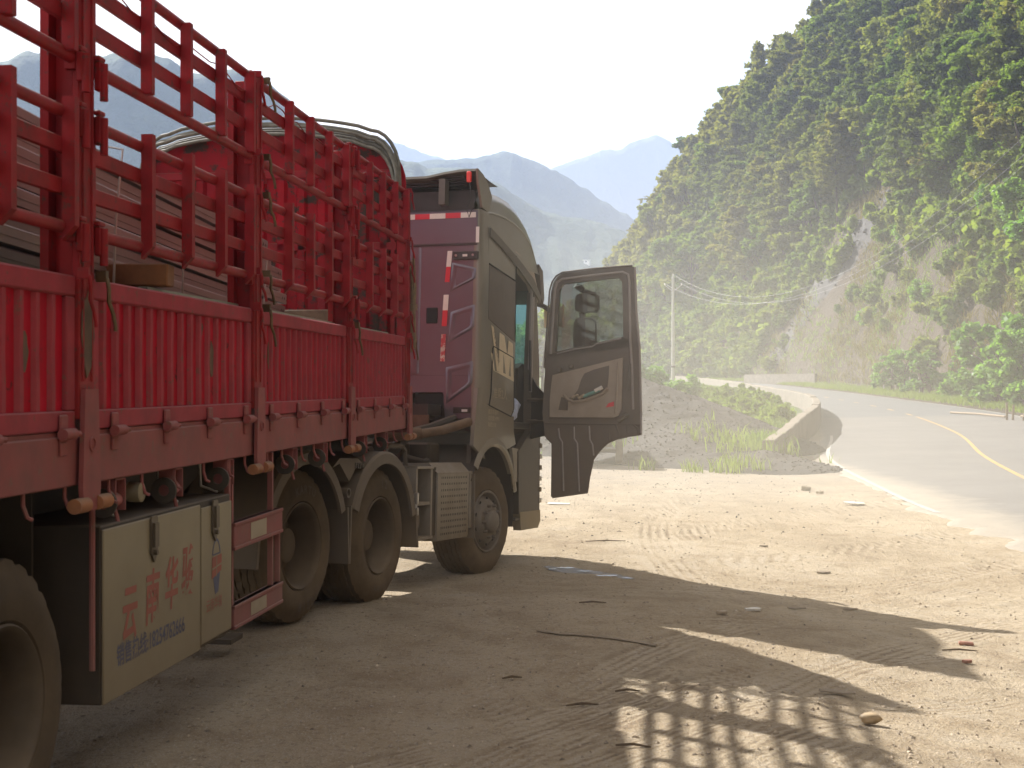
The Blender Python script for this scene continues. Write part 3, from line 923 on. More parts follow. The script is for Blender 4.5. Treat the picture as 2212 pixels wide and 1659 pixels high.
TXT_12 = tyre_text('12', .10, .43, 86)
TXT_KARTU_LOW = tyre_text('KARTU', .07, .43, 270, up=False)

def add_wheel(parent, name, loc, rim, steer=0.0, left=False, dual=False, texts=(), holes=False):
    w = inst(name, TYRE, parent, loc, (0, 0, steer + (pi if left else 0)))
    w.name = name
    inst('rim', rim, w)
    for tx in texts: inst('lettering', tx, w)
    if holes: inst('hand_hole', HOLES_FRONT, w)
    if dual:
        inst('inner_tyre', TYRE, w, (-.40, 0, 0))
    return w

# main beams, floor, chassis
for side, x0, x1 in (('r', -.10, 0.0), ('l', -W, -W + .10)):
    b = MB()
    b.box(x0, x1, -.6, 12.28, 1.338, 1.535, .006)
    b.box(x0 - .02 if side == 'r' else x0 + .02, x1 - .012 if side == 'r' else x1 + .012, -.6, 12.28, 1.535, 1.552)
    b.build('side_beam', M['red_low'], TRAILER)
MB().box(-W + .1, -.1, -.6, 12.2, 1.46, 1.50).build('bed_floor', M['dark'], TRAILER)
for x in (-.80, -1.70):
    b = MB()
    b.prism([(-.6, .88), (8.2, .88), (9.2, 1.2), (12.2, 1.22), (12.2, 1.45), (-.6, 1.45)], 'x', x - .008, x + .008)
    b.box(x - .07, x + .07, -.6, 8.2, .865, .88)
    b.build('chassis_rail', M['dark'], TRAILER)
cross = MB().box(-W + .1, -.1, -.03, .03, 1.33, 1.44).mesh('cross_member', M['dark'])
for k in range(16):
    inst('cross_member', cross, TRAILER, (0, .2 + k * .8, 0))
front_cap = MB().box(-W, 0, 12.28, 12.32, 1.30, 1.55, .005)
front_cap.build('front_beam', M['red_low'], TRAILER)

# trailer axles
for yy in (2.18, 3.505, 4.83):
    add_wheel(TRAILER, 'wheel', (-.03, yy, .56), RIM_DISH, dual=True)
    add_wheel(TRAILER, 'wheel', (-W + .03, yy, .56), RIM_DISH, left=True, dual=True)
    MB().tube([(-.3, yy, .56), (-W + .3, yy, .56)], .075, 12).build('axle', M['dark'], TRAILER)
b = MB(); 
for k in range(25):
    pass
mg = MB()
grid = [[(x, 4.83 + .72 * cos(radians(a)), .60 + .70 * sin(radians(a))) for x in (-.66, -.64)] for a in range(10, 110, 10)]
mg.sheet(grid)
MB().box(-2.3, -.25, 5.47, 5.485, .28, 1.3).build('mud_flap', M['dark'], TRAILER)

# landing legs and lower clutter seen past the toolbox
for x in (-.55, -1.95):
    b = MB(); b.box(x - .07, x + .07, 8.55, 8.69, .35, 1.33, .01); b.box(x - .05, x + .05, 8.57, 8.67, .12, .35); b.box(x - .14, x + .14, 8.50, 8.74, .09, .12)
    b.build('landing_leg', M['dark'], TRAILER)
MB().tube([(-.55, 8.62, .75), (-1.95, 8.62, .75)], .03).build('leg_brace', M['dark'], TRAILER)
b = MB(); b.lathe([(-.45, 0), (-.45, .17), (.45, .17), (.45, 0)], (-1.25, 6.3, .72), 'x', 20)
b.build('air_tank', M['dark'], TRAILER)
MB().box(-1.0, -.6, 7.35, 8.05, .62, .82, .01).build('tool_tray', M['rust'], TRAILER)

# stake posts
def post_mesh():
    b = MB()
    b.box(-.02, .012, -.072, .072, 1.60, 3.50, .005)         # outer flange
    b.box(-.11, -.02, -.045, .045, 1.50, 3.46, .004)         # web box behind
    b.box(-.13, -.095, -.115, -.05, 1.60, 3.40)              # inner channel leg
    b.tube([(.014, .042, 1.75), (.014, .042, 3.45)], .006, 6)
    b.tube([(.014, -.042, 1.75), (.014, -.042, 3.45)], .006, 6)
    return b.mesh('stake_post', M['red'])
POST = post_mesh()
def pocket_mesh():
    b = MB()
    b.prism([(-.085, 1.33), (-.075, 1.27), (-.05, 1.235), (.05, 1.235), (.075, 1.27), (.085, 1.33), (.07, 1.58), (.062, 1.72), (-.062, 1.72), (-.07, 1.58)], 'x', .014, .034)
    b.lathe([(.034, .030), (.040, .030), (.040, .022), (.035, .022)], (0, 0, 1.50), 'x', 16)
    return b.mesh('post_pocket', M['red_low'])
POCKET = pocket_mesh()
def lug_mesh():
    b = MB(); b.lathe([(-.055, 0), (-.055, .030), (.055, .030), (.055, .018), (.03, .018), (.03, 0)], (0.0, 0, 0), 'y', 14)
    return b.mesh('tube_lug', M['orange'])
LUG = lug_mesh()
# wavy locking levers
def lever_mesh(mat, h=.24):
    b = MB()
    b.tube([(.02, 0, .03), (.045, 0, .02), (.05, .004, -.02), (.045, .012, -.07), (.055, .032, -.12), (.062, .036, -.17), (.062, .036, -h)], [.007, .009, .009, .009, .008, .008, .008], 7)
    b.box(.0, .045, -.012, .012, .01, .055)
    return b.mesh('locking_lever', mat)
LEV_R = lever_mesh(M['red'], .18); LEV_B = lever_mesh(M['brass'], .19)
def bolt_mesh():
    b = MB()
    b.box(.0, .03, -.02, .02, -.09, .03, .006)
    b.lathe([(-.075, 0), (-.075, .017), (.075, .017), (.075, 0)], (.035, 0, -.055), 'z', 10)
    b.box(.0, .03, -.03, .03, .03, .05, .005)
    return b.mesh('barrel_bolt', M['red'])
BOLT = bolt_mesh()

for side in (0, 1):
    for i, py in enumerate(POSTS):
        sx = 0.0 if side == 0 else -W
        rot = (0, 0, 0) if side == 0 else (0, 0, pi)
        p = inst('stake_post', POST, TRAILER, (sx, py, 0), rot)
        inst('post_pocket', POCKET, TRAILER, (sx, py, 0), rot)
        if side == 0:
            for dy in (-.115, .115):
                inst('tube_lug', LUG, TRAILER, (.03, py + dy * .9, 1.262))
            for z in (3.46, 3.02, 2.80, 2.35):
                for dy in (-.085, .088):
                    if i in (2, 4):
                        inst('barrel_bolt', BOLT, TRAILER, (.01, py + dy, z))
                    elif dy < 0 or i == 3:
                        inst('locking_lever', LEV_R if dy < 0 else LEV_B, TRAILER, (.012, py + dy, z), (0, 0, random.uniform(-.25, .25)), (1, 1, .8))
            for dy in (-.085, .095):
                inst('locking_lever', LEV_R if dy < 0 else LEV_B, TRAILER, (.012, py + dy, 2.145), (random.uniform(-.1, .1), 0, random.uniform(-.2, .2)))

# drop-side panels: frame > sheet, ribs
def frame_mesh(L):
    b = MB()
    b.box(-.05, 0.0, .075, L - .075, 2.085, 2.168, .008)
    b.box(-.05, -.002, .075, L - .075, 1.556, 1.635, .006)
    b.box(-.05, -.003, .075, .150, 1.636, 2.084, .005)
    b.box(-.05, -.003, L - .15, L - .075, 1.636, 2.084, .005)
    return b.mesh('side_panel', M['red_dusty'])
def sheet_mesh(L):
    b = MB(); b.box(-.05, -.0235, .1, L - .1, 1.60, 2.12); return b.mesh('panel_sheet', M['red_deep'])
def rib_mesh():
    b = MB()
    # trapezoid crest, slightly dented
    vs = []
    for z, d in ((1.637, 0), (1.72, .001), (1.86, -.002), (1.99, .001), (2.083, 0)):
        vs += [(-.024, -.028, z), (-.006 + d, -.014, z), (-.006 + d, .014, z), (-.024, .028, z)]
    fs = []
    for k in range(4):
        for j in range(3):
            fs.append((k * 4 + j, k * 4 + j + 1, (k + 1) * 4 + j + 1, (k + 1) * 4 + j))
    b.add(vs, fs)
    return b.mesh('rib', M['red_dusty'], angle=25)
FR, SH, RB = frame_mesh(BAY), sheet_mesh(BAY), rib_mesh()
def tube_gate_mesh(L, z0, z1, zt):
    b = MB()
    b.tube([(-.015, .08, z0), (-.015, L - .08, z0)], .026, 12)
    b.tube([(-.015, .08, z1), (-.015, L - .08, z1)], .024, 12)
    b.box(-.04, .008, .068, .098, z0 - .05, z1 + .03, .004)
    b.box(-.04, .008, L - .098, L - .068, z0 - .05, z1 + .03, .004)
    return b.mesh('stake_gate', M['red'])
def flat_mesh(L):
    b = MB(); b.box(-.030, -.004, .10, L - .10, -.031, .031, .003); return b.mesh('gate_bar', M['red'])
def stake_mesh(h, cut):
    b = MB()
    x0, x1, d = .0, .052, .021
    if cut:
        vs = [(x0, -d, -.055), (x1, -d, .0), (x1, d, .0), (x0, d, -.055), (x0, -d, h), (x1, -d, h), (x1, d, h), (x0, d, h)]
        b.add(vs, [(0, 3, 2, 1), (4, 5, 6, 7), (0, 1, 5, 4), (1, 2, 6, 5), (2, 3, 7, 6), (3, 0, 4, 7)])
    else:
        b.box(x0, x1, -d, d, 0, h, .003)
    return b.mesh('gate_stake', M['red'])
GATE_U, GATE_L, FLAT = tube_gate_mesh(BAY, 3.03, 3.478, 0), tube_gate_mesh(BAY, 2.352, 2.80, 0), flat_mesh(BAY)
ST_U, ST_L = stake_mesh(.45, False), stake_mesh(.50, True)
HINGE = MB()
HINGE.box(.0, .012, -.034, .034, -.03, .075, .006)
HINGE.box(.0, .010, -.030, .030, -.085, -.03, .008)
HINGE.lathe([(-.05, 0), (-.05, .022), (.05, .022), (.05, 0)], (.026, 0, 0), 'y', 12)
HINGE.tube([(.026, .05, 0), (.034, .085, .0)], .012, 6)
HINGE = HINGE.mesh('drop_hinge', M['red_low'])
for side in (0, 1):
    for i in range(len(POSTS) - 1):
        y0 = POSTS[i]
        if side == 0:
            loc, rot = (0, y0, 0), (0, 0, 0)
        else:
            loc, rot = (-W, y0 + BAY, 0), (0, 0, pi)
        fr = inst('side_panel', FR, TRAILER, loc, rot)
        inst('panel_sheet', SH, fr)
        if side == 0:
            n = 15
            for k in range(n):
                inst('rib', RB, fr, (random.uniform(-.002, .002), .215 + k * (BAY - .47) / (n - 1), 0))
            for k in range(4):
                inst('drop_hinge', HINGE, TRAILER, (.0, y0 + .29 + k * .60, 1.546))
        for G, z0, S in ((GATE_U, 3.03, ST_U), (GATE_L, 2.352, ST_L)):
            gt = inst('stake_gate', G, TRAILER, loc, rot)
            for dz in (.155, .315):
                inst('gate_bar', FLAT, gt, (0, 0, z0 + dz))
            for k in range(4):
                inst('gate_stake', S, gt, (-.004, .62 + k * .50 + random.uniform(-.012, .012), z0 + (.0 if S is ST_U else -.0)))

# bare worn patches on the panels (paint rubbed to metal)
def patch(y, z, w_, h, x=-.040):
    b = MB(); pts = []
    for k in range(14):
        a = 2 * pi * k / 14; r = .8 + .35 * random.random()
        pts.append((y + w_ / 2 * cos(a) * r, z + h / 2 * sin(a) * r))
    b.prism(pts, 'x', x, x + .0035)
    b.build('rust_patch', M['rust'], TRAILER)
for yy, zz, w_, h in ((4.94, 1.86, .07, .14), (6.84, 2.02, .05, .08), (7.00, 1.86, .06, .19), (8.02, 1.91, .05, .17), (8.62, 1.70, .04, .08), (8.70, 1.64, .03, .05)):
    patch(yy, zz, w_, h, -.0232)
patch(5.41, 1.93, .11, .36, .0135)

# rope hooks, winches and a pale pipe end under the beam
hk = MB(); hk.tube([(0, 0, .03), (.0, .0, -.03), (.012, .012, -.075), (.03, .02, -.085)], .008, 6)
HOOK = hk.mesh('rope_hook', M['red_low'])
for k in range(30):
    inst('rope_hook', HOOK, TRAILER, (-.02, 1.2 + k * .375 + random.uniform(-.05, .05), 1.325), (0, 0, random.uniform(-.4, .4)))
wb = MB()
wb.box(-.06, .02, -.055, -.047, -.14, .0); wb.box(-.06, .02, .047, .055, -.14, .0); wb.box(-.06, .02, -.055, .055, -.006, 0)
WINCH = wb.mesh('rope_winch', M['red_low'])
wd = MB(); wd.lathe([(-.046, 0), (-.046, .03), (.046, .03), (.046, 0)], (-.02, 0, -.095), 'y', 14)
wd.lathe([(.056, 0), (.056, .022), (.072, .022), (.072, 0)], (-.02, 0, -.095), 'y', 10)
DRUM = wd.mesh('winch_drum', M['pink'])
wr = MB(); wr.lathe([(-.10, .028), (-.10, .062), (-.085, .062), (-.085, .028), (-.10, .028)], (-.02, 0, -.10), 'y', 20); RATCH = wr.mesh('ratchet_wheel', M['dark'])
wh = MB(); wh.tube([(-.01, .0, -.125), (.0, .01, -.17), (.01, .0, -.2)], .009, 6)
WHAND = wh.mesh('winch_handle', M['red_low'])
for yy in (5.80, 6.50, 7.28, 8.56, 9.34, 10.6, 11.4):
    w_ = inst('rope_winch', WINCH, TRAILER, (-.03, yy, 1.335))
    inst('winch_drum', DRUM, w_); inst('ratchet_wheel', RATCH, w_); inst('winch_handle', WHAND, w_)
b = MB(); b.lathe([(-.03, 0), (-.03, .045), (.03, .045), (.035, .035), (.035, 0)], (-.05, 6.06, 1.255), 'x', 16)
b.build('pipe_end', M['toolbox'], TRAILER)  # plain pale tube end, not a light

# toolbox under the bed
TB = MB()
TB.box(-.52, -.012, 5.60, 7.27, .405, 1.15, .006)
tb = TB.build('toolbox', M['dark'], TRAILER)
d1 = MB().box(-.012, 0.0, 5.60, 6.775, .405, 1.135, .008).build('toolbox_door', M['toolbox'], tb)
d2 = MB().box(-.012, -.002, 6.795, 7.27, .425, 1.115, .008).build('toolbox_door', M['toolbox'], tb)
for yy, zz in ((6.14, 1.035), (6.98, 1.035)):
    b = MB()
    b.prism([(yy - .04, zz + .09), (yy - .03, zz + .105), (yy + .03, zz + .105), (yy + .04, zz + .09), (yy + .04, zz - .06), (yy + .0, zz - .105), (yy - .04, zz - .06)], 'x', .001, .010)
    b.prism([(yy - .024, zz + .075), (yy + .024, zz + .075), (yy + .024, zz - .035), (yy - .024, zz - .035)], 'x', .010, .022)
    b.lathe([(.010, .012), (.024, .012), (.024, 0)], (0, yy, zz - .06), 'x', 10)
    b.build('toolbox_latch', M['latch'], tb)
def flat_text(body, size, y, z, mat, name='lettering', x=.0015, stretch=(1, 1), rise=0.0, parent=None, shear=0, bold=0.0):
    vs, fs = text_shape(body, size, shear=shear, bold=bold)
    b = MB(); b.add([(x, y + v[0] * stretch[0], z + v[1] * stretch[1] + v[0] * stretch[0] * rise) for v in vs], fs)
    return b.build(name, mat, parent, smooth=False)
for ch, yy, zz in (('云', 5.78, .655), ('南', 6.04, .68), ('华', 6.28, .705), ('骏', 6.50, .735)):
    flat_text(ch, .225, yy, zz, M['redink'], parent=tb, stretch=(.78, 1.15), shear=.12, bold=.005)
flat_text('销售热线:18254762666', .098, 5.73, .545, M['blueink'], parent=tb, stretch=(.86, 1.05), bold=.0015, rise=.0)
flat_text('云南华骏', .07, 6.86, .58, M['redink'], parent=tb, x=-.0005, stretch=(.9, 1))
# round emblem: ring, red block, grey drop
b = MB(); yy, zz = 7.02, .79
b.ring([(yy + .075 * cos(a), zz + .15 * sin(a)) for a in np.linspace(.5, 2.65, 14)] , [(yy + .063 * cos(a), zz + .135 * sin(a)) for a in np.linspace(.5, 2.65, 14)], 'x', -.0012, -.0006)
b.build('emblem', M['blueink'], tb, smooth=False)
b = MB(); b.prism([(yy - .05, zz - .05), (yy - .02, zz - .14), (yy + .03, zz - .13), (yy + .055, zz - .03)], 'x', -.0012, -.0006)
b.build('emblem', M['blueink'], tb, smooth=False)
b = MB(); b.prism([(yy - .075, zz - .055), (yy + .075, zz - .025), (yy + .08, zz + .06), (yy - .068, zz + .055)], 'x', -.0004, .0004)
b.build('emblem', M['redink'], tb, smooth=False)
b = MB(); b.prism([(yy - .01, zz - .05), (yy + .0, zz - .05), (yy + .004, zz + .055), (yy - .004, zz + .055)], 'x', .0006, .0012)
b.build('emblem', M['toolbox'], tb, smooth=False)
b = MB(); b.prism([(yy - .072, zz - .01), (yy + .076, zz + .006), (yy + .076, zz + .014), (yy - .072, zz - .001)], 'x', .0006, .0012)
b.build('emblem', M['toolbox'], tb, smooth=False)
b = MB()
b.tube([(-.03, 5.555, 1.33), (-.03, 5.555, .56)], .013, 8)
b.build('box_hanger', M['red_low'], TRAILER)
MB().box(-.045, -.02, 7.275, 7.31, .42, 1.33).build('box_hanger', M['red_low'], TRAILER)
for yy in (5.75, 6.5, 7.1):
    MB().tube([(-.12, yy, 1.34), (-.13, yy + .05, 1.2), (-.10, yy + .22, 1.155)], .007, 5).build('box_stay', M['wire'], TRAILER)

# side guard: two channel rails on hangers
def rail(z0, z1, name='side_guard_rail'):
    b = MB(); b.box(-.045, -.006, 7.33, 8.26, z0, z1, .004)
    b.box(-.055, 0.0, 7.33, 8.26, z1 - .02, z1, .003); b.box(-.055, 0.0, 7.33, 8.26, z0, z0 + .02, .003)
    return b.build(name, M['red_low'], TRAILER)
for z0, z1 in ((.835, .985), (.405, .535)):
    r_ = rail(z0, z1)
    MB().box(-.005, -.0035, 7.62, 7.92, z0 + .028, z1 - .028).build('reflective_strip', M['paleink'], r_)
for yy, zz in ((7.345, 1.33), (8.10, 1.33), (8.245, .98)):
    MB().box(-.05, -.02, yy - .013, yy + .013, .41, zz).build('guard_hanger', M['red_low'], TRAILER)

# headboard
HB_PTS = []
def arch(x):
    """height of the rounded headboard top over its width"""
    u = (x + W / 2) / (W / 2)
    return 3.84 + .20 * (1 - u * u)
outline = [(-W, 1.5), (0, 1.5), (0, 3.55)]
for k in range(8):
    a = pi / 2 * k / 7
    outline.append((-.30 + .30 * cos(a), 3.55 + .36 * sin(a)))
for k in range(1, 14):
    x = -.30 - (W - .6) * k / 14
    outline.append((x, arch(x)))
for k in range(8):
    a = pi / 2 + pi / 2 * k / 7
    outline.append((-W + .30 + .30 * cos(a), 3.55 + .36 * sin(a)))
hb = MB().prism(outline, 'y', 12.20, 12.225).build('headboard', M['peel'], TRAILER)
b = MB()
b.box(-.075, .008, 12.16, 12.30, 1.5, 3.45, .006)
b.build('corner_post', M['red'], TRAILER)
b = MB(); b.box(-W - .008, -W + .075, 12.16, 12.30, 1.5, 3.45, .006); b.build('corner_post', M['red'], TRAILER)
rb = MB().prism([(-.055, 12.199), (-.03, 12.165), (.03, 12.165), (.055, 12.199)], 'z', 1.55, 3.60).mesh('headboard_rib', M['peel'])
for k in range(12):
    inst('headboard_rib', rb, hb, (-.2 - k * .19, 0, 0))
MB().box(-W + .02, -.08, 12.175, 12.20, 3.61, 3.68, .005).build('headboard_rail', M['red'], hb)
MB().box(-W + .02, -.08, 12.165, 12.20, 2.95, 3.02, .005).build('headboard_rail', M['red'], hb)

# bundle of hoops (tarp bows) standing against the headboard: things of their own
for k in range(6):
    off = [0.115, .055, .03, .008, -.016, -.045][k]
    yb = 12.13 - (k % 3) * .035
    pts = []
    top = lambda x: arch(x) + off
    xr = -.045 - .006 * k
    zr = 3.34 + .01 * k
    pts.append((xr, yb, zr)); pts.append((xr + .005, yb, 3.50))
    for q in range(7):
        a = pi / 2 * q / 6
        pts.append((xr - .26 + .26 * cos(a), yb, 3.52 + off + .39 * sin(a)))
    for q in range(1, 16):
        x = xr - .26 - (W - .62) * q / 16
        pts.append((x, yb, top(x)))
    for q in range(7):
        a = pi / 2 + pi / 2 * q / 6
        pts.append((-W + .31 + .26 * cos(a), yb, 3.52 + off + .39 * sin(a)))
    pts.append((-W + .05, yb, 3.3))
    b = MB(); b.tube(pts, .0165, 8)
    o = b.build('tarp_hoop', M['bow'], None)
    o.location = TRAILER.location; o.rotation_euler = TRAILER.rotation_euler
    tag(o, 'grey steel tarpaulin hoop over the red headboard, %s' % ('highest and standing clear of the others', 'second from the top', 'third from the top', 'third from the bottom', 'second from the bottom', 'lowest of the bundle')[k], 'hoop', 'tarpaulin hoops bundled over the headboard')

def on_trailer(o):
    o.location = TRAILER.location; o.rotation_euler = TRAILER.rotation_euler
    return o
# rope bundle hanging at the front corner
b = MB()
for k in range(7):
    ph = k * .9
    b.tube([(.03 + .018 * cos(ph), 12.33 + .02 * sin(ph), 2.93 - .03 * k), (.045 + .02 * cos(ph), 12.34 + .02 * sin(ph), 2.6), (.04 + .016 * cos(ph + .4), 12.34, 2.4), (.045 + .02 * cos(ph), 12.34, 2.12 - .03 * (k % 4))], .009, 5)
for z in (2.44, 2.42, 2.46):
    b.lathe([(-.006, .04), (.006, .04)], (.042, 12.34, z), 'z', 12)
o = on_trailer(b.build('rope', M['rope'])); tag(o, 'hank of brown rope hanging from the front corner of the red trailer', 'rope')
# thin red wire strung along under the top rail
pts = []
for k in range(40):
    y = 5.6 + k * .165
    pts.append((.0, y, 3.43 - .045 * abs(sin(k * .39)) - .02 * (k % 3)))
o = on_trailer(MB().tube(pts, .0035, 5).build('wire', M['red'])); tag(o, 'thin sagging red wire strung along the top rail of the trailer side', 'wire')

# ------------------------------------------------------------------ cargo: steel channels, timbers, tie wires (world-space things lying on the bed)
def channel_mesh(L, h=.098, w_=.05, th=.004, mat='steel', holes=True):
    b = MB()
    prof = [(0, 0), (0, h * .30), (-.006, h * .33), (-.006, h * .40), (0, h * .43), (0, h * .92), (-.004, h), (-w_, h), (-w_, h - .016), (-w_ + th, h - .016), (-w_ + th, h - th), (-th, h - th), (-th, th), (-w_ + th, th), (-w_ + th, .016), (-w_, .016), (-w_, 0)]
    n = len(prof)
    vs = [(p[0], 0, p[1]) for p in prof] + [(p[0], L, p[1]) for p in prof]
    fs = [(i, (i + 1) % n, n + (i + 1) % n, n + i) for i in range(n)]
    b.add(vs, fs)
    # end faces as a C
    for base in (0, n):
        b.add([vs[base + i] for i in (0, 6, 10, 11)], [(0, 1, 2, 3)])
        b.add([vs[base + i] for i in (6, 7, 9, 10)], [(0, 1, 2, 3)])
        b.add([vs[base + i] for i in (0, 11, 12, 15)], [(0, 1, 2, 3)])
    return b.mesh('steel_channel', M[mat], angle=30)
def hole_mesh(L, h=.098):
    b = MB()
    for y in (.07, .13, L - .07, L - .13):
        b.lathe([(.0012, .011), (.0012, 0)], (0, y, h * .5), 'x', 10)
    return b.mesh('bolt_hole', M['hole'], smooth=False)
CH = {}
def add_channel(x, y0, y1, z, yaw, pitch, label, group, mat='steel', h=.098):
    L = round(y1 - y0, 1)
    key = (L, mat, h)
    if key not in CH: CH[key] = (channel_mesh(L, h=h, mat=mat), hole_mesh(L, h))
    o = inst('steel_channel', CH[key][0])
    p = TRAILER.matrix_world @ Vector((x, y0, z)) if False else Matrix.LocRotScale(TRAILER.location, TRAILER.rotation_euler, None) @ Vector((x, y0, z))
    o.location = p; o.rotation_euler = (pitch, 0, -TH + yaw)
    tag(o, label, 'steel channel', group)
    inst('bolt_hole', CH[key][1], o)
    return o
YAW, PIT = radians(3.1), radians(-1.35)
for col in range(5):
    for row in range(10):
        y0 = 4.75 + .30 * random.random() + (.55 if row < 2 else 0) - (.9 if col > 1 else 0)
        ln = [5.9, 5.8, 5.7, 5.6, 5.4, 5.3, 5.2, 5.1, 5.0, 4.9][row] + random.choice((0, 0, .1))
        add_channel(-.24 - col * .125 - .004 * row + .014 * (row % 2) + random.uniform(-.005, .005), y0, y0 + ln, 2.04 + row * .086, YAW, PIT,
                    ('primed steel channel in the outer stack inside the trailer, %s' % ('bottom row of the stack', 'second row from the bottom', 'third row from the bottom', 'fourth row from the bottom', 'fifth row from the bottom', 'fifth row from the top', 'fourth row from the top', 'third row from the top', 'second row from the top', 'top row of the stack')[row]) if col == 0 else 'primed steel channel in the inner columns hidden behind the outer stack', 'primed steel channels bundled in the trailer', h=.074)
for k in range(3):
    add_channel(-.085 - k * .06, 6.30 + .12 * k, 11.9, 2.095, radians(.15), 0.0, 'pale green galvanised channel lying just inside the panel top', 'pale green channels along the panel top', mat='steel_green', h=.10)
for k in range(4):
    add_channel(-.55 - k * .14, 3.9 + .1 * k, 8.5, 1.72, YAW * .4, 0, 'dark-ended channel low in the load behind the bundle', 'lower channels in the trailer load', h=.12)
b = MB(); b.box(-1.15, -.03, -.06, .06, 0, .105, .006)
o = b.build('timber', M['timber']); o.location = Matrix.LocRotScale(TRAILER.location, TRAILER.rotation_euler, None) @ Vector((.0, 6.45, 2.205)); o.rotation_euler = (0, 0, -TH + .1)
tag(o, 'brown squared timber laid across the panel top near the first full post', 'timber')
b = MB(); b.box(-1.3, -.1, -.05, .05, 0, .12, .006)
o = b.build('timber', M['timber_grey']); o.location = Matrix.LocRotScale(TRAILER.location, TRAILER.rotation_euler, None) @ Vector((-.02, 10.45, 2.195)); o.rotation_euler = (0, 0, -TH)
tag(o, 'grey weathered timber laid across the load near the headboard', 'timber')
def tie(y, z0, z1, lab):
    b = MB(); x = -.19 + (y - 4.75) * -.054
    b.tube([(x + .02, y, z0), (x + .012, y + .05, (z0 + z1) / 2), (x + .015, y + .12, z1), (x - .3, y + .1, z1 + .06)], .006, 5)
    o = on_trailer(b.build('tie_wire', M['wire'])); tag(o, lab, 'wire', 'tie wires round the steel bundle')
tie(6.3, 2.2, 2.86, 'twisted tie wire round the steel channel bundle beside the brown timber')
tie(7.35, 2.1, 2.78, 'tie wire round the middle of the steel channel bundle')
tie(9.2, 2.2, 2.62, 'tie wire round the front end of the steel channel bundle')
# ------------------------------------------------------------------ tractor unit (local: x right with 0 at the tyre face, y forward with 0 at the rear axle, z up from the ground)
PSI, PT = radians(17.9), radians(3.1)
_F = Vector((sin(PSI) * cos(PT), cos(PSI) * cos(PT), -sin(PT))); _R = Vector((cos(PSI), -sin(PSI), 0)); _U = _R.cross(_F)
TR_M = Matrix.Translation(Vector((-1.52, 9.75, 0.0))) @ Matrix((( _R.x, _F.x, _U.x), (_R.y, _F.y, _U.y), (_R.z, _F.z, _U.z))).to_4x4()
TRUCK = empty('tractor_truck')
TRUCK.matrix_world = TR_M
tag(TRUCK, 'dusty grey cab-over tractor truck with its door open, hitched to the red trailer', 'truck')
TW = 2.48
YC = TRUCK

# wheels
add_wheel(TRUCK, 'wheel', (0, -.02, .56), RIM_DISH, dual=True, texts=(TXT_KARTU, TXT_BISON))
add_wheel(TRUCK, 'wheel', (0, 1.40, .56), RIM_DISH, dual=True, texts=(TXT_12, TXT_KARTU_LOW))
add_wheel(TRUCK, 'wheel', (-TW + .0, -.02, .56), RIM_DISH, left=True, dual=True)
add_wheel(TRUCK, 'wheel', (-TW + .0, 1.40, .56), RIM_DISH, left=True, dual=True)
add_wheel(TRUCK, 'wheel', (-.02, 4.20, .56), RIM_FRONT, steer=radians(-9), holes=True)
add_wheel(TRUCK, 'wheel', (-TW + .02, 4.20, .56), RIM_FRONT, steer=radians(-9), left=True)
for yy in (-.02, 1.40, 4.20):
    MB().tube([(-.3, yy, .56), (-TW + .3, yy, .56)], .09, 12).build('axle', M['dark'], TRUCK)
for x in (-.82, -1.66):
    MB().box(x - .04, x + .04, -.9, 5.6, .82, 1.09, .006).build('frame_rail', M['dark'], TRUCK)
for yy in (-.6, .7, 2.1, 3.0):
    MB().box(-1.66, -.82, yy - .05, yy + .05, .86, 1.04).build('frame_cross', M['dark'], TRUCK)
MB().prism([(-.5, 1.10), (1.7, 1.10), (1.5, 1.20), (-.3, 1.22)], 'x', -1.65, -.83).build('fifth_wheel', M['dark'], TRUCK)

# fenders over the drive wheels
def fender(yc, a0, a1, name='fender'):
    b = MB(); R0 = .685; n = 18
    outer = []
    for k in range(n + 1):
        a = radians(a0 + (a1 - a0) * k / n)
        outer.append((a, yc + R0 * cos(a), .575 + R0 * sin(a)))
    # top skin, lip and inner wall
    grid = []
    for a, y, z in outer:
        dy, dz = cos(a), sin(a)
        grid.append([(-.62, y, z), (.02, y, z), (.04, y - .02 * dy, z - .02 * dz), (.042, y - .10 * dy, z - .10 * dz), (.02, y - .105 * dy, z - .105 * dz), (.0, y - .012 * dy, z - .012 * dz), (-.62, y - .012 * dy, z - .012 * dz)])
    b.sheet(grid)
    return b
f1 = fender(-.02, 20, 168); f1.build('fender', M['fender'], TRUCK)
f2 = fender(1.40, 12, 160); f2.build('fender', M['fender'], TRUCK)
def flap(y0, y1, z0, z1, lean=0.0):
    b = MB()
    b.prism([(y0, z1), (y1, z1), (y1 + lean, z0), (y0 + lean, z0)], 'x', -.62, .03)
    return b
flap(.66, .685, .38, .82, .04).build('fender_flap', M['fender'], TRUCK)
flap(.725, .75, .38, .83, -.01).build('fender_flap', M['fender'], TRUCK)
flap(2.07, 2.10, .42, .75, .06).build('fender_flap', M['fender'], TRUCK)
flap(-.74, -.71, .45, .75, -.03).build('fender_flap', M['fender'], TRUCK)
b = MB(); b.prism([(.40, 1.13), (.52, 1.20), (.86, 1.20), (1.0, 1.13), (.86, 1.16), (.70, 1.02), (.52, 1.16)], 'x', -.6, .02)
b.build('fender_bridge', M['fender'], TRUCK)
for k in range(4):
    MB().box(-.02, .025, .80 + k * .045, .825 + k * .045, 1.12, 1.165).build('fender_vent', M['black'], TRUCK)
MB().lathe([(-.25, .04), (.02, .04), (.02, .03), (-.2, .03)], (0, .70, .93), 'x', 14).build('fender_tube', M['fender'], TRUCK)

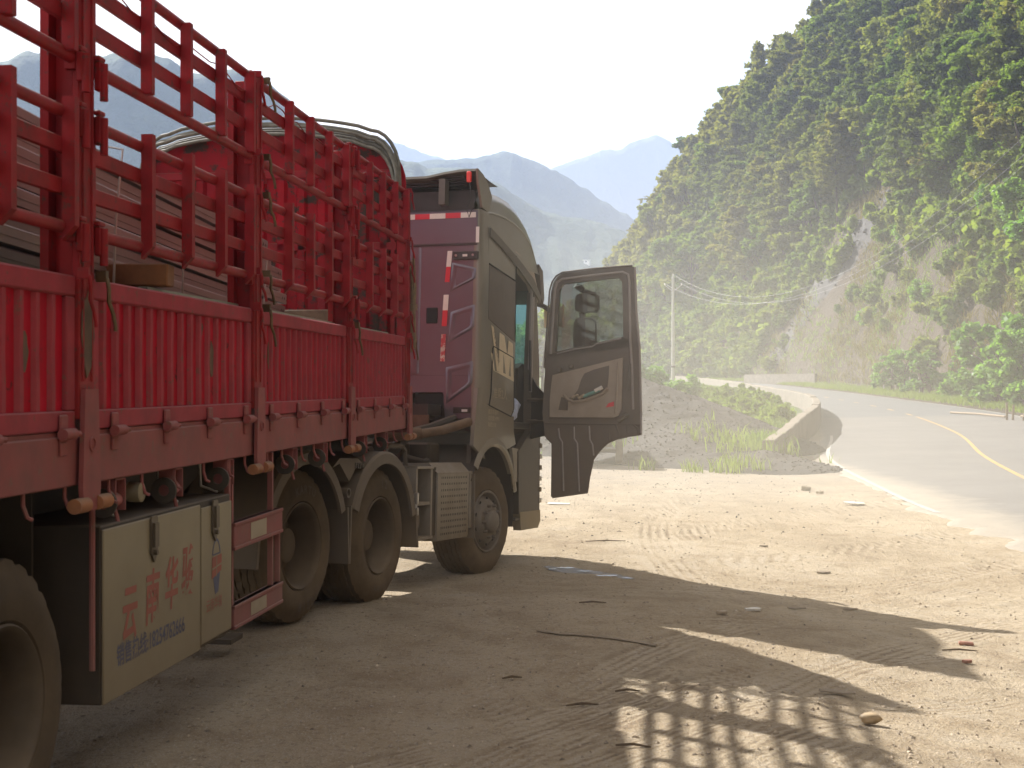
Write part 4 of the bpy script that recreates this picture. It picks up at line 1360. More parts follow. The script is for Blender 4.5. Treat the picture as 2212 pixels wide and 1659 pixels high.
# battery box / shelf and perforated guard between the drive wheels and the cab
b = MB()
b.box(-.50, -.02, 2.20, 2.235, .47, 1.13, .004); b.box(-.50, -.02, 2.56, 2.60, .47, 1.13, .004)
b.box(-.50, -.01, 2.20, 2.60, 1.105, 1.13, .004); b.box(-.50, -.01, 2.20, 2.60, .47, .50, .004); b.box(-.5, -.03, 2.24, 2.56, .78, .81)
b.build('battery_frame', M['silver'], TRUCK)
MB().box(-.50, -.20, 2.24, 2.56, .50, 1.10).build('battery_box', M['fender'], TRUCK)
b = MB(); b.lathe([(-.14, 0), (-.14, .11), (.0, .13), (.01, .12), (.01, 0)], (-.12, 2.40, .64), 'x', 20)
b.build('air_filter_cup', M['silver'], TRUCK)
b = MB(); b.tube([(0, 2.13, .72), (.01, 2.13, .86)], .018, 8); b.box(-.01, .03, 2.11, 2.15, .80, .90, .006); b.box(0.0, .03, 2.115, 2.15, .70, .77, .006)
b.build('padlock', M['chrome'], TRUCK)
pg = MB()
pg.prism([(-.55, .44), (-.01, .44), (.0, .46), (.0, 1.06), (-.09, 1.155), (-.55, 1.155)], 'y', 2.68, 3.52)
GUARD = pg.build('perforated_guard', M['silver'], TRUCK)
pr = MB()
for r_ in range(10):
    for c_ in range(15):
        yy = 2.78 + c_ * .048; zz = .50 + r_ * .058
        pr.add([(.0015, yy - .008, zz - .010), (.0015, yy + .008, zz - .010), (.0015, yy + .008, zz + .010), (.0015, yy - .008, zz + .010)], [(0, 1, 2, 3)])
pr.build('perforations', M['hole'], GUARD, smooth=False)
MB().prism([(-.09, 1.156), (.0, 1.061), (.004, 1.065), (-.088, 1.162)], 'y', 2.66, 3.54).build('guard_edge', M['silver'], GUARD)
MB().box(-.55, -.02, 2.60, 2.68, .50, 1.12).build('silencer_body', M['dark'], TRUCK)
b = MB(); b.tube([(-.3, 2.12, 1.12), (-.3, 2.14, 1.27), (-.3, 2.22, 1.31), (-.3, 2.52, 1.31), (-.3, 2.60, 1.27), (-.3, 2.62, 1.12)], .022, 8); b.build('grab_loop', M['fender'], TRUCK)

# chassis clutter behind the cab
b = MB()
for (p, r_) in [([(-.4, 1.9, 1.25), (-.42, 2.3, 1.30), (-.45, 2.7, 1.28), (-.5, 3.1, 1.42)], .055), ([(-.55, 2.0, 1.45), (-.5, 2.6, 1.38), (-.3, 3.2, 1.50), (-.15, 3.5, 1.6)], .035), ([(-.9, 2.2, 1.5), (-.8, 2.9, 1.2), (-.6, 3.5, 1.25)], .03), ([(-.35, 2.7, 1.2), (-.3, 3.1, 1.15), (-.4, 3.5, 1.2)], .04)]:
    b.tube(p, r_, 8)
b.build('air_hose', M['black'], TRUCK)
b = MB(); b.lathe([(-.5, 0), (-.5, .13), (.5, .13), (.5, 0)], (-1.24, 2.4, 1.32), 'x', 18); b.build('air_tank', M['dark'], TRUCK)
b = MB(); b.box(-1.4, -.5, 3.0, 3.55, .75, 1.35, .02); b.box(-.7, -.3, 3.2, 3.5, 1.0, 1.35, .02); b.build('gearbox', M['dark'], TRUCK)
b = MB(); b.tube([(-.30, 2.85, 1.42), (-.14, 3.15, 1.47), (.0, 3.5, 1.56)], .045, 10); b.tube([(-.55, 2.6, 1.40), (-.25, 2.85, 1.43)], .06, 10); b.build('tilt_cylinder', M['rust'], TRUCK)
b = MB()
grid = [[(x, 3.42 + .0 * a, z) for x in (-.78, -.36)] for z in (1.5, 1.6, 1.73)]
b.prism([(-.78, 1.36), (-.70, 1.55), (-.62, 1.72), (-.36, 1.73), (-.36, 1.62), (-.55, 1.58), (-.66, 1.42), (-.70, 1.36)], 'y', 3.30, 3.66)
b.build('engine_guard', M['black'], TRUCK)
MB().box(-.66, -.34, 3.28, 3.30, 1.42, 1.62).build('engine_bracket', M['rust'], TRUCK)
b = MB()
for k in range(6):
    b.box(-.16, -.09, 3.2 + k * .0, 3.75, .80 + k * .018, .815 + k * .018)
b.build('leaf_spring', M['dark'], TRUCK)

# --------------------------------------------------------------- cab
CAB = MB()
XR, XL = .02, -TW - .02
# roof shell: stations along y
ST = [(3.72, 3.93), (3.95, 3.99), (4.30, 4.035), (4.60, 4.05), (4.90, 4.045), (5.15, 4.005), (5.38, 3.935), (5.58, 3.825), (5.73, 3.67), (5.83, 3.45), (5.86, 3.13)]
grid = []
for y, T in ST:
    lo = min(3.30, T - .16)
    row = [(XR, lo), (XR - .016, max(T - .32, lo + .03)), (XR - .06, max(T - .17, lo + .06)), (XR - .12, T - .06), (XR - .24, T - .012), (-.8, T + .012), (-1.24, T + .018)]
    full = row + [(-TW - p[0], p[1]) for p in row[:-1][::-1]]
    grid.append([(p[0], y, p[1]) for p in full])
CAB.sheet(grid)
cabroof = CAB.build('cab_roof', M['cab'], TRUCK, angle=50)
# crease ridges pressed into the roof side
b = MB()
b.tube([(.008, 3.78, 3.68), (.006, 4.10, 3.73), (.004, 4.45, 3.75), (.002, 4.80, 3.74), (.0, 5.15, 3.69), (-.004, 5.45, 3.58), (-.004, 5.68, 3.38)], .012, 6); b.build('roof_crease', M['cab'], cabroof)
# deflector lip over the back of the roof
b = MB()
gl = []
for x in list(np.linspace(.0, -TW, 15)):
    e = .0 if x > -.28 or x < -TW + .28 else (-.05 if x < -.36 and x > -TW + .36 else -.02)
    gl.append([(x, 4.25, 4.03), (x, 4.02, 4.035), (x, 3.80, 4.05 + e * .7), (x, 3.585, 4.085 + e), (x, 3.575, 4.06 + e), (x, 3.80, 4.01 + e * .7), (x, 3.95, 3.93)])
b.sheet(gl)
DEF = b.build('roof_deflector', M['cab'], cabroof)
for x in (.005, -TW - .005):
    b = MB(); b.prism([(3.575, 4.085), (3.60, 3.95), (3.73, 3.72), (3.93, 3.70), (4.03, 3.88), (3.90, 3.99), (3.75, 4.055)], 'x', x - .012, x + .012)
    b.build('deflector_side', M['cab'], cabroof)
MB().box(-2.40, -.06, 3.715, 3.735, 3.66, 3.90).build('deflector_recess', M['seat'], cabroof)
b = MB()
for k in range(4):
    b.box(-2.3, -.15, 3.62 + k * .035, 3.63 + k * .035, 4.015 - k * .02, 4.03 - k * .02)
b.build('deflector_rib', M['seat'], cabroof)
MB().box(-.40, -.33, 3.58, 3.70, 3.74, 4.00, .004).build('deflector_strut', M['fender'], cabroof)
MB().box(-.095, -.045, 3.545, 3.58, 3.945, 4.055, .01).build('marker_lamp', M['lamp_red'], cabroof)
b = MB(); b.tube([(-.06, 3.57, 3.94), (-.05, 3.58, 3.80), (-.10, 3.60, 3.68), (-.075, 3.59, 3.60), (-.04, 3.62, 3.72), (-.02, 3.66, 3.86)], .006, 5); b.build('lamp_wire', M['black'], cabroof)

# back wall
bk = MB()
bk.box(XL + .03, XR - .03, 3.70, 3.74, 2.02, 3.70, .01)
BACK = bk.build('cab_back', M['cab_back'], TRUCK)
b = MB(); b.prism([(XL + .05, 2.03), (XR - .035, 2.03), (XR - .035, 1.60), (-.33, 1.60), (-.36, 1.86), (-.66, 1.86), (-.80, 1.80), (XL + .05, 1.80)], 'y', 3.702, 3.738); b.build('back_panel', M['cab_back'], BACK)
MB().box(XL + .05, XR - .035, 3.688, 3.703, 3.355, 3.69, .012).build('back_panel', M['cab_back'], BACK)
MB().box(XL + .05, XR - .035, 3.690, 3.701, 3.338, 3.350, .0).build('back_seam', M['black'], BACK)
# wide vertical pressings
for x0, x1 in ((-.78, -.62), (-1.3, -1.1)):
    MB().prism([(x0, 3.70), (x0 + .03, 3.685), (x1 - .03, 3.685), (x1, 3.70)], 'z', 2.05, 3.33).build('back_pressing', M['cab_back'], BACK)
def emboss(pts):
    cx = sum(p[0] for p in pts) / len(pts); cz = sum(p[1] for p in pts) / len(pts); n = len(pts)
    def ins(k, y): return [(cx + (p[0] - cx) * k, y, cz + (p[1] - cz) * k) for p in pts]
    b = MB(); vs = ins(1.08, 3.701) + ins(.93, 3.687) + ins(.84, 3.687) + ins(.68, 3.699)
    fs = [(r_ * n + i, r_ * n + (i + 1) % n, (r_ + 1) * n + (i + 1) % n, (r_ + 1) * n + i) for r_ in range(3) for i in range(n)]
    b.add(vs, fs); b.build('back_pressing', M['cab_back'], BACK, angle=80)
emboss([(-.28, 3.16), (-.03, 3.10), (-.03, 3.01), (-.08, 2.98), (-.29, 2.88)])
emboss([(-.28, 2.66), (-.04, 2.73), (-.04, 2.52), (-.09, 2.48), (-.30, 2.37)])
emboss([(-.32, 2.10), (-.05, 2.16), (-.05, 1.96), (-.10, 1.91), (-.31, 1.76)])
MB().box(-.55, -.43, 3.690, 3.702, 2.555, 2.715, .01).build('back_vent', M['hole'], BACK)
b = MB(); b.box(-.27, .0, 3.675, 3.70, 3.19, 3.275, .006); b.build('back_bracket', M['black'], BACK)
for x in (-.235, -.055):
    MB().lathe([(3.665, 0), (3.665, .012), (3.675, .012)], (x, 0, 3.235), 'y', 10).build('bracket_bolt', M['chrome'], BACK)
MB().box(-.165, -.115, 3.672, 3.675, 3.222, 3.245).build('bracket_sticker', M['white'], BACK)
def tape(pts, mat):
    b = MB(); b.prism(pts, 'y', 3.682, 3.686); b.build('reflective_tape', mat, BACK)
for k, (x0, x1) in enumerate(((-.86, -.69), (-.69, -.53), (-.53, -.36), (-.36, -.195), (-.195, -.035))):
    tape([(x0, 3.615), (x1, 3.615), (x1, 3.668), (x0, 3.668)], M['white'] if k % 2 == 0 else M['redtape'])
def vstrip(x0, z0, x1, z1, w_, mt):
    b = MB(); b.prism([(x0, z0), (x0 + w_, z0), (x1 + w_, z1), (x1, z1)], 'y', 3.692, 3.696); b.build('reflective_tape', mt, BACK)
vstrip(-.345, 3.125, -.333, 3.285, .05, M['white']); vstrip(-.357, 2.97, -.345, 3.125, .05, M['redtape'])
vstrip(-.374, 2.685, -.366, 2.842, .054, M['white']); vstrip(-.382, 2.525, -.374, 2.685, .054, M['redtape'])
vstrip(-.392, 2.17, -.384, 2.445, .05, M['worntape'])
tape([(-.03, 3.36), (.004, 3.36), (.004, 3.52), (-.03, 3.52)], M['white'])
MB().box(-.65, -.35, 3.695, 3.70, 1.70, 1.84).build('back_opening', M['hole'], BACK)
MB().box(-.62, -.38, 3.686, 3.696, 1.66, 1.71, .004).build('back_step', M['silver'], BACK)
MB().box(-.24, -.06, 3.69, 3.70, 1.65, 1.71).build('back_plate', M['black'], BACK)
MB().box(-.15, -.09, 3.687, 3.69, 1.665, 1.69).build('plate_sticker', M['white'], BACK)

# right side: rounded rear corner, side panel behind the door, skirt with wheel arch
b = MB(); grid = []
for z in (1.31, 1.7, 2.1, 2.6, 3.1, 3.5, 3.7):
    t_ = .0 if z < 3.3 else .012
    grid.append([(-.055, 3.70, z), (-.02, 3.695, z), (.012 - t_, 3.705, z), (.028 - t_, 3.735, z), (.030 - t_, 3.80, z), (.030 - t_, 3.93, z)])
b.sheet(grid); b.build('corner_fairing', M['silver'] if False else M['cab'], TRUCK, angle=60)
side = MB()
side.prism([(3.935, 1.76), (3.935, 3.56), (4.18, 3.54), (4.86, 3.40), (4.86, 2.45), (4.845, 1.70), (4.74, 1.665)], 'x', -.012, .024)
SIDE = side.build('cab_side', M['cab'], TRUCK, smooth=False)
b = MB(); b.prism([(4.105, 2.345), (4.80, 2.275), (4.828, 1.74), (4.735, 1.66), (4.01, 1.752), (4.065, 1.85)], 'x', .024, .0285); HATCH = b.build('locker_hatch', M['cab'], SIDE, smooth=False)
b = MB(); hp_ = [(4.012, 1.745), (4.062, 1.85), (4.098, 2.335), (4.125, 2.352), (4.795, 2.282), (4.812, 2.262), (4.836, 1.74), (4.74, 1.652)]
b.tube([(.0285, p[0], p[1]) for p in hp_ + [hp_[0]]], .0065, 5); b.build('hatch_gap', M['hole'], SIDE)
b = MB(); b.prism([(3.95, 2.62), (4.83, 2.46), (4.83, 3.12), (3.95, 3.17)], 'x', .024, .028); b.build('quarter_window', M['doordark'], SIDE, smooth=False)
b = MB(); b.tube([(.030, 3.945, 3.18), (.030, 4.835, 3.115)], .008, 6); b.tube([(.030, 4.835, 3.39), (.030, 4.835, 2.46)], .006, 5); b.build('side_seam', M['hole'], SIDE)
b = MB(); b.prism([(3.94, 3.55), (4.30, 3.48), (4.9, 3.36), (5.45, 3.22), (5.74, 3.06), (5.74, 2.98), (5.40, 3.11), (4.9, 3.26), (4.3, 3.40), (3.94, 3.46)], 'x', .022, .042); b.build('drip_rail', M['fender'], SIDE)
skirt = MB()
arc = [(4.20 + .71 * cos(radians(a)), .62 + .71 * sin(radians(a))) for a in np.linspace(146, 40, 14)]
sk = [(3.60, 1.34), (3.68, 1.755), (3.90, 1.755), (4.74, 1.66), (4.845, 1.69), (4.86, 1.50), (4.97, 1.28), (5.02, 1.20)] 
outl = [(3.56, 1.33), (3.665, 1.90), (3.93, 1.90), (3.93, 1.755), (4.74, 1.655), (4.845, 1.655), (4.855, 1.50), (4.93, 1.36)] + [(4.20 + .80 * cos(radians(a)), .62 + .80 * sin(radians(a))) for a in (58, 50, 42, 34)] + [(4.20 + .71 * cos(radians(a)), .62 + .71 * sin(radians(a))) for a in np.linspace(36, 122, 16)] + [(3.93, 1.20), (3.80, 1.235)]
skirt.prism(outl, 'x', -.012, .026)
SKIRT = skirt.build('wheel_skirt', M['cab'], TRUCK, smooth=False)
b = MB()
gr = []
for a in np.linspace(18, 140, 20):
    y = cos(radians(a)); z = sin(radians(a))
    gr.append([(.022, 4.20 + .80 * y, .62 + .80 * z), (.045, 4.20 + .775 * y, .62 + .775 * z), (.050, 4.20 + .73 * y, .62 + .73 * z), (.03, 4.20 + .705 * y, .62 + .705 * z)])
b.sheet(gr); b.build('arch_lip', M['cab'], SKIRT)
b = MB()
gr = [[(x, 4.20 + .72 * cos(radians(a)), .62 + .72 * sin(radians(a))) for x in (.01, -.15, -.30, -.45, -.62)] for a in np.linspace(-12, 150, 22)]
b.sheet(gr)
LIN = b.build('arch_liner', M['black'], TRUCK)
for k in range(4):
    b = MB(); gr2 = [[(x, 4.20 + .70 * cos(radians(a)), .62 + .70 * sin(radians(a))) for x in (-.06 - k * .14, -.09 - k * .14)] for a in np.linspace(-5, 140, 14)]
    b.sheet(gr2); b.build('liner_rib', M['black'], LIN)
flap(3.60, 3.625, .42, 1.05, .02).build('mud_flap', M['fender'], TRUCK)
MB().box(-.06, .0, 3.56, 3.63, .52, 1.08, .004).build('flap_bracket', M['silver'], TRUCK)
MB().box(-.10, -.06, 3.72, 3.76, .95, 1.35).build('skirt_stay', M['fender'], TRUCK)

# decal on the side: big letter, slanted bars
def decal(pts, mat, x=.030, parent=None, name='decal'):
    b = MB(); b.prism(pts, 'x', x, x + .0012); b.build(name, mat, parent or SIDE, smooth=False)
decal([(4.03, 2.565), (4.105, 2.55), (4.205, 2.36), (4.322, 2.144), (4.30, 2.104), (4.235, 2.104), (4.165, 2.28)], M['beige'])
decal([(4.035, 2.284), (4.078, 2.277), (4.165, 2.106), (4.13, 2.106)], M['beige'])
decal([(4.30, 2.514), (4.465, 2.489), (4.569, 2.296), (4.608, 2.457), (4.753, 2.432), (4.811, 2.028), (4.13, 2.105), (4.30, 2.098)], M['beige'])
decal([(4.441, 2.297), (4.522, 2.094), (4.44, 2.10)], M['cab'], .0316); decal([(4.673, 2.271), (4.70, 2.075), (4.633, 2.082)], M['cab'], .0316)
def side_text(body, size, y, z, mat, slope=0.0, x=.0318, st=(1, 1), parent=None, rot=0.0):
    vs, fs = text_shape(body, size, bold=.0008)
    b = MB(); ca, sa = cos(rot), sin(rot)
    b.add([(x, y + (v[0] * st[0] * ca - v[1] * st[1] * sa), z + (v[0] * st[0] * sa + v[1] * st[1] * ca)) for v in vs], fs)
    b.build('lettering', mat, parent or SIDE, smooth=False)
side_text('DE MODUL', .075, 4.10, 2.50, M['doordark'], rot=radians(-62))
side_text('准乘2人', .125, 4.13, 1.83, M['paleink'], st=(1.05, 1.0))
for k, s_ in enumerate(('最高车速89', '总质量24990', '轴距3300')):
    side_text(s_, .055, 3.99, 1.66 - k * .065, M['paleink'], x=.0272, st=(1.2, 1), parent=SKIRT)

# door opening: header, front pillar, sill, steps, interior
b = MB(); b.prism([(4.85, 3.30), (5.45, 3.16), (5.70, 2.98), (5.72, 3.10), (5.5, 3.36), (4.85, 3.45)], 'x', -.05, .015); b.build('door_header', M['dooring'], TRUCK)
b = MB(); b.prism([(5.56, 3.08), (5.66, 3.02), (5.80, 2.3), (5.84, 1.55), (5.84, .95), (5.50, .95), (5.50, 1.55), (5.48, 2.2)], 'x', -.07, .015); b.build('front_pillar', M['doordark'], TRUCK)
b = MB(); b.prism([(5.46, 3.12), (5.49, 3.10), (5.44, 2.2), (5.40, 2.2)], 'x', .0, .02); b.tube([(.02, 5.50, 3.02), (.022, 5.47, 2.4), (.02, 5.46, 1.95)], .018, 7); b.build('door_seal', M['seal'], TRUCK)
b = MB(); b.tube([(.03, 5.38, 2.52), (.04, 5.37, 2.3), (.04, 5.37, 1.95)], .014, 7); b.build('grab_handle', M['black'], TRUCK)
MB().box(-.55, .0, 4.86, 5.52, 1.53, 1.60, .01).build('door_sill', M['black'], TRUCK)
for z, dx in ((1.22, -.02), (.88, .0), (.56, .02)):
    MB().box(-.35, dx, 4.98, 5.48, z - .03, z, .006).build('cab_step', M['black'], TRUCK)
MB().box(-.40, -.35, 4.9, 5.5, .5, 1.55).build('step_back', M['black'], TRUCK)
b = MB(); b.prism([(4.87, 1.32), (5.30, 1.30), (5.32, .95), (5.0, .95)], 'x', -.03, .005); b.build('step_panel', M['silver'], TRUCK)
b = MB(); b.box(XL + .06, -.06, 3.76, 5.75, 1.48, 1.54); b.build('cab_floor', M['seat'], TRUCK)
b = MB(); b.box(-.85, -.25, 4.15, 4.75, 1.54, 2.02, .05); b.box(-.85, -.25, 4.08, 4.24, 2.0, 2.78, .05); b.box(-.72, -.38, 4.06, 4.2, 2.79, 2.98, .04); b.build('passenger_seat', M['seat'], TRUCK)
b = MB(); b.box(-2.25, -1.65, 4.15, 4.75, 1.54, 2.02, .05); b.box(-2.25, -1.65, 4.08, 4.24, 2.0, 2.78, .05); b.build('driver_seat', M['seat'], TRUCK)
b = MB(); b.prism([(5.25, 1.9), (5.30, 2.20), (5.45, 2.27), (5.76, 2.22), (5.78, 1.55), (5.35, 1.55)], 'x', XL + .08, -.08); b.build('dashboard', M['seat'], TRUCK)
b = MB(); b.box(XL + .06, -.06, 3.75, 5.4, 3.50, 3.54); b.build('cab_ceiling', M['dooring'], TRUCK)
# left side wall with window
b = MB()
x = -TW - .0
b.ring([(3.74, 1.5), (5.78, 1.5), (5.72, 3.0), (5.5, 3.3), (3.74, 3.5)], [(4.75, 2.28), (5.60, 2.22), (5.55, 3.0), (5.42, 3.12), (4.75, 3.20)], 'x', x - .03, x + .01); b.build('cab_side_far', M['cab'], TRUCK)
b = MB(); b.prism([(4.75, 2.28), (5.60, 2.22), (5.55, 3.0), (5.42, 3.12), (4.75, 3.20)], 'x', x - .012, x - .006); b.build('window_glass', M['glass_teal'], TRUCK)
# front: windscreen, grille, bumper
b = MB(); b.prism([(5.76, 3.12), (5.84, 2.25), (5.85, 2.25), (5.775, 3.13)], 'x', XL + .08, -.08); b.build('windscreen', M['glass_teal'], TRUCK)
b = MB(); b.prism([(5.80, 2.25), (5.87, 2.22), (5.92, 1.5), (5.90, 1.0), (5.78, 1.0)], 'x', XL + .05, -.05); b.build('grille_panel', M['black'], TRUCK)
b = MB()
b.prism([(4.94, .82), (5.05, 1.28), (5.50, 1.52), (5.86, 1.52), (5.88, .62), (5.55, .60), (5.10, .60)][1:], 'x', -.05, .02)
b.build('bumper_side', M['black'], TRUCK)
b = MB(); b.prism([(5.12, .62), (5.88, .62), (5.90, .50), (5.80, .42), (5.16, .42)], 'x', -.06, .028); b.box(XL + .02, XR - .05, 5.80, 5.92, .42, 1.0, .03); b.build('front_bumper', M['toolbox'], TRUCK)
for k in range(6):
    MB().box(-.05, .034, 5.84, 5.915, .70 + k * .125, .755 + k * .125, .006).build('grille_slot', M['chrome'] if k % 2 == 0 else M['fender'], TRUCK)
b = MB(); b.prism([(5.70, 3.42), (5.86, 3.36), (5.93, 3.05), (5.88, 2.98), (5.80, 3.05)], 'x', XL + .15, .025); b.build('sun_visor', M['doordark'], TRUCK)
b = MB(); b.tube([(-.15, 5.88, 3.02), (-.02, 6.02, 2.98), (.10, 6.10, 2.90)], .03, 8); b.build('mirror_arm', M['black'], TRUCK)
b = MB()
gr = []
for k in range(9):
    a = pi * k / 8
    gr.append([(.10 + .13 * sin(q), 6.05 + .09 * cos(q), 2.86 + .14 * cos(a) * (1 - .15 * abs(cos(q)))) for q in np.linspace(-1.2, 1.9, 7)])
b.sheet(gr); b.build('front_mirror', M['beige'], TRUCK, angle=70)

# --------------------------------------------------------------- open door (stands across the truck, swung out on its front hinges)
FD = 5.20
door = MB()
outer = [(.250, 1.713), (.276, 2.328), (.327, 3.046), (.353, 3.139), (.395, 3.20), (.455, 3.236), (.80, 3.268), (1.21, 3.297), (1.25, 3.285), (1.272, 2.79), (1.309, 2.435), (1.338, 1.733), (1.345, 1.63)]
inner = [(.385, 2.20), (.385, 2.393), (.416, 3.044), (.432, 3.09), (.455, 3.113), (.484, 3.123), (.78, 3.15), (1.08, 3.175), (1.115, 3.15), (1.130, 3.10), (1.142, 2.531), (1.142, 2.42), (1.142, 2.42)]
# frame around the window (upper) and solid lower leaf
up_o = [(.276, 2.30), (.327, 3.046), (.353, 3.139), (.395, 3.20), (.455, 3.236), (.80, 3.268), (1.21, 3.297), (1.25, 3.285), (1.272, 2.79), (1.309, 2.435)]
up_i = [(.385, 2.375), (.416, 3.044), (.432, 3.09), (.455, 3.113), (.484, 3.123), (.78, 3.15), (1.08, 3.175), (1.120, 3.13), (1.132, 2.95), (1.142, 2.531)]
door.ring(up_o, up_i, 'y', FD - .03, FD + .045)
door.prism([(.276, 2.298), (.385, 2.374), (1.142, 2.530), (1.309, 2.434), (1.338, 1.733), (1.345, 1.60), (.262, 1.60), (.250, 1.713)], 'y', FD - .03, FD + .045)
DOOR = door.build('door', M['doordark'], TRUCK, angle=30)
DOOR['label'] = 'open cab door swung out square to the truck'
b = MB(); b.prism([(.375, 2.37), (.41, 3.05), (.48, 3.13), (1.09, 3.182), (1.138, 3.12), (1.15, 2.525)], 'y', FD + .004, FD + .010); b.build('window_glass', M['glass'], DOOR, smooth=False)
def seal_path(pts, r, mat, name, y=FD - .032):
    b = MB(); b.tube([(p[0], y, p[1]) for p in pts], r, 7); b.build(name, mat, DOOR)
seal_path([(.335, 2.35), (.372, 3.06), (.395, 3.135), (.45, 3.172), (.80, 3.205), (1.13, 3.232), (1.19, 3.205), (1.205, 3.12), (1.222, 2.5), (1.245, 2.2), (1.262, 1.75)], .014, M['seal'], 'door_seal')
seal_path([(.262, 2.2), (.312, 3.05), (.34, 3.145), (.385, 3.208), (.455, 3.246), (.80, 3.278), (1.235, 3.300)], .010, M['doordark'], 'door_edge')
seal_path([(1.262, 3.28), (1.285, 2.79), (1.322, 2.43), (1.350, 1.72), (1.352, 1.50)], .013, M['seal'], 'door_edge')
seal_path([(1.20, 1.95), (1.215, 2.05), (1.212, 2.15), (1.222, 2.24)], .016, M['fender'], 'door_latch')
seal_path([(.405, 2.355), (.60, 2.40), (.80, 2.43), (.84, 2.455), (1.12, 2.515)], .008, M['seal'], 'glass_wiper')
b = MB(); b.prism([(.338, 1.66), (.338, 1.846), (.35, 2.00), (.365, 2.118), (1.145, 2.305), (1.142, 2.0), (1.136, 1.745), (1.10, 1.68), (1.05, 1.66)], 'y', FD - .055, FD - .030); PANEL = b.build('door_trim', M['dooring'], DOOR, smooth=False)
pocket_pts = [(.545, 1.862), (.60, 1.89), (.652, 1.953), (.69, 2.07), (.725, 2.135), (.825, 2.176), (.999, 2.221), (.995, 2.10), (.982, 1.985), (.93, 1.925), (.721, 1.85), (.613, 1.836)]
b = MB(); b.prism(pocket_pts, 'y', FD - .058, FD - .0555); b.build('door_pocket', M['doordark'], DOOR, smooth=False)
b = MB(); pp = [(.50, 1.90), (.545, 1.852), (.613, 1.828), (.721, 1.842), (.93, 1.915), (.985, 1.975)]; b.tube([(p[0], FD - .064, p[1]) for p in pp], .016, 8); b.build('pocket_rim', M['dooring'], DOOR)
b = MB(); b.prism([(.965, 1.768), (.995, 1.812), (1.056, 1.834), (1.056, 1.782)], 'y', FD - .060, FD - .0555); b.build('door_reflector', M['redtape'], DOOR, smooth=False)
b = MB(); b.tube([(1.075, FD - .058, 1.70), (1.10, FD - .058, 2.26)], .012, 6); b.build('trim_strip', M['dooring'], DOOR)
b = MB(); b.prism([(.44, 1.74), (.545, 1.735), (.545, 1.86), (.47, 1.88)], 'y', FD - .062, FD - .0555); b.build('speaker_grille', M['doordark'], DOOR, smooth=False)
MB().box(.42, .47, FD - .07, FD - .03, 2.155, 2.20, .008).build('door_switch', M['doordark'], DOOR); MB().box(.55, .60, FD - .07, FD - .03, 2.19, 2.235, .008).build('door_switch', M['doordark'], DOOR)
# lower skirt of the door
sk = [(.262, 1.60), (1.345, 1.60), (1.347, 1.50), (1.343, 1.475), (1.20, 1.455), (1.089, 1.433), (.99, 1.39), (.917, 1.326), (.865, 1.265), (.825, 1.207), (.785, 1.02), (.762, 0.847), (.372, 0.785), (.356, .80), (.353, 1.371), (.30, 1.42), (.276, 1.449)]
b = MB(); b.prism([(p[0], min(p[1], 1.598)) for p in sk], 'y', FD - .015, FD + .03); FLAP = b.build('door_skirt', M['doordark'], DOOR, smooth=False)
for pts in ([(.43, 1.54), (.445, 1.44), (.475, 1.39), (.498, .86)], [(.605, 1.56), (.61, 1.43), (.645, 1.38), (.674, .86)], [(.775, 1.57), (.785, 1.42), (.815, 1.37), (.83, 1.25)], [(.995, 1.50), (1.005, 1.41)], [(1.07, 1.59), (1.10, 1.50), (1.10, 1.45)], [(1.26, 1.59), (1.31, 1.55), (1.315, 1.49)], [(1.16, 1.62), (1.19, 1.60), (1.20, 1.50)]):
    b = MB(); b.tube([(p[0], FD - .018, p[1]) for p in pts], .010, 6); b.build('skirt_rib', M['seal'] if len(pts) > 3 else M['doordark'], FLAP)
b = MB(); b.tube([(p[0], FD - .012, p[1]) for p in sk[4:13]], .008, 6); b.build('skirt_rib', M['doordark'], FLAP)
b = MB(); b.box(.28, 1.34, FD - .028, FD - .010, 1.585, 1.63, .004); b.build('skirt_rail', M['doordark'], FLAP)
b = MB(); b.tube([(1.10, FD - .05, 1.62), (1.17, FD - .06, 1.665), (1.215, FD - .05, 1.70)], .022, 8); b.build('door_hook', M['fender'], DOOR)
# hinge arms to the pillar
for z in (1.62, 1.86):
    b = MB(); b.tube([(.30, FD + .03, z), (.16, FD + .18, z), (-.02, 5.50, z)], .022, 8); b.build('door_hinge', M['doordark'], DOOR)
b = MB(); b.add([(.0, 5.52, 1.42), (.27, 5.24, 1.46), (.265, 5.24, 1.90), (.10, 5.42, 2.02), (.0, 5.52, 2.16), (.0, 5.55, 1.42), (.275, 5.27, 1.46), (.27, 5.27, 1.90), (.105, 5.45, 2.02), (.0, 5.55, 2.16)], [(0, 1, 2, 3, 4), (9, 8, 7, 6, 5), (0, 5, 6, 1), (1, 6, 7, 2), (2, 7, 8, 3), (3, 8, 9, 4)])
b.build('hinge_cover', M['black'], DOOR, smooth=False)
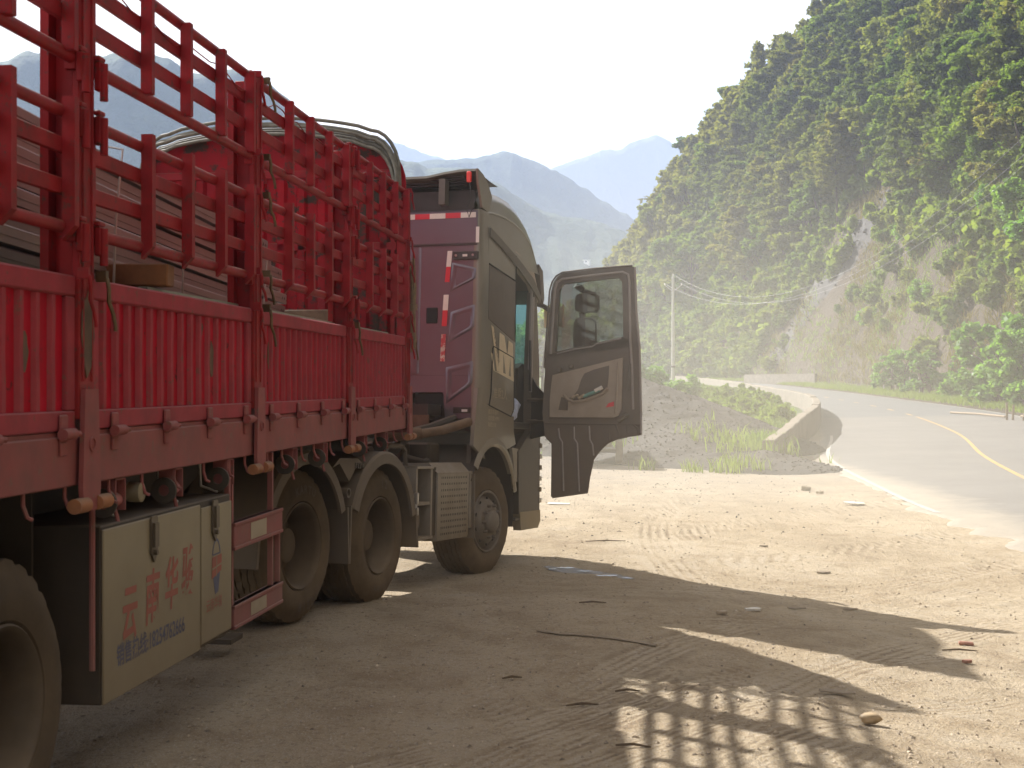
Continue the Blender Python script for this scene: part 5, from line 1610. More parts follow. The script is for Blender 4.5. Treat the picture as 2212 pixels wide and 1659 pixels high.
# mirrors on the outside of the door, seen through the glass
b = MB(); b.box(.58, .66, FD + .05, FD + .16, 3.06, 3.12, .02); b.tube([(.56, FD + .12, 3.12), (.66, FD + .20, 3.05), (.75, FD + .26, 3.02)], .032, 8); b.tube([(.62, FD + .22, 2.82), (.62, FD + .22, 2.70)], .035, 8); b.build('mirror_arm', M['black'], DOOR)
def mirror(cx, cz, w_, h, y0, name):
    b = MB(); pts = []
    for k in range(20):
        a = 2 * pi * k / 20
        px_ = abs(cos(a)) ** .45 * (1 if cos(a) > 0 else -1) * w_ / 2; pz = abs(sin(a)) ** .45 * (1 if sin(a) > 0 else -1) * h / 2
        pts.append((cx + px_, cz + pz))
    b.prism(pts, 'y', y0, y0 + .09)
    o = b.build(name, M['black'], DOOR, angle=50)
    b = MB(); q = [(cx + (p[0] - cx) * .9 + .012, cz + (p[1] - cz) * .9) for p in pts if p[0] > cx - w_ * .05]
    b.prism(q, 'y', y0 - .004, y0 - .001); b.build('mirror_glass', M['mirror'], o, smooth=False)
mirror(.675, 2.93, .26, .21, FD + .17, 'mirror_housing')
mirror(.655, 2.55, .25, .44, FD + .17, 'mirror_housing')

# odds and ends lying in the door pocket and on the cab floor: things of their own
def in_truck(o):
    o.matrix_world = TR_M @ o.matrix_basis; return o
b = MB(); b.tube([(.72, FD - .075, 1.885), (.90, FD - .075, 1.955)], .018, 8); o = in_truck(b.build('snack_packet', M['teal'])); tag(o, 'teal wrapper lying in the pocket of the open truck door', 'wrapper')
b = MB(); b.tube([(.85, FD - .078, 1.945), (.93, FD - .078, 1.985)], .022, 8); o = in_truck(b.build('bottle', M['white'])); tag(o, 'small white bottle beside the teal wrapper in the door pocket', 'bottle')
b = MB()
for k in range(6):
    xx = .60 + k * .025; b.lathe([(-.02, .0), (-.012, .018), (.012, .02), (.02, 0)], (xx, FD - .075, 1.872 + .012 * (k % 3)), 'y', 7)
o = in_truck(b.build('crumpled_paper', M['stone'])); tag(o, 'tan crumpled scraps in the left end of the door pocket', 'paper scraps')
def soft_bag(name, c, s, mat, seed):
    b = MB(); gr = []
    for i in range(9):
        a = pi * i / 8
        row = []
        for j in range(13):
            q = 2 * pi * j / 12
            k = 1 + (.18 * sin(3 * q + seed + i) + .20 * (((i * 7 + j * 13 + int(seed) * 5) % 11) / 11 - .5) * (j % 12 > 0)) * sin(a)
            row.append((c[0] + s[0] * sin(a) ** .6 * cos(q) * k, c[1] + s[1] * sin(a) ** .6 * sin(q) * k, c[2] + s[2] * (-cos(a)) * .5))
        gr.append(row)
    b.sheet(gr); return b.build(name, mat, angle=80)
o = in_truck(soft_bag('packet', (-.10, 5.02, 1.74), (.13, .10, .26), M['bagblue'], 1)); tag(o, 'pale blue and white packet standing on the cab floor by the sill', 'packet')
o = in_truck(soft_bag('cloth_bundle', (-.16, 4.97, 2.02), (.13, .12, .34), M['bagyellow'], 3)); tag(o, 'mustard yellow cloth bundle on top of the blue packet in the cab', 'cloth')
# ------------------------------------------------------------------ vegetation
def quads(C, U, V):
    """quads centred at C with half-axes U, V -> verts, faces"""
    n = len(C)
    P = np.stack([C - U - V, C + U - V, C + U + V, C - U + V], 1).reshape(-1, 3)
    return P, np.arange(n * 4).reshape(n, 4)

def rand_unit(rng, n):
    v = rng.normal(size=(n, 3)); return v / np.linalg.norm(v, axis=1, keepdims=True)

def leaf_cloud(rng, centers, radii, per, size, elong=1.6, flat=.6, outward=.5, up=.3):
    """leaf-sized faces scattered in clumps; each face turned roughly outward"""
    n = len(centers) * per
    cid = np.repeat(np.arange(len(centers)), per)
    d = rand_unit(rng, n) * (rng.random((n, 1)) ** .45)
    d[:, 2] *= flat
    C = centers[cid] + d * radii[cid][:, None]
    nrm = d * outward + rand_unit(rng, n) * .8 + np.array([0, 0, up]); nrm /= np.linalg.norm(nrm, axis=1, keepdims=True)
    a = np.cross(nrm, rand_unit(rng, n)); a /= np.linalg.norm(a, axis=1, keepdims=True) + 1e-9
    b = np.cross(nrm, a)
    s = size * (.6 + .8 * rng.random((n, 1)))
    return quads(C, a * s * .5 * elong, b * s * .5)

def make_pine(seed, H=10.0, bare=.25, wide=.24):
    rng = np.random.default_rng(seed)
    tb = MB()
    lean = rng.normal(size=2) * .25
    tp = [(lean[0] * (z / H) ** 2, lean[1] * (z / H) ** 2, z) for z in np.linspace(-.6, H * .97, 8)]
    tb.tube(tp, [.17 * (1 - .85 * k / 7) + .015 for k in range(8)], 7)
    cs = []; rs = []
    z = H * bare
    while z < H * .98:
        q = (z - H * bare) / (H * (1 - bare))
        R = H * wide * (1 - q ** 1.5) * (.55 + .6 * min(1, q * 4)) * rng.uniform(.75, 1.2) + .25
        nb = int(rng.integers(4, 7)) if q < .9 else 3
        a0 = rng.random() * 6.28
        for k in range(nb):
            a = a0 + 6.28 * k / nb + rng.normal() * .25
            L = R * rng.uniform(.6, 1.15)
            if rng.random() < .12: continue
            tx, ty = lean * (z / H) ** 2
            tip = np.array([tx + cos(a) * L, ty + sin(a) * L, z + L * rng.uniform(.05, .35)])
            tb.tube([(tx, ty, z), tuple(.5 * (np.array([tx, ty, z]) + tip) + np.array([0, 0, -.05 * L])), tuple(tip)], [.045 * (1 - q) + .012, .03 * (1 - q) + .01, .008], 4, caps=False)
            for f_ in (.45, .72, 1.0):
                if L * f_ < .25 and f_ < 1: continue
                cs.append(np.array([tx, ty, z]) * (1 - f_) + tip * f_ + rng.normal(size=3) * .10); rs.append(.34 + .22 * L / (H * wide) * (1.15 - f_ * .4))
        z += H * rng.uniform(.035, .06)
    cs = np.array(cs); rs = np.array(rs)
    per = max(10, int(5600 / len(cs)))
    P, Qd = leaf_cloud(rng, cs, rs, per, .155, elong=2.6, flat=.65, outward=.3, up=.35)
    return tb.mesh('trunk', M['bark']), (P, Qd)

def make_broad(seed, H=7.0, W_=2.6, n=2200, size=.30, trunks=1):
    rng = np.random.default_rng(seed)
    tb = MB(); cs = []; rs = []
    for tnk in range(trunks):
        off = rng.normal(size=2) * (.0 if trunks == 1 else .5)
        tb.tube([(off[0], off[1], -.5), (off[0] + rng.normal() * .1, off[1] + rng.normal() * .1, H * .3), (off[0] * 1.5 + rng.normal() * .3, off[1] * 1.5 + rng.normal() * .3, H * .7)], [.14, .10, .05], 6)
        nb = 9 if trunks == 1 else 8
        for k in range(nb):
            a = rng.random() * 6.28; zz = H * (rng.uniform(.30, .95) if trunks == 1 else rng.uniform(.10, .98))
            rad = W_ * sqrt(max(.05, 1 - ((zz / H - .55) / .5) ** 2)) * rng.uniform(.35, .95)
            tip = np.array([off[0] + cos(a) * rad, off[1] + sin(a) * rad, zz])
            st = np.array([off[0], off[1], H * rng.uniform(.25, .45)])
            tb.tube([tuple(st), tuple((st + tip) / 2 + rng.normal(size=3) * .1), tuple(tip)], [.06, .04, .015], 4, caps=False)
            for j in range(4):
                cs.append(tip + rng.normal(size=3) * np.array([.55, .55, .4]) * W_ * .28); rs.append(W_ * (rng.uniform(.13, .36) if trunks == 1 else rng.uniform(.09, .22)))
    cs = np.array(cs); rs = np.array(rs)
    P, Qd = leaf_cloud(rng, cs, rs, max(4, n // len(cs)), size, elong=1.35, flat=.8, outward=.5, up=.4)
    return tb.mesh('trunk', M['bark']), (P, Qd)

def make_shrub(seed, H=1.8, W_=1.3, n=900, size=.20, stems=7, elong=1.5):
    rng = np.random.default_rng(seed)
    tb = MB(); cs = []; rs = []
    for k in range(stems):
        a = rng.random() * 6.28; r = W_ * sqrt(rng.random())
        h = H * rng.uniform(.55, 1.05) * (1 - .35 * (r / W_) ** 2)
        tip = np.array([cos(a) * r, sin(a) * r, h])
        tb.tube([(cos(a) * r * .2, sin(a) * r * .2, -.2), (tip[0] * .55, tip[1] * .55, h * .55), tuple(tip)], [.028, .02, .008], 4, caps=False)
        for f_ in (.4, .65, .85, 1.0):
            cs.append(np.array([tip[0] * (.3 + .7 * f_), tip[1] * (.3 + .7 * f_), h * f_]) + rng.normal(size=3) * .1 * W_); rs.append(W_ * rng.uniform(.18, .38))
    cs = np.array(cs); rs = np.array(rs)
    P, Qd = leaf_cloud(rng, cs, rs, max(3, n // len(cs)), size, elong=elong, flat=.85, outward=.45, up=.35)
    P[:, 2] = np.maximum(P[:, 2], -.1)
    return tb.mesh('stem', M['bark']), (P, Qd)

PINES = [make_pine(s, 10, b, w) for s, b, w in ((1, .20, .25), (2, .30, .21), (3, .14, .30), (4, .42, .22), (5, .24, .27), (6, .34, .30), (7, .18, .19), (8, .48, .25))]
BROADS = [make_broad(s, H_, W2, 3600, sz) for s, H_, W2, sz in ((11, 7, 2.6, .22), (12, 8.5, 2.3, .20), (13, 6, 3.0, .24), (14, 7.5, 2.0, .20), (41, 6.5, 2.4, .26), (42, 9, 2.8, .21))]
BROADF = [make_broad(s, n=8000, size=.15) for s in (15, 16, 17, 18, 43, 44)]
SHRUBS = [make_shrub(s, n=1900, size=.14) for s in (21, 22, 23, 24, 25)]
NEARSH = [make_broad(s, 3.8, 1.9, 6500, .14, trunks=4) for s in (31, 32, 33)] + [make_shrub(s, 2.2, 1.4, 3800, .11, 10) for s in (34, 35)]
def crown_meshes(lst, mat, nm='crown'):
    return [(t_, mesh_np(nm, P, Qd, M[mat], smooth=False)) for t_, (P, Qd) in lst]
PINE_M = crown_meshes(PINES, 'pine'); BROAD_M = crown_meshes(BROADS, 'broad'); BROADF_M = crown_meshes(BROADF, 'broad'); SHRUB_M = crown_meshes(SHRUBS, 'shrub', 'foliage'); NEAR_M = crown_meshes(NEARSH, 'shrub_near', 'foliage')

def plant(name, pair, loc, rotz, scale, label, cat, group, tilt=(0, 0)):
    r = empty(name, loc)
    r.rotation_euler = (tilt[0], tilt[1], rotz)
    r.scale = (scale[0], scale[0], scale[1]) if isinstance(scale, tuple) else (scale,) * 3
    tag(r, label, cat, group)
    inst(pair[0].name.split('.')[0], pair[0], r)
    inst(pair[1].name.split('.')[0], pair[1], r)
    return r

def seen(x, y, z, m=90):
    if y < 5: return False
    px = 1106 + 2900 * x / y; py = 829.5 - 2900 * (z - CAM_H) / y
    return -60 < px < 2212 + m and -m - 40 < py < 1000

# scatter on the hillside in (along, up) space with a minimum spacing
rng = np.random.default_rng(5)
cells = {}
def free(p, d):
    k = tuple((np.array(p) // 3.0).astype(int))
    for i in (-1, 0, 1):
        for j in (-1, 0, 1):
            for l in (-1, 0, 1):
                for q in cells.get((k[0] + i, k[1] + j, k[2] + l), ()):
                    if (q[0] - p[0]) ** 2 + (q[1] - p[1]) ** 2 + (q[2] - p[2]) ** 2 < d * d: return False
    return True
def claim(p):
    k = tuple((np.array(p) // 3.0).astype(int)); cells.setdefault(k, []).append(p)

def bare(t, s):
    """bare cut bank and landslide scar above the road"""
    edge = np.interp(t, [2.7, 3.2, 3.7, 4.3, 4.8, 5.3, 5.8, 6.15, 6.5], [.0, .035, .075, .12, .145, .15, .115, .075, .0])
    return s < edge * (.75 + .5 * fbm(t * 3.0, s * 9, 2, 88))

def candidates(n, t0, t1, s0, s1):
    """random places on the hillside: (t, s, x, y, z, bare?)"""
    T = rng.uniform(t0, t1, n); S = rng.uniform(s0, s1, n)
    X, Y, Z = hill_pos(T, S)
    B = bare(T, S)
    ok = (Y > 5)
    px = 1106 + 2900 * X / np.maximum(Y, 1); py = 829.5 - 2900 * (Z - CAM_H) / np.maximum(Y, 1)
    ok &= (px > -60) & (px < 2302) & (py > -190) & (py < 1000)
    return [(float(T[i]), float(S[i]), float(X[i]), float(Y[i]), float(Z[i]), bool(B[i])) for i in np.nonzero(ok)[0]]
pts_forest = []
_lx, _ly, _lz = (float(v) for v in hill_pos(5.62, .205))
for (t_, s_, x, y, z, b_) in candidates(60000, 2.6, 10.6, .02, 1.03):
    if b_: continue
    lowband = s_ < np.interp(t_, [2.6, 6, 6.5, 7, 8, 9, 10.6], [.10, .20, .18, .24, .20, .15, .2])
    if lowband: continue
    if (x - _lx) ** 2 + (z - _lz) ** 2 < 36 and y < _ly + 4 and y > _ly - 22 and z < _lz + 5: continue
    if not free((x, y, z), 3.1 if s_ > .5 else 2.9): continue
    claim((x, y, z)); pts_forest.append((t_, s_, x, y, z))
pts_forest.sort(key=lambda p: p[3])
def zone(t_, s_):
    if s_ > .8: return 'along the skyline of the wooded hillside'
    if t_ >= 7.6: return 'at the far end of the hillside behind the power pole'
    if t_ < 4.9: return 'high above the bare brown bank'
    if s_ < .42: return 'on the lower hillside left of the landslide scar'
    return 'in the middle of the wooded hillside'
n_p = n_b = 0
rest = []
for (t_, s_, x, y, z) in pts_forest:
    sel = (hash_noise(t_ * 2.2, s_ * 6, 77) * .6 + hash_noise(t_ * 5, s_ * 14, 78) * .4) + rng.normal() * .10 + (.10 if s_ > .45 else -.04) + (-.12 if t_ < 4.6 else 0)
    kind = 'p' if sel > .47 else 'b'
    if kind == 'p' and n_p < 300:
        n_p += 1
        h = rng.uniform(.6, 1.3); wf = .78 if s_ > .72 else 1.0
        plant('pine_tree', PINE_M[rng.integers(8)], (x, y, z - .3), rng.random() * 6.28, (h * wf * rng.uniform(1.0, 1.4), h * (1.12 if s_ > .72 else 1)), 'dark green pine ' + zone(t_, s_), 'pine tree', 'pines of the hillside forest', (rng.normal() * .05, rng.normal() * .05))
    elif kind == 'b' and n_b < 300:
        n_b += 1
        h = rng.uniform(.6, 1.3)
        plant('broadleaf_tree', (BROADF_M if y < 165 else BROAD_M)[rng.integers(6)], (x, y, z - .3), rng.random() * 6.28, (h * rng.uniform(1.05, 1.4), h), 'bright green broadleaf tree ' + zone(t_, s_), 'tree', 'broadleaf trees of the hillside forest', (rng.normal() * .06, rng.normal() * .06))
    else:
        rest.append((kind, x, y, z))
print('forest', len(pts_forest), n_p, n_b, len(rest))

def merge_crowns(items, lib, name, mat, label, keep=700):
    Vs = []; Qs = []; base = 0
    for (x, y, z, sc, rot, v) in items:
        P, Qd = lib[v][1]
        k = rng.permutation(len(Qd))[:keep]
        PP = P.reshape(-1, 4, 3)[k]
        cen = PP.mean(1, keepdims=True); PP = cen + (PP - cen) * (len(Qd) / len(k)) ** .42
        PP = PP.reshape(-1, 3)
        c, s = cos(rot), sin(rot)
        X = np.stack([(PP[:, 0] * c - PP[:, 1] * s) * sc[0] + x, (PP[:, 0] * s + PP[:, 1] * c) * sc[0] + y, PP[:, 2] * sc[1] + z], 1)
        Vs.append(X); Qs.append(np.arange(len(X)).reshape(-1, 4) + base); base += len(X)
    if not Vs: return None
    o = inst(name, mesh_np(name, np.concatenate(Vs), np.concatenate(Qs), M[mat], smooth=False))
    tag(o, label, kind='stuff'); return o
def sc_(lo, hi):
    h = rng.uniform(lo, hi); return (h * rng.uniform(.9, 1.15), h)
merge_crowns([(x, y, z - .3, sc_(.6, 1.1), rng.random() * 6.28, rng.integers(5)) for k, x, y, z in rest if k == 'p'], PINES, 'distant_pine_forest', 'pine', 'mass of far pines towards the top of the hillside')
merge_crowns([(x, y, z - .3, sc_(.6, 1.1), rng.random() * 6.28, rng.integers(4)) for k, x, y, z in rest if k == 'b'], BROADS, 'distant_broadleaf_forest', 'broad', 'mass of far broadleaf trees towards the top of the hillside')

# the lone pine with a bare trunk at the edge of the scar
x, y, z = (float(v) for v in hill_pos(5.62, .205))
lone = make_pine(91, 12.5, .46, .20)
plant('pine_tree', crown_meshes([lone], 'pine')[0], (x, y, z - .3), 1.0, (1.05, 1.0), 'tall lone pine with a bare leaning trunk at the edge of the landslide scar', 'pine tree', 'pines of the hillside forest', (0.0, -.06))
x, y, z = (float(v) for v in hill_pos(4.28, .315))
plant('pine_tree', PINE_M[3], (x, y, z - .3), 2.0, (1.1, 1.25), 'dark pine with a visible dark trunk high above the bank', 'pine tree', 'pines of the hillside forest', (0, -.12))

# shrubs: lower band of the hillside, scattered bushes on the bare bank
shr = []
for (t_, s_, x, y, z, b_) in candidates(12000, 2.5, 10.4, 0, .30):
    lim = float(np.interp(t_, [2.5, 3.5, 6, 6.5, 7, 8, 9, 10.6], [.10, .2, .24, .22, .27, .23, .18, .22]))
    if b_ and (rng.random() > .16 or hash_noise(t_ * 4, s_ * 14, 99) < .48): continue
    if not b_ and s_ > lim: continue
    if not free((x, y, z), 2.3 if b_ else 1.75): continue
    if abs(x - _lx) < 4 and y < _ly + 2 and y > _ly - 22 and abs(z - _lz) < 5: continue
    claim((x, y, z)); shr.append((x, y, z, b_, t_, s_))
shr.sort(key=lambda p: p[1])
ns = 0; restS = []
for (x, y, z, b_, t_, s_) in shr:
    if ns < 290:
        ns += 1
        h = rng.uniform(.7, 1.5) * (1.0 if not b_ else .9)
        lab = ('light green bush growing %s of the bare brown bank' % ('low at the foot' if s_ < .05 else 'in the upper half')) if b_ else 'light green bush in the thicket ' + ('right of the landslide scar' if t_ < 5.3 else 'just left of the landslide scar' if t_ < 6.9 else 'behind the power pole and its cables' if t_ < 8.2 else 'at the far foot of the hillside beyond the pole')
        plant('bush', SHRUB_M[rng.integers(5)], (x, y, z - .05), rng.random() * 6.28, (h * rng.uniform(.9, 1.2), h), lab, 'bush', 'bushes on the bare bank' if b_ else 'bushes along the foot of the hillside')
    else: restS.append((x, y, z, sc_(.8, 1.5), rng.random() * 6.28, rng.integers(5)))
merge_crowns(restS, SHRUBS, 'distant_undergrowth', 'shrub', 'undergrowth filling the far foot of the hillside', keep=420)
print('shrubs', len(shr), ns, len(restS))
# low undergrowth between the trees so that the slope does not show bare
und = []
for (t_, s_, x, y, z, b_) in candidates(12000, 2.6, 10.4, .02, 1.0):
    if b_: continue
    und.append((x, y, z - .1, sc_(.7, 1.4), rng.random() * 6.28, rng.integers(5)))
    if len(und) > 1500: break
merge_crowns(und, SHRUBS, 'forest_undergrowth', 'broad', 'undergrowth between the trunks of the hillside forest', keep=170)

# leafy roadside trees and shrubs at the right edge, standing on the verge
for (x, y, h, v, lab) in [
    (26.9, 70, 1.05, 0, 'leafy young tree with pale trunks by the road just behind the wooden stakes'),
    (25.9, 65, .80, 3, 'broad-leaved bush nearest to the wooden stakes'),
    (28.6, 77, 1.25, 1, 'tallest leafy roadside tree, its top bright against the brown bank'),
    (28.9, 83, .95, 4, 'round leafy bush in front of the lime-washed trunks'),
    (27.9, 73, .85, 2, 'dense leafy tree in the middle of the roadside clump'),
    (29.6, 90, .75, 3, 'small bush alone on the verge past the leafy clump'),
    (31.2, 100, .8, 0, 'thin sapling on the verge below the brown bank'),
    (32.0, 110, .9, 1, 'sapling with large pale leaves below the landslide scar'),
    (33.0, 120, .7, 4, 'low bush at the foot of the landslide scar'),
    (29.4, 76, 1.3, 2, 'yellow-green tree rising behind the leafy roadside clump')]:
    z = float(ground_z(x, y)) + .15
    plant('roadside_tree' if v < 3 else 'roadside_bush', NEAR_M[v], (x, y, z), h * 7, (h * 1.15, h), lab, 'tree' if v < 3 else 'bush', 'leafy plants along the right verge')
# big bushes on the bank behind them
for (t_, s_, h, lab) in [(3.15, .07, 1.6, 'large yellow-green bush high on the bank above the tallest roadside tree'), (3.45, .10, 1.5, 'large bush on the bank above the leafy roadside clump'), (3.9, .12, .9, 'bright bush in the middle of the bare brown bank'), (4.75, .13, 1.0, 'bush hanging on the bare bank beside the scree'), (4.35, .06, .9, 'low bush on the lower part of the bare bank'), (5.0, .05, 1.0, 'bush at the bottom of the bank below the scree'), (3.3, .15, 1.9, 'tall bushy tree on the bank under the highest cable')]:
    x, y, z = (float(v) for v in hill_pos(t_, s_))
    plant('bank_bush', NEAR_M[3 + int(h * 10) % 2], (x, y, z - .1), h * 5, (h * 1.2, h), lab, 'bush', 'bushes on the bare bank')

# green growth left of the parapet: bush by the pole, trees far left beyond the cab
plant('roadside_bush', NEAR_M[3], (9.6, 96, float(ground_z(9.6, 96)) - .1), 1.0, (1.5, 1.3), 'round bush at the foot of the power pole behind the gravel pile', 'bush', 'bushes behind the gravel pile')
plant('roadside_bush', NEAR_M[4], (11.3, 88, float(ground_z(11.3, 88)) - .1), 2.0, (1.0, .7), 'small bush between the gravel pile and the far parapet', 'bush', 'bushes behind the gravel pile')
for (x, y, h, v, lab) in [(2.2, 95, 1.0, 0, 'green tree seen in the gap between the cab and the open door'), (4.6, 100, .8, 1, 'green tree seen through the lower glass of the open door'), (-1.5, 90, .9, 2, 'green tree seen through the cab window'), (.4, 92, .75, 3, 'green tree seen just behind the front pillar of the cab')]:
    plant('valley_tree', BROAD_M[v], (x, y, float(ground_z(x, y)) - .4), x, (h * 1.2, h), lab, 'tree', 'trees down the valley behind the truck')

# ------------------------------------------------------------------ grasses (stuff)
def blades(points, hgt, width, per, spread, rng, lean=.35):
    n = len(points) * per
    P = np.repeat(points, per, 0) + np.concatenate([rng.normal(size=(n, 2)) * spread, np.zeros((n, 1))], 1)
    h = hgt * (.45 + .75 * rng.random(n))
    a = rng.random(n) * 2 * pi
    w = np.stack([np.cos(a), np.sin(a), np.zeros(n)], 1) * (width * .5)
    ln = rng.normal(size=(n, 2)) * lean
    mid = P + np.stack([ln[:, 0] * h * .35, ln[:, 1] * h * .35, h * .6], 1)
    tip = P + np.stack([ln[:, 0] * h, ln[:, 1] * h, h], 1)
    V = np.stack([P - w, P + w, mid + w * .8, mid - w * .8, tip + w * .1, tip - w * .1], 1).reshape(-1, 3)
    b0 = np.arange(n)[:, None] * 6
    Qd = np.concatenate([b0 + np.array([[0, 1, 2, 3]]), b0 + np.array([[3, 2, 4, 5]])], 0)
    return V, Qd
def grass_patch(name, pts, hgt, width, per, spread, mat, label, lean=.35):
    V, Qd = blades(np.array(pts), hgt, width, per, spread, rng, lean)
    o = inst(name, mesh_np(name, V, Qd, M[mat], smooth=False)); tag(o, label, kind='stuff'); return o
# verge along the right road edge
vp = []
for i in range(6500):
    k = rng.uniform(0, len(rr) - 2); i0 = int(k); p = rr[i0] * (1 - (k - i0)) + rr[i0 + 1] * (k - i0)
    if p[1] < 40 or p[1] > 235: continue
    off = .5 + abs(rng.normal()) * 1.7
    j = min(i0 + 1, len(rr) - 1); d = rr[j] - rr[i0]; L = np.hypot(*d) + 1e-6
    q = p + np.array([d[1], -d[0]]) / L * off
    vp.append((q[0], q[1], float(ground_z(q[0], q[1])) + .02 + .05 * off))
grass_patch('verge_grass', vp, .30, .05, 7, .22, 'grass', 'bright green grass on the verge below the bank')
# verge soil under the grass
V = []; Qd = []
for i in range(len(rr)):
    j = min(i + 1, len(rr) - 1); i_ = max(0, i - 1); d = rr[j] - rr[i_]; L = np.hypot(*d) + 1e-6; n_ = np.array([d[1], -d[0]]) / L
    for k, o_ in enumerate((-.25, .25, 1.0, 2.5, 5.5)):
        q = rr[i] + n_ * o_ + np.array([.25 * (fbm(np.array([i * .3]), np.array([k * 2.0]), 2, 6)[0] - .5)] * 2)
        V.append((q[0], q[1], float(ground_z(q[0], q[1])) + (.03, .05, .10, .18, .35)[k]))
for i in range(len(rr) - 1):
    for k in range(4): Qd.append((i * 5 + k, i * 5 + k + 1, (i + 1) * 5 + k + 1, (i + 1) * 5 + k))
o = inst('verge', mesh_np('verge', V, Qd, M['slope'])); tag(o, 'earth verge between the road and the hillside', kind='structure')
# dry grass on the bank
dp = []
for (t_, s_, x, y, z, b_) in candidates(9000, 2.5, 6.3, 0, .27):
    if hash_noise(t_ * 5, s_ * 12, 123) < .40: continue
    dp.append((x, y, z - .05))
grass_patch('dry_bank_grass', dp, .8, .09, 6, .35, 'drygrass', 'dry brown grass hanging over the bare bank', .6)
gp = []
for (t_, s_, x, y, z, b_) in candidates(7000, 2.8, 10, 0, .22):
    if hash_noise(t_ * 4, s_ * 10, 177) < .5: continue
    gp.append((x, y, z - .05))
grass_patch('bank_grass', gp, .6, .08, 6, .35, 'grass', 'green grass in patches on the bank and hillside foot', .5)
# ------------------------------------------------------------------ gravel pile, weeds, parapet, pole, scree
def pile_h(x, y):
    x = np.asarray(x, float); y = np.asarray(y, float)
    def cone(cx, cy, rx, ry, h, k=1.25):
        d = np.sqrt(((x - cx) / rx) ** 2 + ((y - cy) / ry) ** 2)
        return h * np.clip(1 - d, 0, 1) ** k * 1.0
    a = cone(3.9, 40.5, 5.6, 6.0, 2.1, 1.0); b = cone(5.5, 39.0, 2.7, 4.2, 1.35, 1.0); c = cone(1.4, 41.0, 4.5, 5.0, 1.5, 1.0)
    d = cone(4.7, 35.6, 3.1, 4.4, .85, 1.0); e = cone(6.1, 31.8, 1.9, 2.6, .42, 1.0)
    h = np.maximum.reduce([a, b, c, d, e])
    k = .25
    h = np.log(np.exp(a / k) + np.exp(b / k) + np.exp(c / k) + np.exp(d / k) + np.exp(e / k) - 4) * k
    h = np.clip(h, 0, None)
    return h + np.clip(h * 3, 0, 1) * (.16 * (fbm(x * .9, y * .9, 3, 51) - .5) + .09 * (fbm(x * 4, y * 4, 3, 53) - .5))
gx = np.linspace(-4.5, 9.0, 190); gy = np.linspace(27.5, 48, 210)
PX, PY = np.meshgrid(gx, gy)
PZ = ground_z(PX, PY) + pile_h(PX, PY) - .035 - .05 * (pile_h(PX, PY) < .02)
ids = np.arange(PX.size).reshape(PX.shape)
Q = np.stack([ids[:-1, :-1], ids[:-1, 1:], ids[1:, 1:], ids[1:, :-1]], -1).reshape(-1, 4)
o = inst('gravel_pile', mesh_np('gravel_pile', np.stack([PX, PY, PZ], -1).reshape(-1, 3), Q, M['gravel']))
tag(o, 'heap of grey crushed gravel behind the open truck door', 'gravel pile', kind='stuff')
def scatter_stones(name, pts, smin, smax, mat, label, seed):
    rg = np.random.default_rng(seed)
    ico = [(0, 0, 1), (.9, 0, .2), (.28, .85, .25), (-.72, .53, .1), (-.72, -.53, .2), (.28, -.85, .15), (.1, .1, -.6)]
    F = np.array([(0, 1, 2), (0, 2, 3), (0, 3, 4), (0, 4, 5), (0, 5, 1), (6, 2, 1), (6, 3, 2), (6, 4, 3), (6, 5, 4), (6, 1, 5)])
    pts = np.array(pts); n = len(pts)
    B = np.array(ico)[None] * (1 + .35 * rg.normal(size=(n, 7, 1)))
    s = (smin + (smax - smin) * rg.random(n) ** 2.5)[:, None, None]
    B = B * s * np.array([1, 1, .7])
    a = rg.random(n) * 6.28
    X = B[:, :, 0] * np.cos(a)[:, None] - B[:, :, 1] * np.sin(a)[:, None]; Y = B[:, :, 0] * np.sin(a)[:, None] + B[:, :, 1] * np.cos(a)[:, None]
    V = np.stack([X, Y, B[:, :, 2]], -1) + pts[:, None, :]
    FF = (F[None] + (np.arange(n) * 7)[:, None, None]).reshape(-1, 3)
    o = inst(name, mesh_np(name, V.reshape(-1, 3), FF, M[mat], smooth=False)); tag(o, label, kind='stuff'); return o
rg = np.random.default_rng(3)
pp = []
x = rg.uniform(-1, 8.8, 6500); y = rg.uniform(28, 44, 6500); h = pile_h(x, y)
k = (h > .03) | (rg.random(6500) < .12)
pp = np.stack([x, y, ground_z(x, y) + h - .03], 1)[k]
scatter_stones('gravel', pp, .012, .045, 'gravel', 'loose grey stones on the gravel heap', 4)
# pebbles and clods on the dirt
pp = []
y = 2.8 + 24 * rg.random(20000) ** 1.8; x = rg.uniform(-.55, .42, 20000) * y + .12 * y
pp = np.stack([x, y, ground_z(x, y) + relief(x, y)], 1)
scatter_stones('pebbles', pp, .002, .017, 'stone', 'small pebbles and clods scattered over the dirt', 8)
pp = []
y = rg.uniform(17, 38, 1500); x = rg.uniform(-.1, 5.8, 1500)
pp = np.stack([x, y, ground_z(x, y) + relief(x, y)], 1)
scatter_stones('yard_gravel', pp, .006, .022, 'gravel', 'thin spread of grey gravel over the far yard', 9)

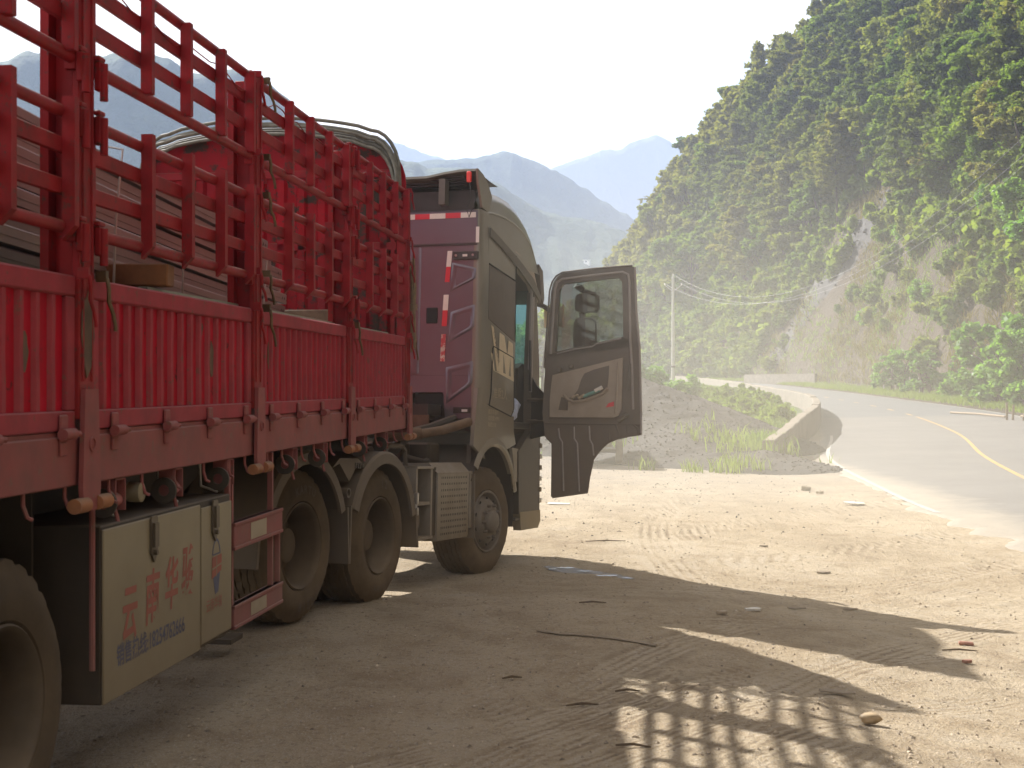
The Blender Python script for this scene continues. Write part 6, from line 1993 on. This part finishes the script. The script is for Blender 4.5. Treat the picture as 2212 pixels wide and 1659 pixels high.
# weeds behind and in front of the pile
wp = []
for _ in range(9500):
    y = 35 + 95 * rg.random() ** 1.6; L = float(np.interp(y, ROAD_L[:100, 1], ROAD_L[:100, 0]))
    x = L - 1.25 - abs(rg.normal()) * (1.6 + .05 * (y - 33))
    if pile_h(x, y) > .35: continue
    wp.append((x, y, float(ground_z(x, y)) + float(pile_h(x, y))))
rng = np.random.default_rng(15)
grass_patch('weeds', wp, .42, .034, 8, .24, 'grass', 'tall green weeds between the gravel heap and the concrete parapet', .35)
wp2 = [(rg.normal() * .7 + 6.0, rg.normal() * .9 + 34.4, 0) for _ in range(60)] + [(rg.normal() * .35 + 5.0, rg.normal() * .35 + 30.6, 0) for _ in range(22)] + [(4.05 + rg.normal() * .05, 30.4 + rg.normal() * .05, 0) for _ in range(7)] + [(3.05 + rg.normal() * .04, 31 + rg.normal() * .04, 0) for _ in range(5)]
wp2 = [(x, y, float(ground_z(x, y)) + float(pile_h(x, y)) - .02) for x, y, _ in wp2]
grass_patch('front_weeds', wp2, .34, .03, 7, .14, 'grass', 'fresh green weeds at the toe of the gravel heap by the end of the parapet', .35)
P_, Q_ = [], []
sh_items = []
for _ in range(190):
    y = 38 + 70 * rg.random() ** 1.5; L = float(np.interp(y, ROAD_L[:100, 1], ROAD_L[:100, 0])); x = L - 1.3 - abs(rg.normal()) * (1.8 + .03 * (y - 38))
    if pile_h(x, y) > .4: continue
    sh_items.append((x, y, float(ground_z(x, y)), (.42, .42 * rg.uniform(.7, 1.3)), rg.random() * 6, rg.integers(5)))
merge_crowns(sh_items, SHRUBS, 'weed_leaves', 'shrub', 'leafy weeds massed behind the parapet', keep=500)

# concrete parapet along the road: one wall of cast segments
wall_path = catmull([(6.35, 33.2), (7.6, 37.2), (8.75, 41.2), (9.95, 45.4), (11.2, 50), (13.6, 60), (16.1, 74), (17.9, 92), (19.3, 112), (21.0, 135), (21.6, 155), (21.3, 178)], 6)
WALLR = empty('parapet_wall', (6.35, 33.2, float(ground_z(6.35, 33.2))))
tag(WALLR, 'low stained concrete parapet curving along the left edge of the road', 'wall')
acc = [0]
for i in range(1, len(wall_path)): acc.append(acc[-1] + np.hypot(*(wall_path[i] - wall_path[i - 1])))
acc = np.array(acc)
def wp_at(s): return np.array([np.interp(s, acc, wall_path[:, 0]), np.interp(s, acc, wall_path[:, 1])])
s0 = 0.0; k = 0
while s0 < acc[-1] - 2:
    Ls = 4.2 if k < 6 else 8.0
    s1 = min(s0 + Ls, acc[-1])
    b = MB(); gr = []
    for q in np.linspace(s0 + .012, s1 - .012, 6):
        c = wp_at(q); d = wp_at(q + .3) - wp_at(q - .3); d /= np.hypot(*d) + 1e-9; nrm = np.array([d[1], -d[0]])
        zg = float(ground_z(c[0], c[1])); hgt = float(np.interp(q, [0, 3, 12, 25, 60], [.60, .70, .86, .86, .82])) + .02 * rg.normal()
        a_ = c + nrm * .16; b_ = c - nrm * .16
        gr.append([(a_[0] + nrm[0] * .03, a_[1] + nrm[1] * .03, zg - .25), (a_[0], a_[1], zg + hgt - .03), (a_[0] - nrm[0] * .03, a_[1] - nrm[1] * .03, zg + hgt), (b_[0] + nrm[0] * .03, b_[1] + nrm[1] * .03, zg + hgt), (b_[0], b_[1], zg + hgt - .03), (b_[0], b_[1], zg - .25)])
    b.sheet(gr)
    for e in (gr[0], gr[-1]): b.add(e, [tuple(range(6))])
    o = b.build('wall_segment', M['concrete'], None, angle=30)
    o.parent = WALLR; o.matrix_parent_inverse = Matrix.Translation(-WALLR.location)
    s0 = s1; k += 1
# short retaining wall across the road
b = MB(); x0, y0 = 33.2, 152
b.prism([(x0 - 4.5, y0 + 14), (x0 + .6, y0 - 2), (x0 + 1.0, y0 - 1.6), (x0 - 4.0, y0 + 14.4)], 'z', float(ground_z(x0, y0)) - .3, float(ground_z(x0, y0)) + 1.3)
o = b.build('retaining_wall', M['concrete'], smooth=False); tag(o, 'short concrete retaining wall at the far bend across the road', 'wall')

# power pole and its cables
px_, py_ = 15.0, 125.0; pz_ = float(ground_z(px_, py_))
POLE = empty('power_pole', (px_, py_, pz_)); tag(POLE, 'slim concrete power pole with small cross arms beyond the gravel heap', 'power pole')
MB().tube([(0, 0, -.3), (0, 0, 5), (0, 0, 10.6)], [.19, .155, .115], 12).build('pole_shaft', M['pole'], POLE)
b = MB(); b.tube([(-.75, 0, 9.75), (-.1, 0, 9.25)], .045, 6); b.tube([(.75, 0, 9.75), (.1, 0, 9.25)], .045, 6); b.build('cross_arm', M['pole'], POLE)
for (dx, dz) in ((0, 10.62), (-.78, 9.75), (.78, 9.75)):
    b = MB(); b.lathe([(0, .05), (.05, .07), (.09, .05), (.14, .065), (.2, .03), (.2, 0)], (dx, 0, dz), 'z', 8); b.build('insulator', M['white'], POLE)
MB().box(-.2, .2, -.22, -.2, 2.1, 2.25).build('pole_band', M['dark'], POLE)
for n_, (dx, dz, endz, ex, lab) in enumerate(((0, 10.75, 23.6, 30, 'topmost power cable sagging from the pole up towards the hillside'), (-.78, 9.9, 20.6, 29.2, 'lowest power cable sagging from the outer arm of the pole'), (.78, 9.9, 22.1, 30.8, 'middle power cable sagging from the hillside arm of the pole'))):
    z0 = pz_ + dz; pts = []
    sag = {0: 8.3, 1: 7.2, 2: 7.6}[n_]
    for k in range(41):
        q = k / 40 * 1.03
        pts.append((px_ + dx + (ex - px_ - dx) * q, py_ + (50 - py_) * q, z0 + (endz - z0) * q - sag * 4 * q * (1 - q) * 1.0))
    o = MB().tube(pts, .010, 5).build('power_cable', M['cable']); tag(o, lab, 'power cable', 'cables of the power pole')

# scree tongue of the landslide, with loose stones
sp_ = []; NT, NS = 90, 26
tt = np.linspace(0, 1, NT)
V = []
for i in range(NT):
    q = i / (NT - 1)
    tc = 5.15 + 1.0 * q; sc0 = .215 - .19 * q
    wdt = .06 + .16 * sin(pi * min(1, q * 1.2)) 
    for j in range(NS):
        u = j / (NS - 1) - .5
        x, y, z = hill_pos(tc + u * wdt * 2 + .04 * (fbm(np.array([q * 9]), np.array([j * .4]), 2, 5)[0] - .5), max(0.001, sc0 + u * .03))
        V.append((float(x) - .15, float(y), float(z) + .10 - 1.2 * (abs(u) * 2) ** 4 + .25 * (fbm(np.array([i * .5]), np.array([j * .7]), 2, 15)[0] - .5)))
ids = np.arange(NT * NS).reshape(NT, NS)
Q = np.stack([ids[:-1, :-1], ids[1:, :-1], ids[1:, 1:], ids[:-1, 1:]], -1).reshape(-1, 4)
o = inst('scree', mesh_np('scree', V, Q, M['scree'])); tag(o, 'grey stony scree tongue running down the landslide scar', kind='stuff')
ss = [V[k] for k in rg.integers(0, len(V), 900)]
scatter_stones('scree_rubble', [(p[0] + rg.normal() * .4, p[1] + rg.normal() * .4, p[2]) for p in ss], .06, .30, 'scree', 'loose stones on the scree tongue', 19)
rb_ = []
for _ in range(350):
    y = rg.uniform(95, 150); x = float(np.interp(y, HB[:, 1], HB[:, 0])) - abs(rg.normal()) * .8 - .6
    rb_.append((x, y, float(ground_z(x, y)) + .12))
scatter_stones('roadside_rubble', rb_, .05, .22, 'scree', 'fallen stones along the foot of the bare bank', 23)

# wooden stakes on the right shoulder and a pale log edging
for (x, y, h, tl, lab) in ((21.45, 58.2, .72, .0, 'upright taller wooden stake of the three on the right shoulder'), (21.75, 58.3, .62, .05, 'middle wooden stake of the three on the right shoulder'), (22.1, 58.0, .66, .22, 'leaning wooden stake, outermost of the three on the right shoulder')):
    o = MB().tube([(0, 0, -.1), (0, 0, h)], .05, 7).build('wooden_stake', M['wood_stake']); o.location = (x, y, float(ground_z(x, y)) + .08); o.rotation_euler = (0, tl, 0)
    tag(o, lab, 'stake', 'wooden stakes on the road shoulder')
for (a_, c_, lab) in (((20.2, 63.5), (21.7, 59.6), 'pale log edging the right shoulder before the wooden stakes'), ((21.9, 58.9), (23.4, 55.0), 'pale log edging the right shoulder beyond the wooden stakes')):
    pa = Vector((a_[0] + 1.2, a_[1] + 2, float(ground_z(*a_)) + .13)); pb = Vector((c_[0] + .2, c_[1], float(ground_z(*c_)) + .13))
    o = MB().tube([tuple(pa), tuple((pa + pb) / 2 + Vector((.05, 0, .03))), tuple(pb)], .05, 8).build('log', M['wood_stake']); tag(o, lab, 'log', 'logs edging the road shoulder')
# white-limed young trunks along the foot of the bank
for k, (x, y) in enumerate(((28.4, 78), (29.2, 84), (30.0, 92), (31.3, 103), (31.7, 107), (32.0, 112), (32.4, 117))):
    z = float(ground_z(x, y)) + .1
    b = MB(); b.tube([(0, 0, -.2), (.03 * (k % 3), 0, .6), (.08 * (k % 3 - 1), 0, 1.3)], .05, 6)
    o = b.build('limed_trunk', M['white_trunk']); o.location = (x, y, z); tag(o, 'thin lime-washed trunk at the foot of the bank, %s counting away from the viewer' % ('first', 'second', 'third', 'fourth', 'fifth', 'sixth', 'last')[k], 'trunk', 'lime-washed trunks on the verge')

# far house on the mountain side: stands on the ridge face that faces the valley
_mt = [o for o in COL.objects if o.name.startswith('mountain')][1]
_co = np.empty(len(_mt.data.vertices) * 3, np.float32); _mt.data.vertices.foreach_get('co', _co); _co = _co.reshape(-1, 3)
_front = _co[: int(260 * 28)]
_k = np.argmin((_front[:, 0] / _front[:, 1] - .0548) ** 2 + ((_front[:, 2] - CAM_H) / _front[:, 1] - .0885) ** 2)
H_ = empty('house', (0, 0, 0)); hx0, hy0, hz0 = (float(v) for v in _front[_k])
H_.location = (hx0, hy0, hz0); tag(H_, 'tiny white flat-roofed house on the hazy mountainside above the open door', 'house')
MB().box(-1.7, 1.7, -2.0, 2.0, -6, 1.3).build('house_wall', M['render_white'], H_)
MB().box(-2.2, 2.2, -2.5, 2.5, 1.3, 1.6).build('house_roof', M['render_white'], H_)
MB().box(-.9, .0, -2.04, -2.0, .2, 1.0).build('window', M['darkwin'], H_)

# low flat-bed farm cart standing behind the open door
CART = empty('farm_cart', (1.93, 33.2, float(ground_z(1.93, 33.2)))); CART.rotation_euler = (0, 0, -.04)
tag(CART, 'dark low farm cart mostly hidden behind the open truck door, one wheel showing under it', 'cart')
b = MB(); b.box(-.85, .75, -1.2, 1.2, .62, .70, .01); b.box(-.85, -.81, -1.2, 1.2, .70, 1.05); b.box(.71, .75, -1.2, 1.2, .70, 1.05); b.box(-.85, .75, -1.24, -1.2, .62, 1.05); b.build('cart_bed', M['dark'], CART)
MB().tube([(-.75, -.4, .33), (.66, -.4, .33)], .05, 8).build('axle', M['dark'], CART)
MB().box(-.6, .5, -1.0, 1.0, .45, .62).build('cart_frame', M['dark'], CART)
for x in (-.80, .70):
    b = MB(); b.lathe([(-.08, .18), (-.085, .27), (-.06, .33), (.06, .33), (.085, .27), (.08, .18), (-.08, .18)], (x, -.4, .33), 'x', 26); w_ = b.build('wheel', M['rubber'], CART)
    MB().lathe([(-.03, 0), (-.03, .19), (.03, .19), (.03, 0)], (x, -.4, .33), 'x', 18).build('wheel_disc', M['rim'], w_)

b = MB(); ring_ = []
for k in range(60):
    a = 2 * pi * k / 60; q = .55 + .9 * fbm(np.array([cos(a) * 3 + 50]), np.array([sin(a) * 3]), 4, 7)[0]
    u_, v_ = .62 * cos(a) * q, .20 * sin(a) * q
    x_, y_ = .80 + u_ * .62 + v_ * .6, 13.74 - u_ * .72 + v_ * .6
    ring_.append((x_, y_, ground_at(.8, 13.74) + .003))
b.add(ring_, [tuple(range(60))]); o = b.build('wet_patch', M['mud'], smooth=False); tag(o, 'dark wet patch of mud on the dirt in front of the truck', kind='structure')
# puddle under the front of the truck
b = MB(); pts = []
for (cx, cy, rx, ry, sd, lab) in ((.56, 14.12, .17, .10, 1, 'muddy puddle nearest the front wheel of the truck'), (.95, 13.55, .17, .09, 2, 'muddy puddle at the outer end of the wet patch'), (.74, 13.85, .13, .07, 3, 'muddy puddle in the middle of the wet patch'), (.42, 14.0, .08, .05, 4, 'tiny puddle at the truck side of the wet patch'), (1.14, 13.35, .09, .05, 5, 'tiny puddle at the far tip of the wet patch')):
    b = MB(); ring_ = []
    for k in range(40):
        a = 2 * pi * k / 40; q = .35 + 1.2 * fbm(np.array([cos(a) * 3 + sd * 7]), np.array([sin(a) * 3 + sd]), 3, 7)[0]
        ring_.append((cx + .6 * rx * cos(a) * q, cy + .6 * ry * sin(a) * q, ground_at(.8, 13.74) + .006 + .001 * sd))
    b.add(ring_, [tuple(range(40))])
    o = b.build('puddle', M['water'], smooth=False); tag(o, lab, 'puddle', 'puddles on the wet patch')

# litter on the ground, each piece a thing
def litter(name, x, y, pts, th, mat, label, cat, rot=0, tilt=(0, 0), lift=.006):
    b = MB(); b.prism([(.78 * p[0], .78 * p[1]) for p in pts], 'z', 0, th * .8)
    o = b.build(name, M[mat]); o.location = (x, y, ground_at(x, y) + lift); o.rotation_euler = (tilt[0], tilt[1], rot); tag(o, label, cat); return o
def oval(a, c, n=12, jit=.15, seed=0):
    rg2 = np.random.default_rng(seed)
    return [(a * cos(2 * pi * k / n) * (1 + jit * rg2.normal()), c * sin(2 * pi * k / n) * (1 + jit * rg2.normal())) for k in range(n)]
litter('broken_slat', 1.91, 7.86, [(-.13, -.03), (.05, -.045), (.125, -.012), (.10, .03), (-.05, .04), (-.14, .02)], .012, 'shard', 'curved broken slat lying in the stake shadow by the tan bag', 'slat', -.25, (.06, .04), .012)
litter('stone_flake', 2.0, 11.14, oval(.09, .035, seed=2), .02, 'paper', 'pale flat flake inside the edge of the cab shadow', 'stone flake', .1, (.1, 0))
litter('stone_flake', 3.02, 12.02, oval(.075, .03, seed=3), .018, 'shard', 'grey flake just beyond the edge of the cab shadow', 'stone flake', .0)
litter('stone_flake', 3.36, 14.47, oval(.10, .045, seed=4), .02, 'shard', 'grey flake alone on the sunlit dirt', 'stone flake', .2, (.12, 0))
litter('stone_flake', 1.66, 10.62, oval(.06, .04, seed=5), .03, 'stone', 'brown flake in the shade before the pale flake', 'stone flake')
litter('stone_flake', 2.45, 11.6, oval(.10, .02, seed=6), .014, 'shard', 'thin dark flake in the shade past the pale flake', 'stone flake', -.1)
litter('card', .74, 21.6, [(-.24, -.06), (.22, -.10), (.26, .05), (-.18, .10)], .006, 'paper', 'white sheet of card lying below the open door', 'card', .1, (.10, .02), .02)
litter('card', 5.65, 22.07, oval(.26, .13, seed=8), .02, 'paper', 'crumpled white card near the dirt edge of the road', 'card', .2, (.08, .05), .02)
litter('rock', 5.48, 25.04, oval(.14, .08, seed=9), .10, 'shard', 'dark angular rock on the dirt near the end of the white edge line', 'rock', .3, (.2, .1))
litter('rock', 5.56, 24.25, oval(.10, .06, seed=10), .05, 'stone', 'flat brown rock beside the dark angular rock', 'rock', .1)
b = MB(); b.box(-.055, .055, -.025, .025, 0, .028, .008); o = b.build('brick_fragment', M['brickred']); o.location = (3.46, 10.23, ground_at(3.46, 10.23)); o.rotation_euler = (0, .05, -.2); tag(o, 'small red brick fragment at the far tip of the cab shadow', 'brick')
litter('brick_fragment', 3.2, 9.44, oval(.05, .025, seed=12), .025, 'brickred', 'thin brownish brick chip below the red brick fragment', 'brick', .2)
o = soft_bag('crumpled_bag', (0, 0, .035), (.055, .042, .055), M['bagc'], 5); o.location = (1.85, 6.93, ground_at(1.85, 6.93)); tag(o, 'crumpled tan plastic bag on the dirt by the curved broken slat', 'bag')
# long thin lath and twigs
pts = [(.18, 9.41), (.33, 9.28), (.53, 9.23), (.74, 9.09), (.96, 8.95)]
o = MB().tube([(x, y, ground_at(x, y) + .012) for x, y in pts], .011, 6, flat=(1.4, .6)).build('lath', M['shard']); tag(o, 'long thin bent lath lying across the shaded dirt', 'lath')
for k, (x, y, L, a, lab) in enumerate(((.38, 7.26, .18, .2, 'dark twig on the shaded dirt below the lath'), (.65, 7.56, .14, .1, 'short dark twig just outside the latticed sunlight'), (.58, 6.42, .17, -.2, 'forked dark twig at the edge of the latticed sunlight'), (.65, 10.83, .22, .0, 'pale twig in the shade in front of the front wheel'), (.0, 7.9, .12, .3, 'small twig beside the tyre tracks in the shade'), (3.3, 9.9, .25, -.1, 'thin twig on the sunlit dirt by the red brick'), (1.15, 16.5, .5, .1, 'long pale twig far out on the sunlit dirt'))):
    z = ground_at(x, y)
    o = MB().tube([(-L / 2, 0, .008), (0, .012, .014), (L / 2, -.006, .008)], [.005, .008, .004], 5).build('twig', M['twig']); o.location = (x, y, z + .004); o.rotation_euler = (0, 0, a); tag(o, lab, 'twig')
litter('scrap', 3.08, 16.4, oval(.06, .035, seed=22, jit=.1), .02, 'shard', 'greyish scrap on the sunlit dirt beyond the puddle', 'scrap', 0)
# ------------------------------------------------------------------ drifting dust in front of the cab, thrown up from the yard
def dust(c, r, dens, label, inner):
    b = MB(); gr = []
    for i in range(15):
        a = pi * i / 14
        gr.append([(c[0] + r[0] * sin(a) * cos(q), c[1] + r[1] * sin(a) * sin(q), c[2] - r[2] * cos(a)) for q in np.linspace(0, 2 * pi, 25)])
    b.sheet(gr)
    m = bpy.data.materials.new('drifting_dust'); m.use_nodes = True; t = m.node_tree; t.nodes.clear()
    out = t.nodes.new('ShaderNodeOutputMaterial'); pv = t.nodes.new('ShaderNodeVolumePrincipled')
    pv.inputs['Color'].default_value = (.97, .91, .76, 1); pv.inputs['Anisotropy'].default_value = .5
    tc = t.nodes.new('ShaderNodeTexCoord')
    sub = t.nodes.new('ShaderNodeVectorMath'); sub.operation = 'SUBTRACT'; sub.inputs[1].default_value = c
    dv = t.nodes.new('ShaderNodeVectorMath'); dv.operation = 'DIVIDE'; dv.inputs[1].default_value = r
    ln = t.nodes.new('ShaderNodeVectorMath'); ln.operation = 'LENGTH'
    t.links.new(tc.outputs['Object'], sub.inputs[0]); t.links.new(sub.outputs[0], dv.inputs[0]); t.links.new(dv.outputs[0], ln.inputs[0])
    t.links.new(ramp(t, ln.outputs['Value'], 1.0, inner, 0.0, dens), pv.inputs['Density'])
    t.links.new(pv.outputs[0], out.inputs['Volume'])
    o = b.build('dust_cloud', m); tag(o, label, kind='stuff')
dust((3.4, 17, .4), (8.5, 11, 4.6), .023, 'thin cloud of drifting dust in front of the truck cab', .25)
dust((12, 95, 6), (34, 75, 30), .0009, 'wide thin veil of dust hanging over the road and the foot of the hillside', .2)
